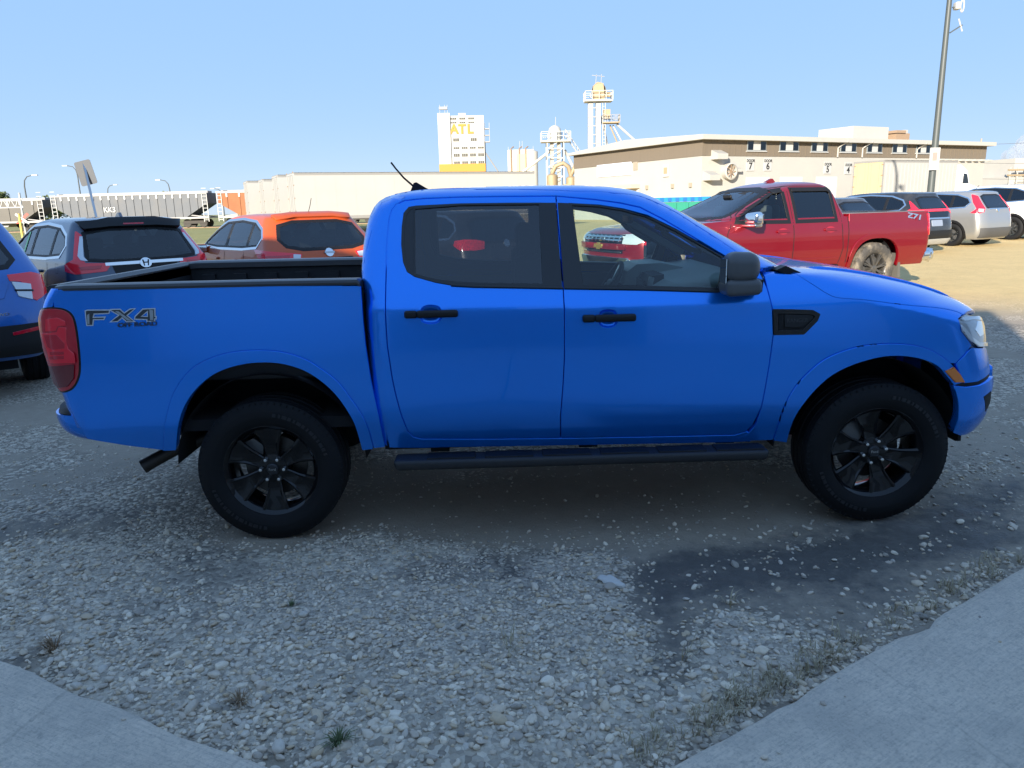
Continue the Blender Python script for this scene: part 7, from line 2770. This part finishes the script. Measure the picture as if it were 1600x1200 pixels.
HG = mat('hopper_grey', (0.085, 0.093, 0.105), .6, .2, var=.12, vscale=.8, dirt=(.15, .135, .115), damt=.4, dscale=.6)
HR = mat('hopper_rust', (0.27, 0.10, 0.04), .8, var=.25, vscale=1.2)
HB_ = mat('boxcar_grey', (0.13, 0.12, 0.105), .8, var=.15, vscale=.8)
dT = 84
p0, p1 = gxy(92, dT), gxy(334, dT)
ra = math.atan2((p1 - p0).y, (p1 - p0).x)
hopper_car('long grey covered hopper railway car with white rib caps behind the grey hatchback', (p0 + p1) / 2, ra, HG, (p1 - p0).length, letters='KK3')
dr = (p1 - p0).normalized()
hopper_car('rusty orange hopper railway car beside the leftmost white trailer', p1 + dr * 9.6, ra, HR, 17.4, h1=3.8, ribs=12)
p_ = p0 - dr * 9.5
hopper_car('weathered grey brown railway car at the far left behind the crossing signal', p_, ra, HB_, 17.4, h1=3.5, ribs=12)
rl = MB()
for q in (-.75, .75):
    n2 = Vector((-dr.y, dr.x)) * q
    a, b = p0 - dr * 70 + n2, p1 + dr * 60 + n2
    rl.bar((a.x, a.y, .30), (b.x, b.y, .30), .08, .14)
tag(rl.build('rail_track', RUST), 'pair of rails under the railway cars', 'railway track')
bal = MB()
n2 = Vector((-dr.y, dr.x))
for q0, q1, z0, z1 in ((-2.4, -1.5, -.1, .24), (-1.5, 1.5, .24, .24), (1.5, 2.4, .24, -.1)):
    a, b = p0 - dr * 70, p1 + dr * 60
    bal.add([(a.x + n2.x * q0, a.y + n2.y * q0, z0), (b.x + n2.x * q0, b.y + n2.y * q0, z0), (b.x + n2.x * q1, b.y + n2.y * q1, z1), (a.x + n2.x * q1, a.y + n2.y * q1, z1)], [(0, 1, 2, 3)])
bo = bal.build('ballast', mat('ballast', (.30, .27, .23), .95, bump=.6, bscale=9))
bo['kind'] = 'structure'

# crossing signal with crossbuck and gantry
p = gxy(33, 70)
cs = thing('crossing_signal', 'railway crossing mast with red and white crossbuck and a white lattice arm', 'crossing signal', (p.x, p.y, .2), R(-5))
MB().tube([(0, 0, 0), (0, 0, 3.9)], .09, 8).build('mast', PANE, cs)
CR = mat('crossbuck_red', (.6, .08, .06), .6)
for s in (-1, 1):
    MB().bar((-.6, -.14 - .02 * s, 1.55 + .45 * s), (.6, -.14 - .02 * s, 1.55 - .45 * s), .03, .22, up=(0, 0, 1)).build('crossbuck', PANE if s > 0 else CR, cs)
for x in (-.35, .35):
    MB().lathe([(.2, -.2), (.2, 0), (0, .02)], 14, c=(x, -.1, .95)).build('signal_lamp', VOID, cs)
lt = MB()
for z in (2.6, 3.35):
    lt.bar((-6.5, 0, z), (.2, 0, z), .09)
for i in range(9):
    x = -6.5 + i * .74
    lt.bar((x, 0, 2.6), (x + .37, 0, 3.35), .06)
    lt.bar((x + .37, 0, 3.35), (x + .74, 0, 2.6), .06)
lt.build('lattice_arm', PANE, cs)
p = gxy(27, 45)
mp_ = tag(MB().tube([(0, 0, 0), (0, 0, 1.75)], .07, 8).build('marker_post', mat('marker_yellow', (.62, .45, .10), .6)), 'thin yellow marker post standing in the grass at the left', 'post')
mp_.location = (p.x, p.y, ground_z(p.x, p.y))

# lamps and poles
LP_ = mat('lamp_pole', (.06, .07, .068), .5, .0)
for px, py, dep, lab, s in ((43, 277, 95, 'curved street lamp left of the sign back', 1), (128, 262, 105, 'street lamp half hidden by the sign back', -1), (171, 291, 130, 'street lamp above the hopper car just right of the sign', 1), (268, 283, 110, 'street lamp with arm pointing left above the hopper car', -1), (349, 296, 125, 'street lamp nearest the white trailers above the rusty car', -1)):
    p = gxy(px, dep)
    h_ = 1.715 + (np.interp(px, [0, 1600], [344, 303]) - py) * dep / 1180
    sl_ = thing('street_lamp', lab, 'street lamp', (p.x, p.y, 0), 0, 'street lamps along the far road')
    MB().tube([(0, 0, 0), (0, 0, h_ - 1.3), (s * .12, 0, h_ - .6), (s * .5, 0, h_ - .15), (s * 1.2, 0, h_)], [.11, .08, .07, .06, .05], 8).build('pole', LP_, sl_, smooth=50)
    MB().cbox((s * 1.5, 0, h_), (.7, .25, .12)).build('lamp_head', PANE, sl_)
# sign seen from behind on a leaning post
top, bot = at(134, 270, 21), at(150, 338, 21)
d_ = (top - bot).normalized()
foot = bot - d_ * ((bot.z - .1) / d_.z)
sg = thing('road_sign', 'grey back of a road sign on a leaning metal post behind the grey hatchback', 'sign', foot, 0)
MB().bar((0, 0, 0), (top - foot) + d_ * .32, .06, .04).build('post', STEEL, sg)
pm = MB()
ps = [Vector((x, z)) for x, z in rrect(-.23, -.33, .23, .33, .05)]
ang = math.atan2(d_.x, d_.z)
c_, s_ = math.cos(-ang), math.sin(-ang)
ctr = (top - foot) + Vector((-.02, 0, 0))
pm.prism([(ctr.x + q.x * c_ - q.y * s_, ctr.z + q.x * s_ + q.y * c_) for q in ps], 'Y', ctr.y + .03, ctr.y + .04)
pm.build('sign_plate', mat('sign_back', (.045, .052, .062), .6, .0), sg)
# big lamp pole at the right
p = gxy(1452, 34)
lp = thing('lamp_pole', 'tall grey steel lamp pole with a curved top rising behind the parked row', 'lamp pole', (p.x, p.y, ground_z(p.x, p.y)), 0)
zt = 11.6
MB().tube([(0, 0, 0), (0, 0, 8.6), (.0, 0, 9.5), (-.06, 0, 10.1), (-.3, -.1, 10.8), (-1.0, -.4, 11.6), (-2.6, -1.1, 12.3)], [.16, .108, .10, .098, .095, .09, .08], 14).build('pole', LP_, lp, smooth=50)
MB().cbox((-3.0, -1.25, 12.3), (.9, .4, .14)).build('lamp_head', LP_, lp)
MB().box((-.32, -.24, 2.55), (.12, -.20, 3.5)).build('notice', PANE, lp)
nb_ = lp.children[-1]
MB().box((-.2, -.25, 2.95), (.0, -.241, 3.3)).build('notice_print', mat('faded_red', (.42, .22, .19), .6), nb_)
rbox('camera_housing', (.30, -.1, 9.25), (.22, .3, .30), PANE, lp, r=.05)
MB().bar((.1, -.1, 9.2), (.22, -.1, 9.2), .05).build('bracket', LP_, lp)
for k in range(2):
    MB().tube([(.52 + .1 * math.cos(a) * .7, -.1, 9.25 - k * 0 + .24 * math.sin(a)) for a in np.linspace(0, 6.283, 17)] if k == 0 else [(.62, -.1, 8.25), (.42, -.1, 8.75)], .03, 6).build('antenna', PANE, lp)
MB().bar((.1, -.1, 8.2), (.6, -.1, 8.5), .05).build('antenna_arm', LP_, lp)
# utility pole and wires
p = gxy(1522, 105)
up_ = thing('utility_pole', 'wooden utility pole with a cross arm at the end of the warehouse', 'utility pole', (p.x, p.y, 0), R(20))
MB().tube([(0, 0, 0), (0, 0, 9.2)], [.16, .11], 8).build('pole', mat('pole_wood', (.32, .27, .22), .9), up_)
MB().bar((-1.1, 0, 8.1), (1.1, 0, 8.1), .12).build('cross_arm', mat('pole_wood', (.32, .27, .22), .9), up_)
for x in (-1, 0, 1):
    MB().lathe([(.07, 8.15), (.09, 8.3), (.0, 8.4)], 8, axis='Z', c=(x, 0, 0)).build('insulator', PANE, up_)
for i, (z0, z1) in enumerate(((8.4, 9.4), (6.0, 5.6), (3.9, 3.7))):
    q = p + Vector((26, -6))
    w_ = MB().tube([(p.x + (q.x - p.x) * t_, p.y + (q.y - p.y) * t_, z0 + (z1 - z0) * t_ - 1.2 * 4 * t_ * (1 - t_) * .25) for t_ in np.linspace(0, 1, 9)], .025, 5).build('wire', mat('wire', (.08, .08, .08), .6))
    tag(w_, ('topmost wire from the utility pole to the right', 'middle wire from the utility pole to the right', 'lowest wire from the utility pole to the right')[i], 'wire', 'wires from the utility pole')
# plant with steam at the right edge
p = gxy(1590, 120)
pl = thing('process_plant', 'pale industrial plant with pipework under a steam plume at the right edge', 'factory', (p.x, p.y, 0), R(12))
MB().box((-2.5, 0, 0), (10, 8, 4.4)).build('lower_block', WT, pl)
MB().box((-.5, 1, 4.4), (10, 8, 7.2)).build('upper_block', WT, pl)
MB().box((-4.5, -1, 0), (-.5, 3, 2.6)).build('annex', WT, pl)
for z in (4.6, 5.4):
    MB().tube([(-3, -.4, z), (8, -.4, z)], .15, 6).build('pipe', TAN, pl)
for x in (-2.6, -1.2, .4, 2.0, 3.6):
    MB().bar((x, -.4, 2), (x, -.4, 5.8), .14).build('pipe_support', PALE, pl)
for k in range(5):
    MB().box((-1.2, -.12, 2.0 + k * .35), (.6, -.0, 2.2 + k * .35)).build('louvre', TG, pl)
st = bpy.data.meshes.new('steam')
bm = bmesh.new()
r3 = np.random.default_rng(4)
for i in range(26):
    q = i / 26
    bmesh.ops.create_icosphere(bm, subdivisions=2, radius=.7 + 1.2 * q + .5 * r3.random(), matrix=Matrix.Translation((p.x + .2 + 5.5 * q + r3.normal(0, .5), p.y + 3 + r3.normal(0, .5), 7.3 + 3.2 * q + r3.normal(0, .5))))
bm.to_mesh(st)
bm.free()
smat = bpy.data.materials.new('steam')
smat.use_nodes = True
nn = smat.node_tree.nodes
nn.remove(nn['Principled BSDF'])
pv = nn.new('ShaderNodeVolumePrincipled')
pv.inputs['Color'].default_value = (.95, .95, .95, 1)
pv.inputs['Density'].default_value = .55
smat.node_tree.links.new(pv.outputs['Volume'], nn['Material Output'].inputs['Volume'])
stm = link('steam', st, smat)
stm['kind'] = 'stuff'
# green skip with a blue cover behind the red pickup
p = gxy(1062, 34)
db = thing('dumpster', 'green refuse skip under a bright blue ribbed cover behind the red pickup windshield', 'dumpster', (p.x, p.y, ground_z(p.x, p.y)), R(15))
GRN = mat('skip_green', (.03, .25, .17), .5)
MB().prism([(-1.0, .1), (-1.3, 1.45), (1.5, 1.45), (1.3, .1)], 'Y', 0, 1.8).build('tub', GRN, db)
cv = MB().box((-1.25, -.05, 1.46), (1.55, 1.9, 1.66)).build('cover', mat('skip_blue', (.02, .22, .55), .5), db)
for i in range(6):
    MB().box((-1.0 + i * .38, -.09, 1.48), (-.85 + i * .38, -.05, 1.64)).build('cover_rib', mat('skip_blue2', (.02, .13, .40), .5), cv)
for i in range(4):
    MB().box((-.9 + i * .6, -.06, .3), (-.8 + i * .6, .0, 1.42)).build('tub_rib', GRN, db)
for x in (-.8, .9):
    MB().box((x - .1, .2, -.05), (x + .1, 1.6, .1)).build('skid', TG, db)

# trees beyond the line
def tree(label, px, dep, h_, wd, seed):
    p = gxy(px, dep)
    t = thing('tree', label, 'tree', (p.x, p.y, 0), 0, 'trees beyond the railway')
    r = np.random.default_rng(seed)
    tk = MB().tube([(0, 0, 0), (.1, 0, h_ * .35), (-.1, .1, h_ * .6)], [.3, .22, .1], 8)
    for k in range(6):
        a = r.random() * 6.28
        tk.tube([(0, 0, h_ * .35), (math.cos(a) * wd * .3, math.sin(a) * wd * .3, h_ * (.55 + .25 * r.random()))], [.12, .04], 6)
    tk.build('trunk', mat('bark', (.12, .09, .07), .9), t)
    lm = MB()
    cl = [(r.normal(0, wd * .24), r.normal(0, wd * .24), h_ * (.45 + .45 * r.random()), wd * (.12 + .12 * r.random())) for k in range(16)]
    for cx, cy, cz, cr in cl:
        for k in range(60):
            d = Vector(r.normal(0, 1, 3)).normalized() * cr * r.random() ** .4
            c_ = Vector((cx, cy, cz)) + d
            u_ = Vector(r.normal(0, 1, 3)).normalized()
            v_ = u_.cross(Vector(r.normal(0, 1, 3))).normalized()
            s_ = .22 + .2 * r.random()
            lm.add([c_ - u_ * s_, c_ + v_ * s_ * .6, c_ + u_ * s_, c_ - v_ * s_ * .6], [(0, 1, 2, 3)])
    lm.build('crown', mat('foliage', (.085, .11, .035), .8, var=.5, vscale=.8), t)


tree('rounded yellow green tree showing above the middle of the hopper car', 258, 150, 6.3, 7, 1)
tree('dark green tree at the left end of the hopper car', 62, 150, 5.8, 6, 2)
tree('reddish dark tree at the left edge of the view', 8, 150, 7.6, 6, 3)
tree('dark tree between the lattice arm and the hopper car', 88, 160, 5.2, 8, 4)
